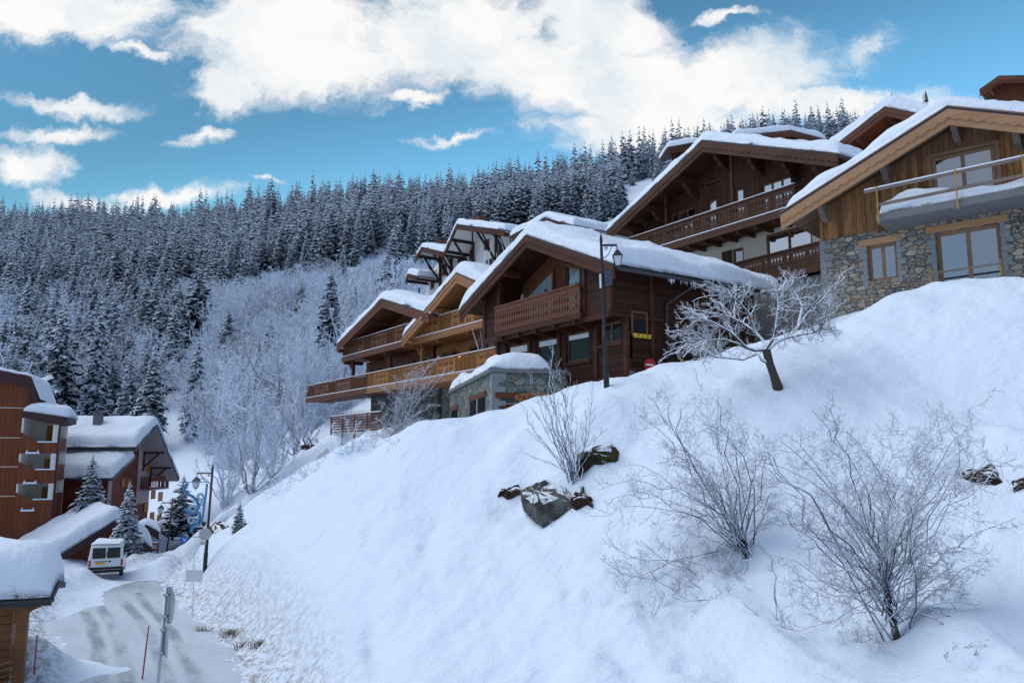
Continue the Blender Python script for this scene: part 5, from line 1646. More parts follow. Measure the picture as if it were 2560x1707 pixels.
# porch roof with a snowy top in front of the red house
p = W(365, 1310, 58)
roof_chalet(p, 25, (-.9, -.55), (0, 0), (.9, -.55), 0, 2.2, 1.9, 'little snow capped porch against the red house wall', 83, .35, 'redH', 'maroon', .3)


def make_hut():
    e = W(132, 1488, 22)
    fr = Frame((e[0], e[1], e[2] - 2.6), 90 + 22)
    X = empty('wooden_hut', fr.o, fr.yaw, 'new pine hut carrying a very thick cushion of snow, in the lower left corner', 'hut')
    B = 2.6
    r = MB(); r.prism([(0, B), (1.2, B + .22), (2.4, B), (2.4, B - .16), (1.2, B + .05), (0, B - .16)], 0, 7)
    rf = r.build('roof', M['slate'], X)
    r = MB(); r.prism([(.02, B - .10), (.10, B - .1), (.10, B - .26), (.02, B - .26)], .02, 7); r.build('fascia', M['black'], rf)
    r = MB(); r.tube([(-.06, -.05, B - .1), (-.06, 7, B - .1)], .06, 8); r.build('gutter', M['metal'], rf, smooth=True)
    snow_cap('snow', rf, [(-.05, B + .01), (1.2, B + .23), (2.45, B + .01)], .03, 7, 1.0, 90, r=.7, over=.12, lump=.12, sm=1.0)
    w = MB(); w.prism([(.95, -1), (2.1, -1), (2.1, B - .12), (1.2, B + .04), (.95, B - .0)], 1.05, 6.9); w.build('wall', M['pine'], X)
    for t in (.60, 2.6, 5.2):
        q = MB(); q.box(.35, .62, t, t + .26, -1, B - .32); q.build('post', M['pinebeam'], X)
    q = MB(); q.box(.33, .64, .3, 6.9, B - .319, B - .10); q.build('beam', M['pinebeam'], X)
    q = MB(); q.prism([(.38, B - .32), (.58, B - .32), (.58, B - .9), (.38, B - .9)], .948, .949) ; 
    q = MB()
    q.plate([(.3, B - .33), (.94, B - .33), (.94, B - .80), (.8, B - .62), (.62, B - .52), (.5, B - .42)], .38, .58)
    q.build('bracket', M['pinebeam'], X)
    q = MB(); q.plate([(.0, 0), (1, 0)], 0, 1) if False else None
    # planks leaning in the bay
    P = empty('plank_stack', fr.world(.3, 1.15, .15), fr.yaw, 'rough planks leaning in the front bay of the pine hut', 'planks')
    q = MB()
    for k in range(4):
        q.bar((-.05 + k * .05, -.3, .55 - k * .17 + .25), (-.05 + k * .05, 1.6, .0 - k * .17 + .25), .05, .14, up=(1, 0, 0))
    q.build('planks', M['pine'], P)


make_hut()


# ------------------------------------------------------------------ van
def make_van():
    c = W(262, 1440, 43.5)
    g = hz(c[0], c[1])
    gz = max(g, c[2] - .25)
    X = empty('parked_van', (c[0], c[1], c[2] - .12), R(24), 'white van parked with its twin rear windows towards us at the road edge', 'van')
    # local: y forward, x right, rear at y=0
    W2, Hh, Ln = .86, 1.82, 4.0
    sec = [(0.02, .32), (0.0, .75), (.05, 1.05), (.20, 1.72), (.38, 1.80), (1.2, 1.84), (2.4, 1.78), (3.05, 1.08), (3.75, .92), (3.98, .72), (4.0, .32)]
    half = lambda z: W2 * (1 - .0 if z < 1.0 else 1 - .13 * ((z - 1.0) / .84) ** 1.5)
    # body shell lofted over rings across the length
    b = MB(); n = len(sec); xs = [-1, -.92, -.5, 0, .5, .92, 1]
    ring = []
    for x in xs:
        for (y, z) in sec:
            k = 1 - .035 * (abs(x) > .99); zz = .32 + (z - .32) * k
            yy = 2 + (y - 2) * (1 - .025 * (abs(x) > .99))
            ring.append((x * half(zz), yy, zz))
    fs = []
    for i in range(len(xs) - 1):
        for j in range(n):
            j2 = (j + 1) % n; fs.append((i * n + j, (i + 1) * n + j, (i + 1) * n + j2, i * n + j2))
    fs.append(tuple(range(n))); fs.append(tuple(range((len(xs) - 1) * n, len(xs) * n))[::-1])
    b.add(ring, fs); body = b.build('body', M['carwhite'], X, smooth=False, bevel=.025)
    def rear(z): return .05 + (z - 1.05) / .67 * .15 if z > 1.05 else .05 * (z - .75) / .3
    def quad(name, x0, x1, z0, z1, mat, d=.012, par=X, r=0):
        q = MB(); vs = [(x0, rear(z0) - d, z0), (x1, rear(z0) - d, z0), (x1, rear(z1) - d, z1), (x0, rear(z1) - d, z1)]
        vs += [(v[0], v[1] + d + .01, v[2]) for v in vs]
        q.add(vs, [(0, 1, 2, 3), (7, 6, 5, 4), (0, 4, 5, 1), (1, 5, 6, 2), (2, 6, 7, 3), (3, 7, 4, 0)]); return q.build(name, mat, par, bevel=.006)
    for sx in (-1, 1):
        d = quad('rear_door', min(sx * .015, sx * .70), max(sx * .015, sx * .70), .62, 1.66, M['carwhite'], .010)
        quad('rear_window', min(sx * .04, sx * .67), max(sx * .04, sx * .67), 1.06, 1.60, M['glassdark'], .020, d)
        quad('tail_light', min(sx * .72, sx * .83), max(sx * .72, sx * .83), .66, .98, M['tailred'], .014)
        q = MB(); q.box(sx * .9, sx * 1.08, 2.75, 2.85, 1.02, 1.22); q.box(sx * .84, sx * .9, 2.78, 2.83, 1.04, 1.1); q.build('wing_mirror', M['rubber'], X, bevel=.02)
        q = MB(); xx = sx * .855
        for (y0, y1, za, zb_, yb) in ((1.95, 2.62, 1.08, 1.52, 2.9), (.55, 1.75, 1.08, 1.52, 1.75)):
            vs = [(sx * half(za) + sx * .006, y0, za), (sx * half(za) + sx * .006, yb, za), (sx * half(zb_) + sx * .006, y1, zb_), (sx * half(zb_) + sx * .006, y0 + .05, zb_)]
            vs += [(v[0] - sx * .02, v[1], v[2]) for v in vs]
            q.add(vs, [(0, 1, 2, 3), (7, 6, 5, 4), (0, 4, 5, 1), (1, 5, 6, 2), (2, 6, 7, 3), (3, 7, 4, 0)])
        q.build('side_window', M['glassdark'], X)
        for y in (.72, 3.25):
            w = MB(); w.disc((sx * .76, y, .31), (1, 0, 0), .31, .19, 24); wo = w.build('wheel', M['rubber'], X, bevel=.02)
            w = MB(); w.disc((sx * .858, y, .31), (1, 0, 0), .19, .012, 20); w.build('rim', M['zinc'], wo)
    q = MB(); q.box(-.87, .87, -.10, .12, .32, .60); q.build('bumper', M['rubber'], X, bevel=.03)
    q = MB(); q.box(-.78, .78, -.105, -.101, .475, .49); q.build('bumper_strip', M['zinc'], X)
    q = quad('number_plate', -.48, -.06, .74, .86, M['plate'], .022)
    q = quad('door_handle', -.54, .06, .885, .915, M['rubber'], .03)
    q = quad('door_latch', .12, .24, .86, .94, M['rubber'], .03)
    q = MB(); q.bar((-.05, .03, 1.10), (.03, .09, 1.36), .02, .02); q.build('wiper', M['rubber'], X)
    cp_ = snow_cap('roof_snow', None, [(.22, 1.79), (.45, 1.835), (1.2, 1.85), (2.35, 1.80)], -.70, .70, .07, 5, r=.3, over=0, lump=.3)
    cp_.data.transform(Matrix(((0, 1, 0, 0), (1, 0, 0, 0), (0, 0, 1, 0), (0, 0, 0, 1)))); cp_.parent = X


M['carwhite'] = plain('white_car_paint', (.62, .66, .68), .3, .5, var=.03)
M['tailred'] = plain('red_tail_light', (.42, .02, .02), .3, .5, var=.1)
M['plate'] = plain('orange_number_plate', (.70, .36, .04), .5, var=.08)
make_van()


# ------------------------------------------------------------------ street lamps
def lantern(X, x, z, k=1.0, y=0.0):
    """four sided lantern whose top hook is at (x,y,z)"""
    cap = MB()
    def ring(r, zz, n=4, ph=math.pi / 4): return [(x + r * math.cos(ph + 2 * math.pi * i / n), y + r * math.sin(ph + 2 * math.pi * i / n), zz) for i in range(n)]
    prof = [(.015, 0), (.03, -.02), (.018, -.05), (.06, -.07), (.05, -.10), (.11, -.13), (.13, -.16), (.20, -.24), (.27, -.30), (.27, -.325)]
    vs = []
    for r, dz in prof: vs += ring(r * k, z + dz * k)
    fs = [(4 * i + j, 4 * i + (j + 1) % 4, 4 * i + 4 + (j + 1) % 4, 4 * i + 4 + j) for i in range(len(prof) - 1) for j in range(4)]
    fs += [(0, 1, 2, 3), tuple(range(len(vs) - 4, len(vs)))[::-1]]
    cap.add(vs, fs)
    lo = cap.build('lantern', M['black'], X)
    g = MB(); vs = ring(.225 * k, z - .328 * k) + ring(.13 * k, z - .70 * k)
    g.add(vs, [(0, 1, 5, 4), (1, 2, 6, 5), (2, 3, 7, 6), (3, 0, 4, 7), (0, 1, 2, 3), (7, 6, 5, 4)]); g.build('glass', M['lampglass'], lo)
    f = MB(); a = ring(.232 * k, z - .326 * k); b_ = ring(.136 * k, z - .70 * k)
    for i in range(4): f.bar(a[i], b_[i], .018 * k, .018 * k); f.bar(b_[i], b_[(i + 1) % 4], .03 * k, .025 * k)
    f.lathe([(.10 * k, z - .71 * k), (.05 * k, z - .76 * k), (.02 * k, z - .80 * k), (.025 * k, z - .83 * k), (.004, z - .86 * k)], 8, (x, y, 0)); f.build('lantern_frame', M['black'], lo)
    return lo


def street_lamp(p, height, arm, ax, label, k=1.0, box=False, lean=0.0):
    X = empty('street_lamp', p, ax, label, 'street lamp', 'black lantern street lamps')
    X.rotation_euler[1] = lean
    m = MB(); m.lathe([(.10, -1.0), (.10, .25), (.085, .3), (.075, 1.5), (.078, 1.52), (.06, 1.55), (.05, height - .3), (.06, height - .28), (.045, height - .1), (.02, height - .02), (.012, height + .03)], 12); m.build('pole', M['black'], X, smooth=True)
    a = MB(); za = height - .42
    a.bar((0, 0, za), (arm, 0, za - .02), .05, .06); a.tube([(arm - .02, 0, za - .02), (arm, 0, za - .14)], .02, 6)
    pts = [(.05, 0, za - .45)]
    for t in np.linspace(0, 1, 10): pts.append((.06 + (arm - .25) * t, 0, za - .45 + .40 * t ** 2.2))
    a.tube(pts, .015, 5)
    pts = [(.16 + .07 * math.cos(t) * (1 - t / 14), 0, za - .12 + .07 * math.sin(t) * (1 - t / 14)) for t in np.linspace(0, 9, 24)]; a.tube(pts, .012, 5)
    ar = a.build('arm', M['black'], X)
    s = MB(); s.box(.08, arm, -.025, .025, za + .032, za + .07); s.build('snow', M['roofsnow'], ar, bevel=.01)
    lantern(X, arm, za - .12, k)
    if box:
        b = MB(); b.box(.07, .33, -.12, .12, za - 1.45, za - .95); b.build('electric_box', M['boxgrey'], X, bevel=.01)
        b = MB(); b.box(-.11, -.04, -.07, .07, za - 1.55, za - 1.05); b.build('snow', M['roofsnow'], X, bevel=.02)
    return X


M['signback'] = plain('grey_sign_back', (.42, .43, .40), .5, .4, var=.1)
M['boxgrey'] = plain('grey_blue_box', (.06, .075, .10), .5)
# tall one before the dark chalet
pA = W(1516, 950, 27.3); gA = hz(pA[0], pA[1])
topA = W(1508, 585, 27.3)
street_lamp((pA[0], pA[1], pA[2]), topA[2] - pA[2], .56, R(-6), 'tall black street lamp with a grey box on its pole, before the dark chalet', .95, True, R(-1.2))
# by the road with the decoration
pB = W(514, 1396, 39); topB = W(524, 1161, 39)
LB = street_lamp((pB[0], pB[1], pB[2]), topB[2] - pB[2], .76, R(178), 'black street lamp wearing a blue scroll decoration at the bank', .85, False, R(-1.5))
# farther on
pC = W(415, 1398, 61); topC = W(430, 1243, 61)
street_lamp((pC[0], pC[1], pC[2] - .3), topC[2] - pC[2] + .3, .85, R(176), 'slim street lamp with frosted post in front of the red house corner', 1.0, False, R(-3.0))
pD = W(459, 1345, 68); topD = W(459, 1262, 68)
street_lamp((pD[0], pD[1], pD[2] - 1), topD[2] - pD[2] + 1.3, .25, R(178), 'most distant street lamp, half hidden behind the blue decoration', .8)


# blue scroll decoration
def make_scroll():
    o = W(512, 1215, 38.9)
    X = empty('light_decoration', o, R(0), 'blue tinsel scroll of circles and stars hung on the lamp post', 'decoration')
    u = 38.9 / FPX * .1913        # one step of the enlarged view in metres
    P = lambda x, y: ((x - 700) * u, 0, (505 - y) * u)
    b = MB(); b.tube([P(420, 452), P(735, 452)], .022, 6); b.build('frame_bar', M['tinselblue'], X)
    def arc(x0, y0, r0, a0, a1, r1=None, n=24):
        r1 = r1 if r1 is not None else r0
        return [P(x0 + (r0 + (r1 - r0) * k / n) * math.cos(R(a0 + (a1 - a0) * k / n)), y0 + (r0 + (r1 - r0) * k / n) * math.sin(R(a0 + (a1 - a0) * k / n))) for k in range(n + 1)]
    b = MB()
    b.tube([P(480, 470), P(445, 510), P(440, 560), P(480, 600), P(560, 640), P(610, 690), P(640, 760), P(610, 830), P(550, 850), P(490, 820), P(475, 780)], .075, 7)
    b.tube([P(640, 830), P(660, 880), P(650, 950), P(600, 1000), P(560, 1040), P(555, 1090)], .07, 7)
    b.tube([P(725, 470), P(722, 600), P(705, 760), P(695, 900), P(660, 970)], .05, 7)
    b.build('scroll', M['tinselblue'], X, smooth=True)
    for (x, y, r) in ((655, 635, 55), (560, 790, 62), (550, 930, 50), (680, 720, 30)):
        b = MB(); b.tube(arc(x, y, r, 0, 720, r * .35, 40), .032, 6); b.build('spiral', M['tinselpale'], X, smooth=True)
    for (x, y) in ((575, 690), (578, 545)):
        pts = []
        for k in range(10):
            r = (18 if k % 2 == 0 else 7) * u; a = math.pi * k / 5 + .3; pts.append((P(x, y)[0] + r * math.cos(a), P(x, y)[2] + r * math.sin(a)))
        b = MB(); b.prism(pts, -.02, .02); b.build('star', M['signwhite'], X)
    b = MB(); b.tube([P(580, 1140), P(700, 1140)], .02, 6); b.build('frame_bar', M['tinselblue'], X)


M['tinselblue'] = plain('blue_tinsel', (.04, .20, .42), .5, .5, var=.5, nscale=25)
M['tinselpale'] = plain('pale_blue_tinsel', (.30, .44, .58), .5, .5, var=.4, nscale=25)
make_scroll()


# ------------------------------------------------------------------ road signs, stakes, boards
def disc_sign(name, label, c, nrm, r, pole_top, pole_bot, face, back, arrow=False, cat='road sign', extra=None, mount=True):
    X = empty(name, (c[0], c[1], c[2]), 0, label, cat)
    n = Vector(nrm).normalized()
    m = MB(); m.disc((0, 0, 0), n, r, .03, 32, 0, 1); m.build('disc', [M[face], M[back]], X)
    if mount:
        m = MB(); m.tube([-n * .06 + Vector((0, 0, pole_top)), -n * .06 + Vector((0, 0, pole_bot))], .035, 10); m.build('pole', M['zinc'], X, smooth=True)
    if arrow:
        ax = Vector((0, 0, 1)).cross(n).normalized(); up = n.cross(ax)
        q = MB(); o_ = n * .02
        d = (ax - up).normalized(); e = (ax + up).normalized()
        q.bar(o_ - d * r * .5, o_ + d * r * .5, .008, r * .16, up=e)
        tip = o_ + d * r * .58
        q.bar(tip, tip - ax * r * .62, .008, r * .15, up=up); q.bar(tip, tip + up * r * .62, .008, r * .15, up=ax)
        q.build('arrow', M['signwhite'], X)
    return X


c = W(460, 1348, 57)
disc_sign('direction_sign', 'round blue road sign with a white arrow pointing down to the right', c, (.42, -.9, .05), .26, .2, -1.6, 'signblue', 'zinc', True)
c = W(515, 1334, 38.6)
X = disc_sign('round_sign', 'pale back of a round road sign strapped to the decorated lamp post', c + np.array([0, -.1, 0]), (.35, -.93, 0), .29, .1, -.3, 'signback', 'signback', mount=False)
m = MB(); m.box(-.2, .06, -.03, .0, -.50, -.36); m.build('plate', M['signback'], X)
m = MB(); m.box(-.12, .12, .02, .12, -.03, .03); m.build('clamp', M['zinc'], X)

# sign in the near left, seen almost edge on
c = W(424, 1512, 15)
vd = Vector((c[0], c[1], 0)).normalized(); sd = Vector((vd.y, -vd.x, 0))
nb = (sd * 1.0 + vd * .22).normalized()
X = empty('road_sign', c, 0, 'grey round road sign on a steel pole, seen almost edge on, near the lower left', 'road sign')
m = MB(); m.disc((0, 0, 0), nb, .33, .035, 36); m.build('disc', M['signedge'] if 'signedge' in M else M['zinc'], X, bevel=.008)
m = MB(); q = -nb * .07
m.tube([q + Vector((-.00, 0, .32)), q + Vector((-.14, 0, -4.2))], .032, 12); m.build('pole', M['zinc'], X, smooth=True)
a = vd; pl = MB(); ce = Vector((0, 0, -.60)) + nb * .0
for (dz0, dz1, wd) in ((-.88, -.38, .24),):
    vs = []
    for sgn in (-.014, .014):
        for (u_, z_) in ((-wd, dz0), (wd, dz0), (wd, dz1), (-wd, dz1)): vs.append(nb * (sgn - .02) + Vector((nb.y, -nb.x, 0)) * u_ + Vector((-.03, 0, z_)))
    pl.add(vs, [(0, 1, 2, 3), (7, 6, 5, 4), (0, 4, 5, 1), (1, 5, 6, 2), (2, 6, 7, 3), (3, 7, 4, 0)])
pl.build('plate', M['zinc'], X, bevel=.006)
m = MB()
for z in (.2, -.18, -.42, -.82): m.box(q.x - .05 + z * .03, q.x + .05 + z * .03, q.y - .05, q.y + .05, z - .02, z + .02)
m.build('clamp', M['zinc'], X)
m = MB(); m.lathe([(.03, .325), (.034, .35), (.02, .385)], 10, (q.x, q.y, 0)); m.build('snow', M['roofsnow'], X)


def stake(top, bot, D, label):
    a = W(*top, D); b_ = W(*bot, D)
    X = empty('snow_stake', b_, 0, label, 'snow stake', 'red snow stakes along the road')
    d = Vector(a - b_)
    m = MB(); m.tube([-d * .35, d * .5, d], [.022, .022, .018], 8); m.build('rod', M['stakered'], X, smooth=True)


M['stakered'] = plain('red_stake', (.36, .045, .04), .5, var=.15)
stake((372, 1563), (357, 1686), 23.6, 'longer red snow stake beside the steel sign pole')
stake((93, 1587), (87, 1660), 21.8, 'shorter red snow stake in front of the pine hut')
# blank board on a thin stake in the bank
b0 = W(482, 1503, 31.5)
X = empty('blank_board', b0, 0, 'pale blank board on a thin stake standing in the snowy bank', 'board')
m = MB(); m.box(-.33, .33, -.012, .012, .74, 1.16); m.build('board', M['paleboard'] if 'paleboard' in M else M['white'], X, bevel=.004)
m = MB(); m.tube([(.02, .03, -.6), (-.06, .03, 1.85)], .012, 6); m.build('stake', M['zinc'], X)
s = MB(); s.box(-.33, .33, -.014, .014, 1.161, 1.2); s.build('snow', M['roofsnow'], X, bevel=.01)

# rail by the road bend
c = W(352, 1362, 56)
X = empty('road_rail', c, R(20), 'short brown wooden rail at the road bend below the red house', 'railing')
m = MB(); m.box(-1.1, 1.1, -.04, .04, .0, .12); m.box(-1.1, 1.1, -.04, .04, -.42, -.30); m.build('rail', M['redH'], X)
for s in (-1.1, 1.1):
    m = MB(); m.box(s - .05, s + .05, -.06, .06, -1.4, .1); m.build('post', M['redH'], X)
m = MB(); m.box(-1.1, 1.1, -.045, .045, .122, .17); m.build('snow', M['roofsnow'], X, bevel=.01)

# broken pallet on the upper slope
c = hit(782, 1119, 45) 
X = empty('broken_pallet', c, R(20), 'dark broken pallet lying on the snow below the terraced chalets', 'pallet')
m = MB()
for k in range(4): m.bar((-.9 + k * .5, 0, -.1), (-1.3 + k * .5, .2, .75), .08, .06)
m.bar((-1.0, -.05, .1), (1.0, 0, .22), .1, .16); m.bar((-.9, -.15, -.05), (1.1, -.1, .05), .3, .2)
m.build('boards', M['darkbeam'], X)
# ------------------------------------------------------------------ spruces
def spruce_mesh(seed, whorls=26, per=8, width=.19, droop=.5, rag=.25, snow=.75, segs=3, fan=True):
    """unit-height spruce crown: drooping branch sprays (needles) each with snow lying on them. returns V,F(tri),mat index"""
    rr = np.random.default_rng(seed)
    V = []; F = []; Mi = []
    def tri(a, b, c, m):
        i = len(V); V.extend([a, b, c]); F.append((i, i + 1, i + 2)); Mi.append(m)
    def quad(a, b, c, d, m):
        i = len(V); V.extend([a, b, c, d]); F.append((i, i + 1, i + 2)); F.append((i, i + 2, i + 3)); Mi.extend([m, m])
    for w in range(whorls):
        f = (w + .5) / whorls                       # 0 bottom .. 1 top
        zc = .05 + .93 * f
        R0 = width * ((1 - f) ** .85) * (1 if f > .12 else .75 + 2 * f) + .008
        n = max(3, int(per * (.55 + .6 * (1 - f))))
        ph = rr.random() * 6.28
        for k in range(n):
            if rr.random() < .07: continue
            a = ph + 2 * math.pi * (k + rr.uniform(-.3, .3)) / n
            r = R0 * rr.uniform(1 - rag, 1 + rag * .6)
            dx, dy = math.cos(a), math.sin(a)
            z0 = zc + rr.uniform(-.5, .5) / whorls
            wd = r * rr.uniform(.26, .4) + .004
            dr = r * droop * rr.uniform(.7, 1.3)
            prev = None
            P = []
            for s in range(segs + 1):
                q = s / segs
                rad = r * q
                z = z0 - dr * (q ** 1.5) + (.16 * r * max(0, q - .7) / .3)
                hw = wd * (1 - abs(q - .45) * 1.25) if q > 0 else wd * .2
                hw = max(hw, .001)
                P.append((np.array([dx * rad, dy * rad, z]), hw))
            sd = np.array([-dy, dx, 0])
            for s in range(segs):
                (a0, h0), (a1, h1) = P[s], P[s + 1]
                dn = np.array([0, 0, -1.0])
                # two wings hanging to either side like a roof
                for sg in (-1, 1):
                    quad(a0, a0 + sd * sg * h0 + dn * h0 * .6, a1 + sd * sg * h1 + dn * h1 * .6, a1, 1 if rr.random() < snow * .36 else 0)
                # snow pad
                if rr.random() < snow:
                    up = np.array([0, 0, .004 + .004 * rr.random()])
                    k0, k1 = rr.uniform(.45, .95), rr.uniform(.45, .95)
                    if s == segs - 1: k1 = rr.uniform(.3, .8)
                    quad(a0 + sd * h0 * k0 - up * 0 + dn * h0 * k0 * .55 + up, a0 - sd * h0 * k0 + dn * h0 * k0 * .55 + up, a1 - sd * h1 * k1 + dn * h1 * k1 * .55 + up, a1 + sd * h1 * k1 + dn * h1 * k1 * .55 + up, 1)
                    # a rounded crest along the pad
                    m0 = a0 + up * 2.6; m1 = a1 + up * 2.6
                    quad(a0 + sd * h0 * k0 * .8 + up, a1 + sd * h1 * k1 * .8 + up, m1, m0, 1)
                    quad(m0, m1, a1 - sd * h1 * k1 * .8 + up, a0 - sd * h0 * k0 * .8 + up, 1)
            if fan and r > .03:
                for _ in range(3):
                    q = rr.uniform(.35, .95); i0 = min(int(q * segs), segs - 1)
                    b0 = P[i0][0] + (P[i0 + 1][0] - P[i0][0]) * (q * segs - i0)
                    sg = 1 if rr.random() < .5 else -1
                    tip = b0 + sd * sg * wd * rr.uniform(1.0, 1.7) + np.array([dx, dy, 0]) * wd * .7 + np.array([0, 0, -wd * rr.uniform(.5, 1.1)])
                    tri(b0, b0 + np.array([dx, dy, -.3]) * wd * .5, tip, 0)
                    if rr.random() < snow: tri(b0 + np.array([0, 0, .004]), b0 + np.array([dx, dy, 0]) * wd * .35 + np.array([0, 0, .003]), tip * .85 + b0 * .15 + np.array([0, 0, .004]), 1)
    # leader
    for k in range(3):
        a = k * 2.1
        tri(np.array([.003 * math.cos(a), .003 * math.sin(a), .93]), np.array([.003 * math.cos(a + 2.1), .003 * math.sin(a + 2.1), .93]), np.array([0, 0, 1.03]), 1 if k == 0 else 0)
    return np.array(V), np.array(F), np.array(Mi)


SPR = []
for i, kw in enumerate([dict(width=.17, snow=.95), dict(width=.20, rag=.35, snow=.88, droop=.5), dict(width=.15, whorls=30, snow=.97), dict(width=.22, whorls=22, rag=.45, snow=.62, droop=.5), dict(width=.18, whorls=24, snow=.85)]):
    V, F, Mi = spruce_mesh(100 + i, **kw)
    o = np_mesh('crown', V, F, [M['needle'], M['treesnow']], Mi)
    t = MB(); t.tube([(0, 0, -.06), (0, 0, .35), (0, 0, .95)], [.016, .011, .003], 7); tr = t.build('trunk', M['bark'], smooth=True)
    SPR.append((o.data, tr.data)); bpy.data.objects.remove(o); bpy.data.objects.remove(tr)


def put_spruce(p, h, kind, label, group=None, yaw=None, fat=1.0, parts=True, lean=0):
    X = bpy.data.objects.new('spruce_tree', None if parts else SPR[kind][0]); COL.objects.link(X)
    X.location = [float(c) for c in p]; X.scale = (h * fat, h * fat, h); X.rotation_euler = (lean, 0, RNG.random() * 6.28 if yaw is None else yaw)
    tag(X, label, 'tree', group)
    if parts:
        for nm, me in zip(('crown', 'trunk'), SPR[kind]):
            c = bpy.data.objects.new(nm, me); COL.objects.link(c); c.parent = X
    return X


LONE = []


def hides_lone(x, ytop, D, m=22):
    return any(abs(x - a) < m * (.4 + .6 * min(1, max(0, (ytop - t) / (b - t)))) + 8 and ytop < b - 8 and D < d + 3 for a, t, b, d in LONE)


def sp_px(x, ytop, ybot, kind, label, fat=1.0, D=None, group='spruces on the hillside'):
    """a spruce whose foot and tip are seen at the given points of the 2352 px wide view"""
    k = 2560 / 2352
    if D is None:
        q = hit(x * k, ybot * k, 60)
        if q is None: return None
        D = q[1]
    a = W(x * k, ybot * k, D); b = W(x * k, ytop * k, D)
    if group == 'spruces on the hillside': LONE.append((x, ytop, ybot, D))
    return put_spruce((a[0], a[1], a[2]), b[2] - a[2], kind, label, group, fat=fat)


# single trees one can point to
sp_px(450, 600, 770, 3, 'big ragged dark spruce standing clear on the hillside above the pale thicket', 1.25)
sp_px(445, 765, 1005, 2, 'slender dark spruce standing alone above the valley road, over the red house', 1.0)
sp_px(617, 725, 850, 3, 'dark spruce halfway up the pale thicket, between the ragged one and the chalets', 1.1)
sp_px(568, 660, 740, 3, 'small lone dark spruce high in the pale thicket')
sp_px(757, 605, 800, 1, 'tall snowy spruce just left of the brown chalet roof', 1.05, D=105)
sp_px(812, 640, 760, 4, 'thinner spruce close behind the brown chalet roof', .9, D=112)
sp_px(345, 785, 985, 1, 'broad snowy spruce behind the red house roof, right of its chimney', 1.1, D=112)
sp_px(290, 800, 985, 0, 'snowy spruce behind the red house roof, left of its chimney', 1.05, D=116)
sp_px(215, 680, 960, 2, 'tall narrow spruce behind the left end of the red house roof', .9, D=122)
sp_px(130, 690, 935, 3, 'tall ragged spruce behind the loggia tower', 1.05, D=120)
sp_px(900, 520, 670, 1, 'big snowy spruce directly left of the white apartment house', 1.15, D=128)
sp_px(800, 470, 610, 0, 'wide snowy spruce at the upper edge of the pale thicket', 1.25)
sp_px(590, 770, 915, 0, 'frosted spruce at the left foot of the darker thicket spruce', 1.0, D=125)
for (x, yt, yb, kind) in [(20, 700, 850, 3), (75, 650, 800, 0), (330, 640, 790, 1), (255, 660, 830, 0), (30, 590, 720, 1), (180, 610, 740, 0), (385, 590, 730, 4), (240, 580, 700, 2), (300, 545, 690, 3), (415, 540, 640, 0), (60, 780, 930, 1), (8, 800, 945, 0), (165, 760, 930, 4), (250, 760, 960, 2), (390, 700, 850, 1), (480, 560, 640, 0), (665, 560, 640, 1), (700, 530, 635, 2), (740, 520, 620, 3), (850, 500, 600, 1), (945, 470, 590, 2), (985, 450, 570, 0), (1030, 440, 560, 1)]:
    sp_px(x, yt, yb, kind, 'snowy spruce of the loose stand on the lower left hillside' if x < 450 else 'snowy spruce of the dense belt above the pale thicket', RNG.uniform(.95, 1.15), group='loose spruce stand' if x < 450 else 'spruce belt above the thicket')
_r = random.Random(77)
cnt_ = 0
while cnt_ < 60:
    x = _r.uniform(-10, 430); yb = _r.uniform(690, 955)
    if x > 330 and yb > 900: continue
    h_ = _r.uniform(115, 200) * (.75 + .35 * (yb - 690) / 265)
    sp_px(x, yb - h_, yb, _r.choice([0, 1, 1, 2, 3, 4]), 'snowy spruce of the loose stand on the lower left hillside', _r.uniform(.9, 1.2), group='loose spruce stand'); cnt_ += 1
for _ in range(26):
    x = _r.uniform(0, 1040); yb = np.interp(x, [0, 300, 450, 600, 780, 1040], [690, 690, 680, 660, 640, 610]) + _r.uniform(-35, 30)
    sp_px(x, yb - _r.uniform(95, 160), yb, _r.choice([0, 1, 2, 2, 4]), 'snowy spruce of the dense belt above the pale thicket', _r.uniform(.95, 1.2), group='spruce belt above the thicket')
for (x, yt, yb, kd, lab) in [(520, 700, 830, 3, 'dark spruce in the pale thicket right of the ragged one'), (660, 800, 930, 1, 'snowy spruce low in the pale thicket left of the long balcony'), (690, 640, 760, 3, 'dark spruce at the top of the pale thicket, left of the brown chalet'), (395, 650, 800, 3, 'dark spruce at the left edge of the pale thicket'), (545, 850, 985, 1, 'snowy spruce low in the pale thicket, above the road lamps')]:
    sp_px(x, yt, yb, kd, lab, 1.1)
# little ones in the valley
sp_px(205, 1040, 1175, 1, 'small bare topped spruce before the red house lean-to wall', 1.35, D=58, group=None)
sp_px(287, 1105, 1282, 0, 'bushy snow laden young spruce beside the buried shed, behind the van', 1.35, D=52, group=None)
sp_px(415, 1088, 1232, 3, 'snow laden spruce behind the blue scroll decoration', 1.7, D=66, group=None)
sp_px(548, 1148, 1225, 0, 'dwarf spruce half buried on the bank behind the road lamps', 1.5, D=42, group=None)

# ------------------------------------------------------------------ forest over the hillside
def boundary(px):   # lower edge of the closed forest in the 2352 px view
    return np.interp(px, [0, 150, 300, 450, 520, 600, 700, 780, 850, 930, 1050, 1300, 2352], [690, 690, 665, 660, 665, 640, 610, 615, 585, 590, 560, 560, 560])


rr = np.random.default_rng(12)
pts = []
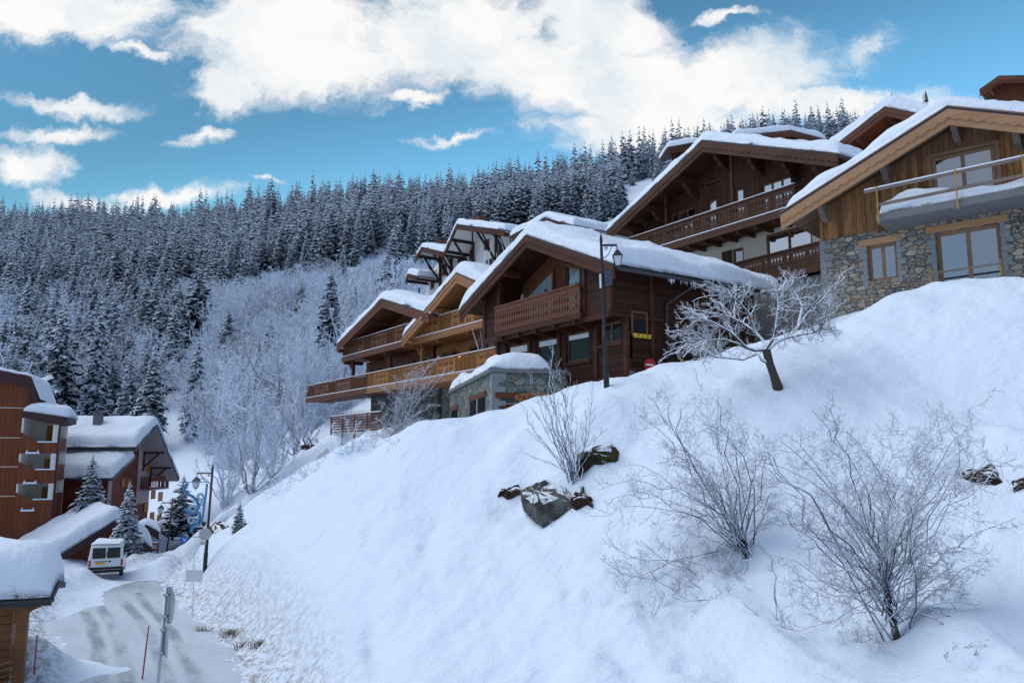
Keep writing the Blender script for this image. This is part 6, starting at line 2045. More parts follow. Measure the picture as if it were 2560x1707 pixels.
# jittered grid over the hill, in ground metres
xs = np.arange(-330, 330, 6.2); ys = np.arange(105, 520, 6.2)
GX, GY = np.meshgrid(xs, ys); GX = GX + rr.uniform(-3, 3, GX.shape); GY = GY + rr.uniform(-3, 3, GY.shape)
GX = GX.ravel(); GY = GY.ravel()
PX = (1280 + 1960 * GX / GY * 1.0)
ok = (PX > -60) & (PX < 2620)
GX, GY, PX = GX[ok], GY[ok], PX[ok]
GZ = H(GX, GY, False)
u_ = GX; vv = (GZ - CZ) / GY
PY = 853.5 - FPX * (vv * math.cos(PITCH) - math.sin(PITCH)) / (math.cos(PITCH) + vv * math.sin(PITCH))
k_ = 2352 / 2560
drm = np.interp(PX, PXK, DR)
inside = (PY * k_ < boundary(PX * k_)) & (GY < drm + 12) & (GY > 150)
# nothing where the houses stand or far inside what they hide
hid = (PX > 1560) & (PX < 1860) & (GY < 330)
hid |= (PX > 1900) & (GY < 330)
hid |= (PX >= 1230) & (PX < 1560) & (GY < 200)
inside &= ~hid
clump = fbm(GX / 30, GY / 30, 3, 33)
inside &= clump > -.55
FX, FY, FZ, FP = GX[inside], GY[inside], GZ[inside], PX[inside]
hs = np.clip(rr.normal(17, 4.2, len(FX)), 8, 28) * np.where(FY > 330, .95, np.where((FY < 260) & (FP < 1000), 1.25, 1.0))
order = np.argsort(FY)
NEAR = order[:190]; FAR = order[190:]
print('forest', len(FX), 'near up to', FY[NEAR].max())
for i in NEAR:
    put_spruce((FX[i], FY[i], FZ[i] - .3), min(float(hs[i]), 22.0 if FP[i] < 1000 else 19.0), int(rr.integers(0, 5)), 'snow dusted spruce in the closed forest on the hillside', 'closed spruce forest', fat=float(rr.uniform(.85, 1.15)), parts=FY[i] < 210)
far_var = [spruce_mesh(200 + i, whorls=15, per=6, width=w, segs=2, fan=False, rag=.4, snow=s) for i, (w, s) in enumerate(((.17, .97), (.2, .9), (.15, .95), (.19, .8), (.16, 1.0)))]
Vs, Fs, Ms = [], [], []; base = 0
for i in FAR:
    V, F, Mi = far_var[int(rr.integers(0, 5))]
    a = rr.random() * 6.28; h = hs[i]; fat = rr.uniform(.85, 1.2)
    c, s = math.cos(a), math.sin(a)
    P = np.stack([(V[:, 0] * c - V[:, 1] * s) * h * fat + FX[i], (V[:, 0] * s + V[:, 1] * c) * h * fat + FY[i], V[:, 2] * h + FZ[i] - .3], -1)
    Vs.append(P); Fs.append(F + base); Ms.append(Mi); base += len(V)
o = np_mesh('spruce_forest', np.concatenate(Vs), np.concatenate(Fs), [M['needle'], M['treesnow']], np.concatenate(Ms))
tag(o, 'distant snow dusted spruce forest up to the ridge', 'forest', kind='stuff')
# a pair of lone tips over the stone chalet roof
sp_px(2128, 205, 235, 2, 'lone distant spruce tip above the roof behind the stone chalet', 1.0, D=380, group=None)


# ------------------------------------------------------------------ bare, frosted and snow-laden woody plants
class Plant:
    def __init__(s, seed):
        s.r = random.Random(seed); s.mb = MB(); s.tips = []

    def path(s, p, q, bend, n, jit):
        """curved polyline from p to q, bend is an offset of the middle"""
        p = Vector(p); q = Vector(q); L = (q - p).length
        out = []
        for i in range(n + 1):
            t = i / n
            c = p.lerp(q, t) + Vector(bend) * (4 * t * (1 - t))
            if 0 < i < n: c += Vector((s.r.gauss(0, 1), s.r.gauss(0, 1), s.r.gauss(0, 1))) * jit * L / n
            out.append(c)
        return out

    def limb(s, pts, r0, r1, sides=5):
        n = len(pts)
        s.mb.tube(pts, [r0 + (r1 - r0) * (i / (n - 1)) ** .8 for i in range(n)], sides, 0, cap=False)

    def twigs(s, pts, r, length, count, level, up=.3, spread=.9, start=.25, out=None, sides=3, shrink=.55, seg=4, droop=0.0):
        """side shoots off a limb"""
        n = len(pts) - 1
        for k in range(count):
            t = start + (1 - start) * (k + s.r.random()) / count
            i = min(int(t * n), n - 1); fr_ = t * n - i
            b = pts[i].lerp(pts[i + 1], fr_)
            d = (pts[i + 1] - pts[i]).normalized()
            side = Vector((s.r.gauss(0, 1), s.r.gauss(0, 1), s.r.gauss(0, .8)))
            side = (side - d * side.dot(d)).normalized()
            dr = (d * (1 - spread * .5) + side * spread + Vector((0, 0, up))).normalized()
            if out is not None:
                dr = (dr + (b - Vector(out)).normalized() * .5).normalized()
            L = length * s.r.uniform(.5, 1.15) * (1 - .45 * t)
            q = b + dr * L
            pp = s.path(b, q, Vector((0, 0, -L * .08 + L * droop)) + side * L * .06, seg, .12)
            s.limb(pp, r, r * .45, sides)
            if level > 0: s.twigs(pp, r * .62, L * shrink, max(2, int(count * .7)), level - 1, up, spread, .2, out, 3, shrink, 3, droop)
            else: s.tips.append(q)

    def build(s, name, mat, parent=None):
        me_v, me_f = s.mb.v, s.mb.f
        o = s.mb.build(name, mat, parent, smooth=True, recalc=False)
        return o


# frosted broadleaf of the pale thicket: three shapes, copied
def frost_tree(seed, h=1.0, n=6, kind='frost'):
    P = Plant(seed); r = P.r
    trunk = P.path((0, 0, -.05), (r.uniform(-.08, .08), r.uniform(-.08, .08), .55), (0, 0, 0), 5, .08)
    T = Plant(seed + 1); T.limb(trunk, .014, .008, 5)
    for k in range(n):
        a = 2 * math.pi * (k + r.random() * .6) / n; rad = r.uniform(.14, .34); z1 = r.uniform(.6, 1.0)
        st = trunk[r.randint(1, 4)]
        pp = P.path(st, (rad * math.cos(a), rad * math.sin(a), z1), (rad * .3 * math.cos(a), rad * .3 * math.sin(a), -.04), 6, .15)
        P.limb(pp, .008, .004, 4)
        P.twigs(pp, .0045, .24, 11, 1, .25, 1.0, .1, None, 3, .6, 3)
    c = P.build('crown', M[kind]); t = T.build('trunk', M['frostgrey'])
    d = (c.data, t.data); bpy.data.objects.remove(c); bpy.data.objects.remove(t)
    return d


FRT = [frost_tree(300), frost_tree(311, n=8), frost_tree(322, n=7), frost_tree(333, n=7, kind='frostgrey')]


def put_frost(p, h, kind, label, group='pale frosted thicket', fat=1.0, name='frosted_tree'):
    X = bpy.data.objects.new(name, None); COL.objects.link(X)
    X.location = [float(c) for c in p]; X.scale = (h * fat, h * fat, h); X.rotation_euler = (0, 0, RNG.random() * 6.28)
    tag(X, label, 'tree', group)
    for nm, me in zip(('crown', 'trunk'), FRT[kind]):
        c = bpy.data.objects.new(nm, me); COL.objects.link(c); c.parent = X
    return X


# thicket region in the 2352 px view (polygon by columns: upper and lower edge)
def thick_top(x): return np.interp(x, [0, 150, 300, 420, 500, 600, 700, 850, 950], [640, 650, 640, 650, 660, 640, 610, 590, 600])
rr2 = np.random.default_rng(5)
cnt = 0; used = []
for _ in range(6000):
    if cnt >= 285: break
    x = rr2.uniform(-20, 960)
    yb = rr2.uniform(thick_top(x) + 20, 1060)
    if x < 420 and yb > 960: continue
    q = hit(x / k_, yb / k_, 66)
    if q is None or q[1] < 72 or q[1] > 330: continue
    h = rr2.uniform(7, 13.5); pxh = h / q[1] * 1800
    if yb - pxh < thick_top(x) - 25: continue
    if hides_lone(x, yb - pxh, q[1]): continue
    md = 3.0
    if any((q[0] - a) ** 2 + (q[1] - b) ** 2 < md * md for a, b in used): continue
    if x < 430 and rr2.random() < .86: continue
    used.append((q[0], q[1])); cnt += 1
    put_frost(q - np.array([0, 0, .2]), float(h), int(rr2.integers(0, 3)) if rr2.random() < .8 else 3, 'pale frosted bare tree of the thicket on the hillside', fat=float(rr2.uniform(.95, 1.45)))
print('thicket', cnt)

# the pale undergrowth that fills the hillside between the trees
def scrub(seed):
    r = np.random.default_rng(seed); V = []; F = []
    for k in range(46):
        a = r.random() * 6.28; el = r.uniform(.25, 1.45)
        b = np.array([r.normal(0, .22), r.normal(0, .22), 0]); L = r.uniform(.5, 1.0)
        d = np.array([math.cos(a) * math.cos(el), math.sin(a) * math.cos(el), math.sin(el)])
        sd = np.cross(d, [0, 0, 1.0]); sd = sd / (np.linalg.norm(sd) + 1e-6)
        def blade(p, q, w):
            i = len(V); V.extend([p - sd * w, p + sd * w, q]); F.append((i, i + 1, i + 2))
            i = len(V); u = np.cross(sd, q - p); u = u / np.linalg.norm(u); V.extend([p - u * w, p + u * w, q]); F.append((i, i + 1, i + 2))
        q = b + d * L; blade(b, q, .018)
        for _ in range(4):
            t = r.uniform(.3, .95); m = b + d * L * t; e_ = d + r.normal(0, .55, 3); e_ /= np.linalg.norm(e_)
            blade(m, m + e_ * L * .42, .014)
    return np.array(V), np.array(F)


SCV = [scrub(k) for k in range(6)]
Vs, Fs = [], []; base = 0; n_ = 0
xs = np.arange(-270, 20, 3.0); ys = np.arange(74, 330, 2.9)
GX, GY = np.meshgrid(xs, ys); GX = (GX + rr.uniform(-1.4, 1.4, GX.shape)).ravel(); GY = (GY + rr.uniform(-1.4, 1.4, GY.shape)).ravel()
GZ = H(GX, GY, False)
vv = (GZ - CZ) / GY
PY = (853.5 - FPX * (vv * math.cos(PITCH) - math.sin(PITCH)) / (math.cos(PITCH) + vv * math.sin(PITCH))) * k_
PX = (1280 + 1960 * GX / GY) * k_
keep = (PX > -60) & (PX < 1000) & (PY > thick_top(PX) - 75) & (PY < np.where(PX < 400, 960, 1075)) & ~((PX < 480) & (PX > 380) & (PY > 900))
keep &= rr.random(len(PX)) < np.where(GY > 150, .95, .75)
for i in np.where(keep)[0]:
    if hides_lone(PX[i], PY[i] - 3.2 / GY[i] * 1800, GY[i], 16): continue
    V, F = SCV[int(rr.integers(0, 6))]; a = rr.random() * 6.28; c, s = math.cos(a), math.sin(a); h = rr.uniform(1.3, 3.4)
    Vs.append(np.stack([(V[:, 0] * c - V[:, 1] * s) * h + GX[i], (V[:, 0] * s + V[:, 1] * c) * h + GY[i], V[:, 2] * h + GZ[i] - .2], -1)); Fs.append(F + base); base += len(V); n_ += 1
o = np_mesh('frosted_undergrowth', np.concatenate(Vs), np.concatenate(Fs), M['frost'])
tag(o, 'pale frosted undergrowth covering the lower hillside', 'undergrowth', kind='stuff')
print('scrub', n_, base)
# ------------------------------------------------------------------ plants on the bank, built stem by stem
def zs8(x, y): return (1500 + x * .2976, 640 + y * .2976)
def zs4(x, y): return (1040 + x * .3189, 850 + y * .3189)
def zs5(x, y): return (1450 + x * .4147, 950 + y * .4147)
def zs6(x, y): return (1860 + x * .4209, 980 + y * .4209)


def ground_at(p): return np.array([p[0], p[1], hz(p[0], p[1])])


def shrub(name, label, base, D, stems, seed, mat='twig', r0=.02, tw=.0055, n1=9, l1=.9, level=1, up=.25, spread=.75, cat='shrub', dj=.9, bendz=-.15, droop=0.0, trunk=None, group=None, rise=None, dense=1.0):
    """stems: pixel ends (source pixels) of the main stems; every stem gets its own depth"""
    P = Plant(seed); r = P.r
    q_ = hit(*base, 8)
    if abs(q_[1] - D) < 9: D = q_[1]
    b = W(*base, D); g = ground_at(b); b = np.array([b[0], b[1], g[2]])
    print('SHRUB', label, D)
    X = empty(name, b, 0, label, cat, group)
    B = Vector((0, 0, -.12))
    if dense > 1:
        stems = list(stems) + [(a + r.gauss(0, 38), b_ + r.gauss(0, 38)) for (a, b_, *_z) in stems if r.random() < dense - 1]
    for i, st in enumerate(stems):
        dd = st[2] if len(st) > 2 else r.uniform(-dj, dj)
        hq = hit(st[0], st[1], 8)
        De = D + dd if hq is None else min(D + dd, hq[1] - r.uniform(.15, .5))
        e = Vector(W(st[0], st[1], De)) - Vector(b)
        bs = B + Vector((r.gauss(0, .09), r.gauss(0, .09), 0)) + (Vector(rise) * r.random() ** .8 if rise else Vector((0, 0, 0)))
        L = (e - bs).length
        pp = P.path(bs, e, Vector((r.gauss(0, .06) * L, r.gauss(0, .05) * L, bendz * L * r.uniform(.4, 1.4))) * (1 if e.z > L * .2 else -1.6), 9, .16)
        rr_ = r0 * (.5 + .5 * L / 3.5) * r.uniform(.8, 1.2)
        P.limb(pp, rr_, tw * .9, 6)
        P.twigs(pp, tw, l1 * (.4 + .2 * L), n1, level, up, spread, .18, None, 4, .5, 4, droop)
    if trunk:
        T = MB(); T.tube([Vector(t_) for t_ in trunk[0]], trunk[1], 8); T.build('trunk', M['bark'], X, smooth=True)
    P.build('branches', M[mat], X)
    return X


# shrub over the boulder
shrub('bare_shrub', 'bare upright shrub growing out of the boulder in the middle of the bank', zs4(1225, 1130), 25.2,
      [(1383, 850), (1370, 905), (1400, 900), (1425, 930), (1445, 960), (1480, 1005), (1508, 1075), (1470, 1010), (1303, 1010), (1318, 1075), (1330, 1020), (1340, 960), (1355, 985), (1300, 1130), (1465, 1100), (1395, 1000), (1440, 1040)],
      41, 'twig', .018, .006, 9, .5, 1, .35, .6, dj=.7, bendz=.05, dense=1.4, rise=(0, 0, .4))
shrub('drooping_shrub', 'low snow laden branches hanging over the face of the boulder', zs4(1215, 1180), 24.9,
      [(1305, 1265), (1330, 1290), (1350, 1240), (1375, 1300), (1390, 1270), (1318, 1235), (1300, 1200), (1420, 1265), (1450, 1250)], 42, 'twigsnow', .02, .007, 7, .35, 1, .1, .8, dj=.5, bendz=.25)
# left of the two big shrubs
shrub('spreading_shrub', 'wide dark twigged shrub sweeping to the left, left of the two big shrubs', (1868, 1388), 17.9,
      [(1640, 1010), (1600, 1040), (1700, 1020), (1735, 1005), (1790, 1000), (1760, 1060), (1850, 1110), (1830, 1060), (1660, 1100), (1580, 1160), (1520, 1250), (1485, 1290), (1510, 1330), (1500, 1395), (1540, 1440), (1545, 1475), (1590, 1505), (1625, 1530), (1680, 1490), (1720, 1450), (1690, 1400), (1600, 1350), (1650, 1280), (1700, 1200), (1885, 1190), (1900, 1140), (1930, 1230), (1960, 1300), (1790, 1440), (1560, 1220), (1620, 1420), (1750, 1150), (1680, 1330), (1800, 1180)],
      51, 'twig', .019, .0060, 11, .85, 2, .16, .9, dj=1.3, bendz=.12, dense=1.75, rise=(-.25, .1, .55), trunk=([(0, 0, -.3), (-.05, 0, .15), (-.16, .05, .45)], [.09, .07, .04]))
# right one
shrub('spreading_shrub', 'taller snow lined shrub with many fanning stems, right of the two big shrubs', (2240, 1592), 14.0,
      [(2030, 1025), (2070, 1015), (2085, 1060), (2120, 1080), (1950, 1100), (1900, 1125), (1895, 1160), (2000, 1090), (2180, 1110), (2255, 1050), (2275, 1100), (2300, 1150), (2370, 1030), (2380, 1025), (2345, 1090), (2430, 1100), (2470, 1125), (2520, 1160), (2480, 1200), (2540, 1295), (2430, 1370), (2415, 1460), (2400, 1480), (2390, 1395), (1960, 1230), (1920, 1290), (1900, 1380), (1960, 1470), (2000, 1500), (2050, 1470), (2080, 1570), (2130, 1600), (2200, 1330), (2300, 1290), (2100, 1250), (2010, 1330), (2330, 1420), (2140, 1400), (2060, 1180), (2220, 1200)],
      61, 'twig', .017, .0052, 12, .80, 2, .18, .9, dj=1.2, bendz=.10, dense=1.45, rise=(-.06, .2, 1.25), trunk=([(.05, 0, -.3), (0, 0, .1), (-.06, .06, .5), (-.06, .18, 1.1)], [.085, .065, .05, .025]))
# sapling between them
shrub('thin_sapling', 'thin bent sapling stem standing between the two big shrubs', (1935, 1537), 16.0, [(1893, 1345, 0), (1840, 1490, .3)], 71, 'twig', .03, .006, 5, .3, 0, .3, .6, cat='sapling', bendz=0)
shrub('fallen_branch', 'dark fallen branch lying in the snow right of the tall shrub', (2386, 1560), 13.7, [(2300, 1533, 0), (2320, 1520, .1)], 72, 'twig', .03, .008, 4, .2, 0, .1, .6, cat='branch', bendz=-.02)
shrub('snowy_twigs', 'few white twigs poking out of the snow at the lower right', (2400, 1640), 12.9, [(2385, 1600, 0), (2460, 1610, 0), (2440, 1625, .1), (2370, 1630, .1), (2475, 1600, .2)], 73, 'twigsnow', .016, .006, 4, .25, 1, .2, .7, cat='twigs', bendz=.1)


# ------------------------------------------------------------------ apple tree
def apple_tree():
    D = 23.0
    b = W(1945, 970, D); g = hz(b[0], b[1]); b = np.array([b[0], b[1], min(g, b[2] + .05)])
    X = empty('apple_tree', b, 0, 'leaning snow laden apple tree on the bank before the stone chalet', 'tree')
    V_ = lambda x, y, d=0: Vector(W(*zs8(x, y), D + d)) - Vector(b)
    T = MB()
    tr = [V_(1500, 1140), V_(1490, 1090), V_(1460, 1000), V_(1425, 900), V_(1400, 800), V_(1385, 760, .1)]
    T.tube(tr, [.17, .145, .12, .115, .12, .09], 10); T.build('trunk', M['applebark'], X, smooth=True)
    P = Plant(81); r = P.r
    limbs = [([V_(1395, 780), V_(1300, 790), V_(1230, 770, -.2), V_(1170, 740, -.4), V_(1050, 700, -.6), V_(900, 700, -.7)], .075),
             ([V_(1425, 900), V_(1360, 870), V_(1320, 820, .2), V_(1200, 870, .3), V_(1060, 855, .4), V_(960, 850, .4)], .065),
             ([V_(1400, 790), V_(1480, 720), V_(1580, 680, .2), V_(1660, 600, .3), V_(1740, 480, .4), V_(1850, 400, .5)], .08),
             ([V_(1395, 760), V_(1380, 720, .2), V_(1300, 630, .4), V_(1200, 560, .7), V_(1080, 500, .9)], .06),
             ([V_(1400, 770), V_(1460, 690, -.3), V_(1480, 600, -.5), V_(1500, 400, -.6), V_(1480, 250, -.6)], .06),
             ([V_(1580, 680, .2), V_(1680, 660, -.2), V_(1800, 640, -.5), V_(1880, 600, -.6)], .045),
             ([V_(1300, 630, .4), V_(1250, 480, .2), V_(1180, 400), V_(1060, 300, -.3)], .045),
             ([V_(1230, 770, -.2), V_(1100, 640, -.8), V_(960, 560, -1.1), V_(850, 520, -1.2)], .05),
             ([V_(1660, 600, .3), V_(1700, 420, .8), V_(1640, 300, 1.0), V_(1560, 260, 1.1)], .04)]
    pts = []
    for l, rad in limbs:
        P.limb(l, rad, .018, 7)
        for a_, c in zip(l[:-1], l[1:]):
            for t in (0, .33, .66): pts.append(a_.lerp(c, t))
    # branchlets that reach the outline of the crown
    ends = []
    for (x, y) in [(800, 235), (890, 215), (905, 270), (690, 425), (700, 470), (670, 525), (545, 620), (590, 640), (580, 670), (690, 695), (580, 750), (530, 830), (490, 890), (640, 820), (700, 850), (760, 880), (860, 905), (780, 380), (850, 400), (920, 350), (850, 520), (720, 600), (760, 560), (720, 730), (700, 780), (1150, 245), (1260, 235), (1230, 300), (1400, 190), (1530, 130), (1620, 140), (1650, 170), (1740, 160), (1570, 200), (1750, 240), (2120, 100), (2060, 170), (2000, 210), (1990, 260), (1940, 330), (1910, 300), (2070, 370), (1990, 400), (1900, 430), (1830, 470), (1920, 520), (1980, 610), (2010, 675), (1860, 680), (1850, 640), (1760, 700), (1680, 700), (1640, 720), (1530, 790), (1000, 380), (1100, 350), (950, 600), (1000, 650), (900, 750), (830, 800), (1350, 300), (1430, 330), (1560, 350), (1620, 420), (1330, 420), (1150, 420), (1060, 560), (1700, 550), (1800, 360), (1450, 450), (1250, 600), (1000, 780), (880, 640), (800, 700), (1560, 520), (1650, 380), (1850, 250), (1280, 250), (1080, 280), (760, 470)]:
        ends.append(V_(x, y, r.uniform(-1.6, 1.6)))
    for e in ends:
        c = min(pts, key=lambda q: (q - e).length + max(0, (q.z - e.z)) * .3)
        pp = P.path(c, e, Vector((0, 0, .06 * (e - c).length)), 7, .22)
        P.limb(pp, .026, .013, 5)
        P.twigs(pp, .0085, .5, 9, 1, .22, .75, .05, None, 4, .5, 4)
    for l, rad in limbs: P.twigs(l, .010, .6, 12, 1, .3, .9, .3, None, 4, .5, 4)
    P.build('branches', M['twigsnow'], X)
    for (x, y) in [(1112, 492), (1275, 525), (1085, 592), (935, 745), (870, 740), (690, 878), (740, 800), (955, 738)]:
        m = MB(); c = V_(x, y, r.uniform(-.5, .2)); m.lathe([(.004, .045), (.035, .04), (.05, .01), (.045, -.03), (.02, -.05)], 10, tuple(c)); m.build('apple', M['apple'], X, smooth=True)


M['applebark'] = twigmat('apple_bark', (.075, .06, .05), lo=.6, hi=.95)
M['apple'] = plain('withered_apple', (.42, .20, .07), .6, var=.3, nscale=15)
apple_tree()

# frosted bush by the garage and the slender ones down the slope
kk = 2560 / 2352
shrub('frosted_bush', 'dense frosted bush below the golden chalet, left of the stone garage', (985, 1110), 42,
      [(x * kk, y * kk) for x, y in [(850, 1010), (860, 960), (875, 920), (895, 880), (920, 865), (950, 850), (985, 835), (1010, 820), (1040, 850), (990, 880), (960, 900), (935, 960), (905, 940), (880, 985), (1000, 930), (950, 985), (915, 1010), (970, 860), (1000, 860), (930, 900), (1005, 960), (860, 1025), (890, 1030), (840, 990)]],
      91, 'frostgrey', .035, .013, 11, .85, 2, .25, .95, 'bush', dj=1.4, bendz=.1)
shrub('frosted_sapling', 'small frosted sapling before the slat fence', (865, 1075), 55, [(818, 1010), (840, 1000), (860, 1015), (845, 1040), (880, 1020), (812, 1050)], 92, 'frostgrey', .03, .014, 6, .5, 1, .3, .8, 'sapling')
for i, (bx, by, D, st, lab) in enumerate([
    ((880), 1138, 40, [(770, 1075), (800, 1040), (830, 1060), (860, 1040), (890, 1050), (920, 1070), (945, 1090), (850, 1085), (905, 1100)], 'thin frosted shrub on the slope just below the dense bush'),
    ((770), 1195, 45, [(665, 1180), (690, 1140), (720, 1120), (750, 1110), (780, 1120), (810, 1130), (700, 1200), (680, 1215), (740, 1150), (830, 1100)], 'thin frosted shrub lying over the second snow bank'),
    ((700), 1260, 48, [(600, 1185), (640, 1150), (660, 1200), (700, 1170), (730, 1190), (640, 1225)], 'thin frosted shrub lowest on the second snow bank')]):
    shrub('frosted_shrub', lab, (bx, by), D, st, 95 + i, 'frost', .025, .012, 9, .6, 1, .25, .8, group='thin frosted shrubs on the slope')
# clump of frosted trees over the road
for i, (bx, by, yt, D, spread_, lab) in enumerate([
    (625, 1275, 1010, 60, 110, 'many stemmed frosted tree over the decorated lamp, nearest the road'),
    (680, 1255, 1030, 62, 90, 'many stemmed frosted tree over the second snow bank'),
    (560, 1270, 1050, 66, 90, 'many stemmed frosted tree behind the blue decoration'),
    (735, 1200, 960, 66, 90, 'leaning frosted tree below the end of the long balcony'),
    (790, 1120, 930, 72, 80, 'frosted tree beside the slat fence end')]):
    r = random.Random(i); st = []
    for k in range(11):
        a = (k + .5) / 11 * 2 - 1
        st.append((bx + a * spread_ + r.uniform(-12, 12), yt + abs(a) ** 1.6 * (by - yt) * .45 + r.uniform(-15, 25)))
    shrub('frosted_tree', lab, (bx, by), D, st, 110 + i, 'frostgrey' if i in (0, 3) else 'frost', .07, .020, 12, .85, 1, .35, .7, 'tree', dj=2.2, bendz=-.05)
shrub('frosted_tree', 'frosted bare twigs rising behind the dark chalet roof before the white house', (1260, 700), 47, [(x * kk, y * kk) for x, y in [(1115, 575), (1130, 555), (1150, 548), (1175, 550), (1120, 595), (1140, 580), (1165, 565), (1190, 570), (1145, 600), (1110, 590)]], 120, 'frost', .03, .012, 7, .5, 1, .2, .8, 'tree', dj=1.0)
for (bx, by, yt, D, i) in ((2600, 560, 380, 16, 0), (2610, 720, 560, 14, 1)):
    shrub('overhanging_twigs', ('upper', 'lower')[i] + ' snowy twigs reaching in at the right picture edge', (bx, by + 300), D, [(2530, yt + 20), (2540, yt + 60), (2525, yt + 45)], 130 + i, 'twigsnow', .012, .006, 6, .25, 1, .1, .8, 'twigs') if False else None


# ------------------------------------------------------------------ boulders
def rock(name, label, poly, D, thick, mat, seed, rough=.12):
    """boulder whose outline follows the given source pixels; domed towards the front, with real thickness"""
    n = len(poly); pp = []
    for k in range(n):                       # a few extra outline points for a broken edge
        a, b = np.array(poly[k], float), np.array(poly[(k + 1) % n], float)
        for t in (0, .5): pp.append(a + (b - a) * t)
    S = [hit(x, y, 8) for x, y in pp]
    X = np.array([q if q is not None else W(x, y, D) for q, (x, y) in zip(S, pp)])
    C = X.mean(0); X = X - C
    u_, s_, vt = np.linalg.svd(X); nr = vt[2]; nr = nr if nr[1] < 0 else -nr
    nr = nr / np.linalg.norm(nr)
    r = np.random.default_rng(seed); n = len(X); rings = 8; V = []
    for k in range(rings + 1):
        a = math.pi * (k / rings) - math.pi / 2
        cr, off = math.cos(a), math.sin(a)
        for p in X:
            q = p * max(cr, .03) ** .45 * (1.04 if abs(off) < .2 else 1) + nr * off * thick * (.42 if off > 0 else .8)
            V.append(q + r.normal(0, rough * .16, 3))
    F = []
    for k in range(rings):
        for i in range(n):
            j = (i + 1) % n; F.append((k * n + i, k * n + j, (k + 1) * n + j, (k + 1) * n + i))
    m = MB(); m.add(V, F); m.add([V[i] for i in range(n)], [tuple(range(n))]); m.add([V[rings * n + i] for i in range(n)], [tuple(range(n))[::-1]])
    o = m.build(name, M[mat])
    bm = bmesh.new(); bm.from_mesh(o.data); bmesh.ops.remove_doubles(bm, verts=bm.verts, dist=.001); bmesh.ops.subdivide_edges(bm, edges=bm.edges, cuts=1, use_grid_fill=True)
    bmesh.ops.recalc_face_normals(bm, faces=bm.faces); bm.to_mesh(o.data); bm.free()
    o.location = C.tolist()
    tag(o, label, 'rock', 'rocks showing through the snow')
    return o


def rockmat(name, a, b, moss=None):
    T = NT(name); o = T.obj()
    n1 = T.noise(o, 2.5, 8, .7); n2 = T.noise(T.scale(o, (1, 1, .4)), 6, 5, .7)
    col = T.mix(T.rng(n1, .35, .65), a, b)
    if moss: col = T.mix(T.rng(n2, .42, .6), col, moss)
    g = T.n('ShaderNodeNewGeometry'); sp_ = T.n('ShaderNodeSeparateXYZ'); T.t.links.new(g.outputs['Normal'], sp_.inputs[0])
    sn = T.rng(T.math('ADD', sp_.outputs[2], T.math('MULTIPLY', T.math('SUBTRACT', n1, .5), .7)), .72, .84)
    T.pbr(T.mix(sn, col, (.8, .85, .92)), .85, .2, normal=T.bump(T.math('ADD', n1, T.math('MULTIPLY', n2, .5)), .12, .9))
    return T.mat


M['rock'] = rockmat('grey_rock', (.035, .035, .035), (.15, .145, .135))
M['rockmoss'] = rockmat('mossy_rock', (.02, .014, .01), (.045, .032, .02), (.05, .048, .012))
M['earth'] = rockmat('bare_earth', (.02, .010, .008), (.075, .035, .025))
Z = lambda *q: [zs4(x, y) for x, y in q]
rock('boulder', 'pale grey boulder under the bare upright shrub', Z((835, 1235), (900, 1215), (1000, 1165), (1100, 1140), (1200, 1190), (1240, 1290), (1160, 1330), (1060, 1370), (980, 1440), (910, 1390), (850, 1330)), 24.9, 1.1, 'rock', 1)
rock('mossy_boulder', 'dark mossy boulder in the snow hollow right of the bare shrub', Z((1265, 960), (1330, 915), (1440, 890), (1570, 845), (1590, 880), (1570, 970), (1500, 965), (1400, 995), (1310, 1030), (1275, 1080)), 25.3, .9, 'rockmoss', 2)
rock('brown_rock', 'small brown rock left of the grey boulder', Z((645, 1240), (670, 1190), (740, 1195), (830, 1160), (840, 1200), (790, 1240), (720, 1265)), 24.9, .6, 'earth', 3)
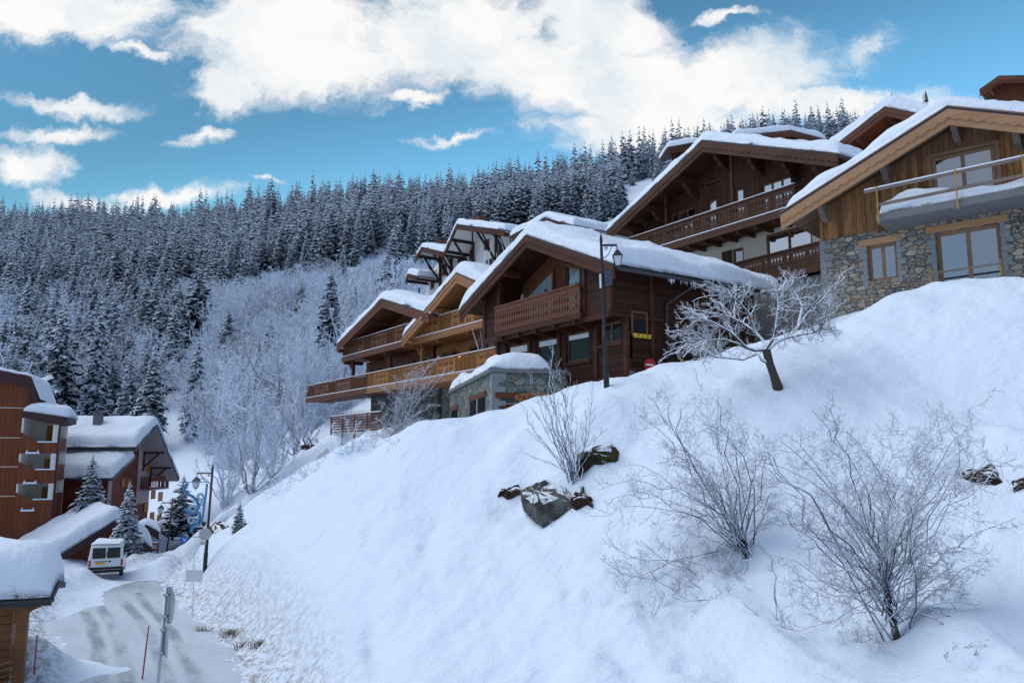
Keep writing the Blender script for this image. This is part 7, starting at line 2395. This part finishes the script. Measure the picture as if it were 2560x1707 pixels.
rock('earth_patch', 'dark brown earth lump at the right foot of the grey boulder', Z((1220, 1290), (1250, 1230), (1310, 1160), (1330, 1220), (1385, 1260), (1380, 1300), (1320, 1290), (1240, 1320)), 24.7, .5, 'earth', 4)
rock('dark_hollow_rock', 'dark brown rock under the snow edge at the right', [(2400, 1195), (2440, 1185), (2490, 1170), (2492, 1185), (2510, 1210), (2460, 1215), (2410, 1210)], 18.2, .5, 'earth', 5)
rock('dark_hollow_rock', 'small dark rock at the very right edge of the bank', [(2530, 1215), (2562, 1205), (2575, 1225), (2560, 1235), (2535, 1228)], 17.6, .4, 'earth', 6)
None and rock('roadside_rock', 'dark rock beside the far road bend right of the van', [(360, 1395), (378, 1398), (385, 1412), (380, 1425), (366, 1412)], 50, .8, 'earth', 9)
rock('roadside_rock', 'dark rocks under the snow left of the dwarf spruce', [(525, 1325), (550, 1305), (570, 1312), (560, 1325), (540, 1338)], 42, .8, 'earth', 10)

# dry grass tufts melted out of the bank foot
def tuft(px, py, label, n, seed):
    p = hit(px, py, 14); r = random.Random(seed)
    X = MB()
    for k in range(n):
        a = r.random() * 6.28; d = r.uniform(0, .38); b = Vector((d * math.cos(a) * 1.2, d * math.sin(a) * .6, 0)); L = r.uniform(.10, .34)
        q = b + Vector((r.gauss(0, .12), r.gauss(-.04, .10), L * .7)); m_ = b.lerp(q, .55) + Vector((0, 0, L * .18))
        X.tube([b + Vector((0, 0, -.1)), m_, q], [.006, .005, .002], 3, cap=False)
    o = X.build('dry_grass_tuft', M['drygrass'], recalc=False); o.location = (p[0], p[1], hz(p[0], p[1]) - .02)
    tag(o, label, 'grass tuft', 'dry grass tufts at the bank foot')


M['drygrass'] = plain('dry_brown_grass', (.20, .115, .06), .8, var=.4, nscale=20)
for i, (x, y, lab) in enumerate([(510, 1580, 'pale dry grass tuft farthest left at the bank foot'), (578, 1602, 'brown dry grass tuft at the bank foot, second from the road sign'), (614, 1606, 'tallest brown dry grass tuft at the bank foot'), (652, 1620, 'brown dry grass tuft at the bank foot, farthest right of its row')]):
    tuft(x, y, lab, 120 if i else 70, 140 + i)
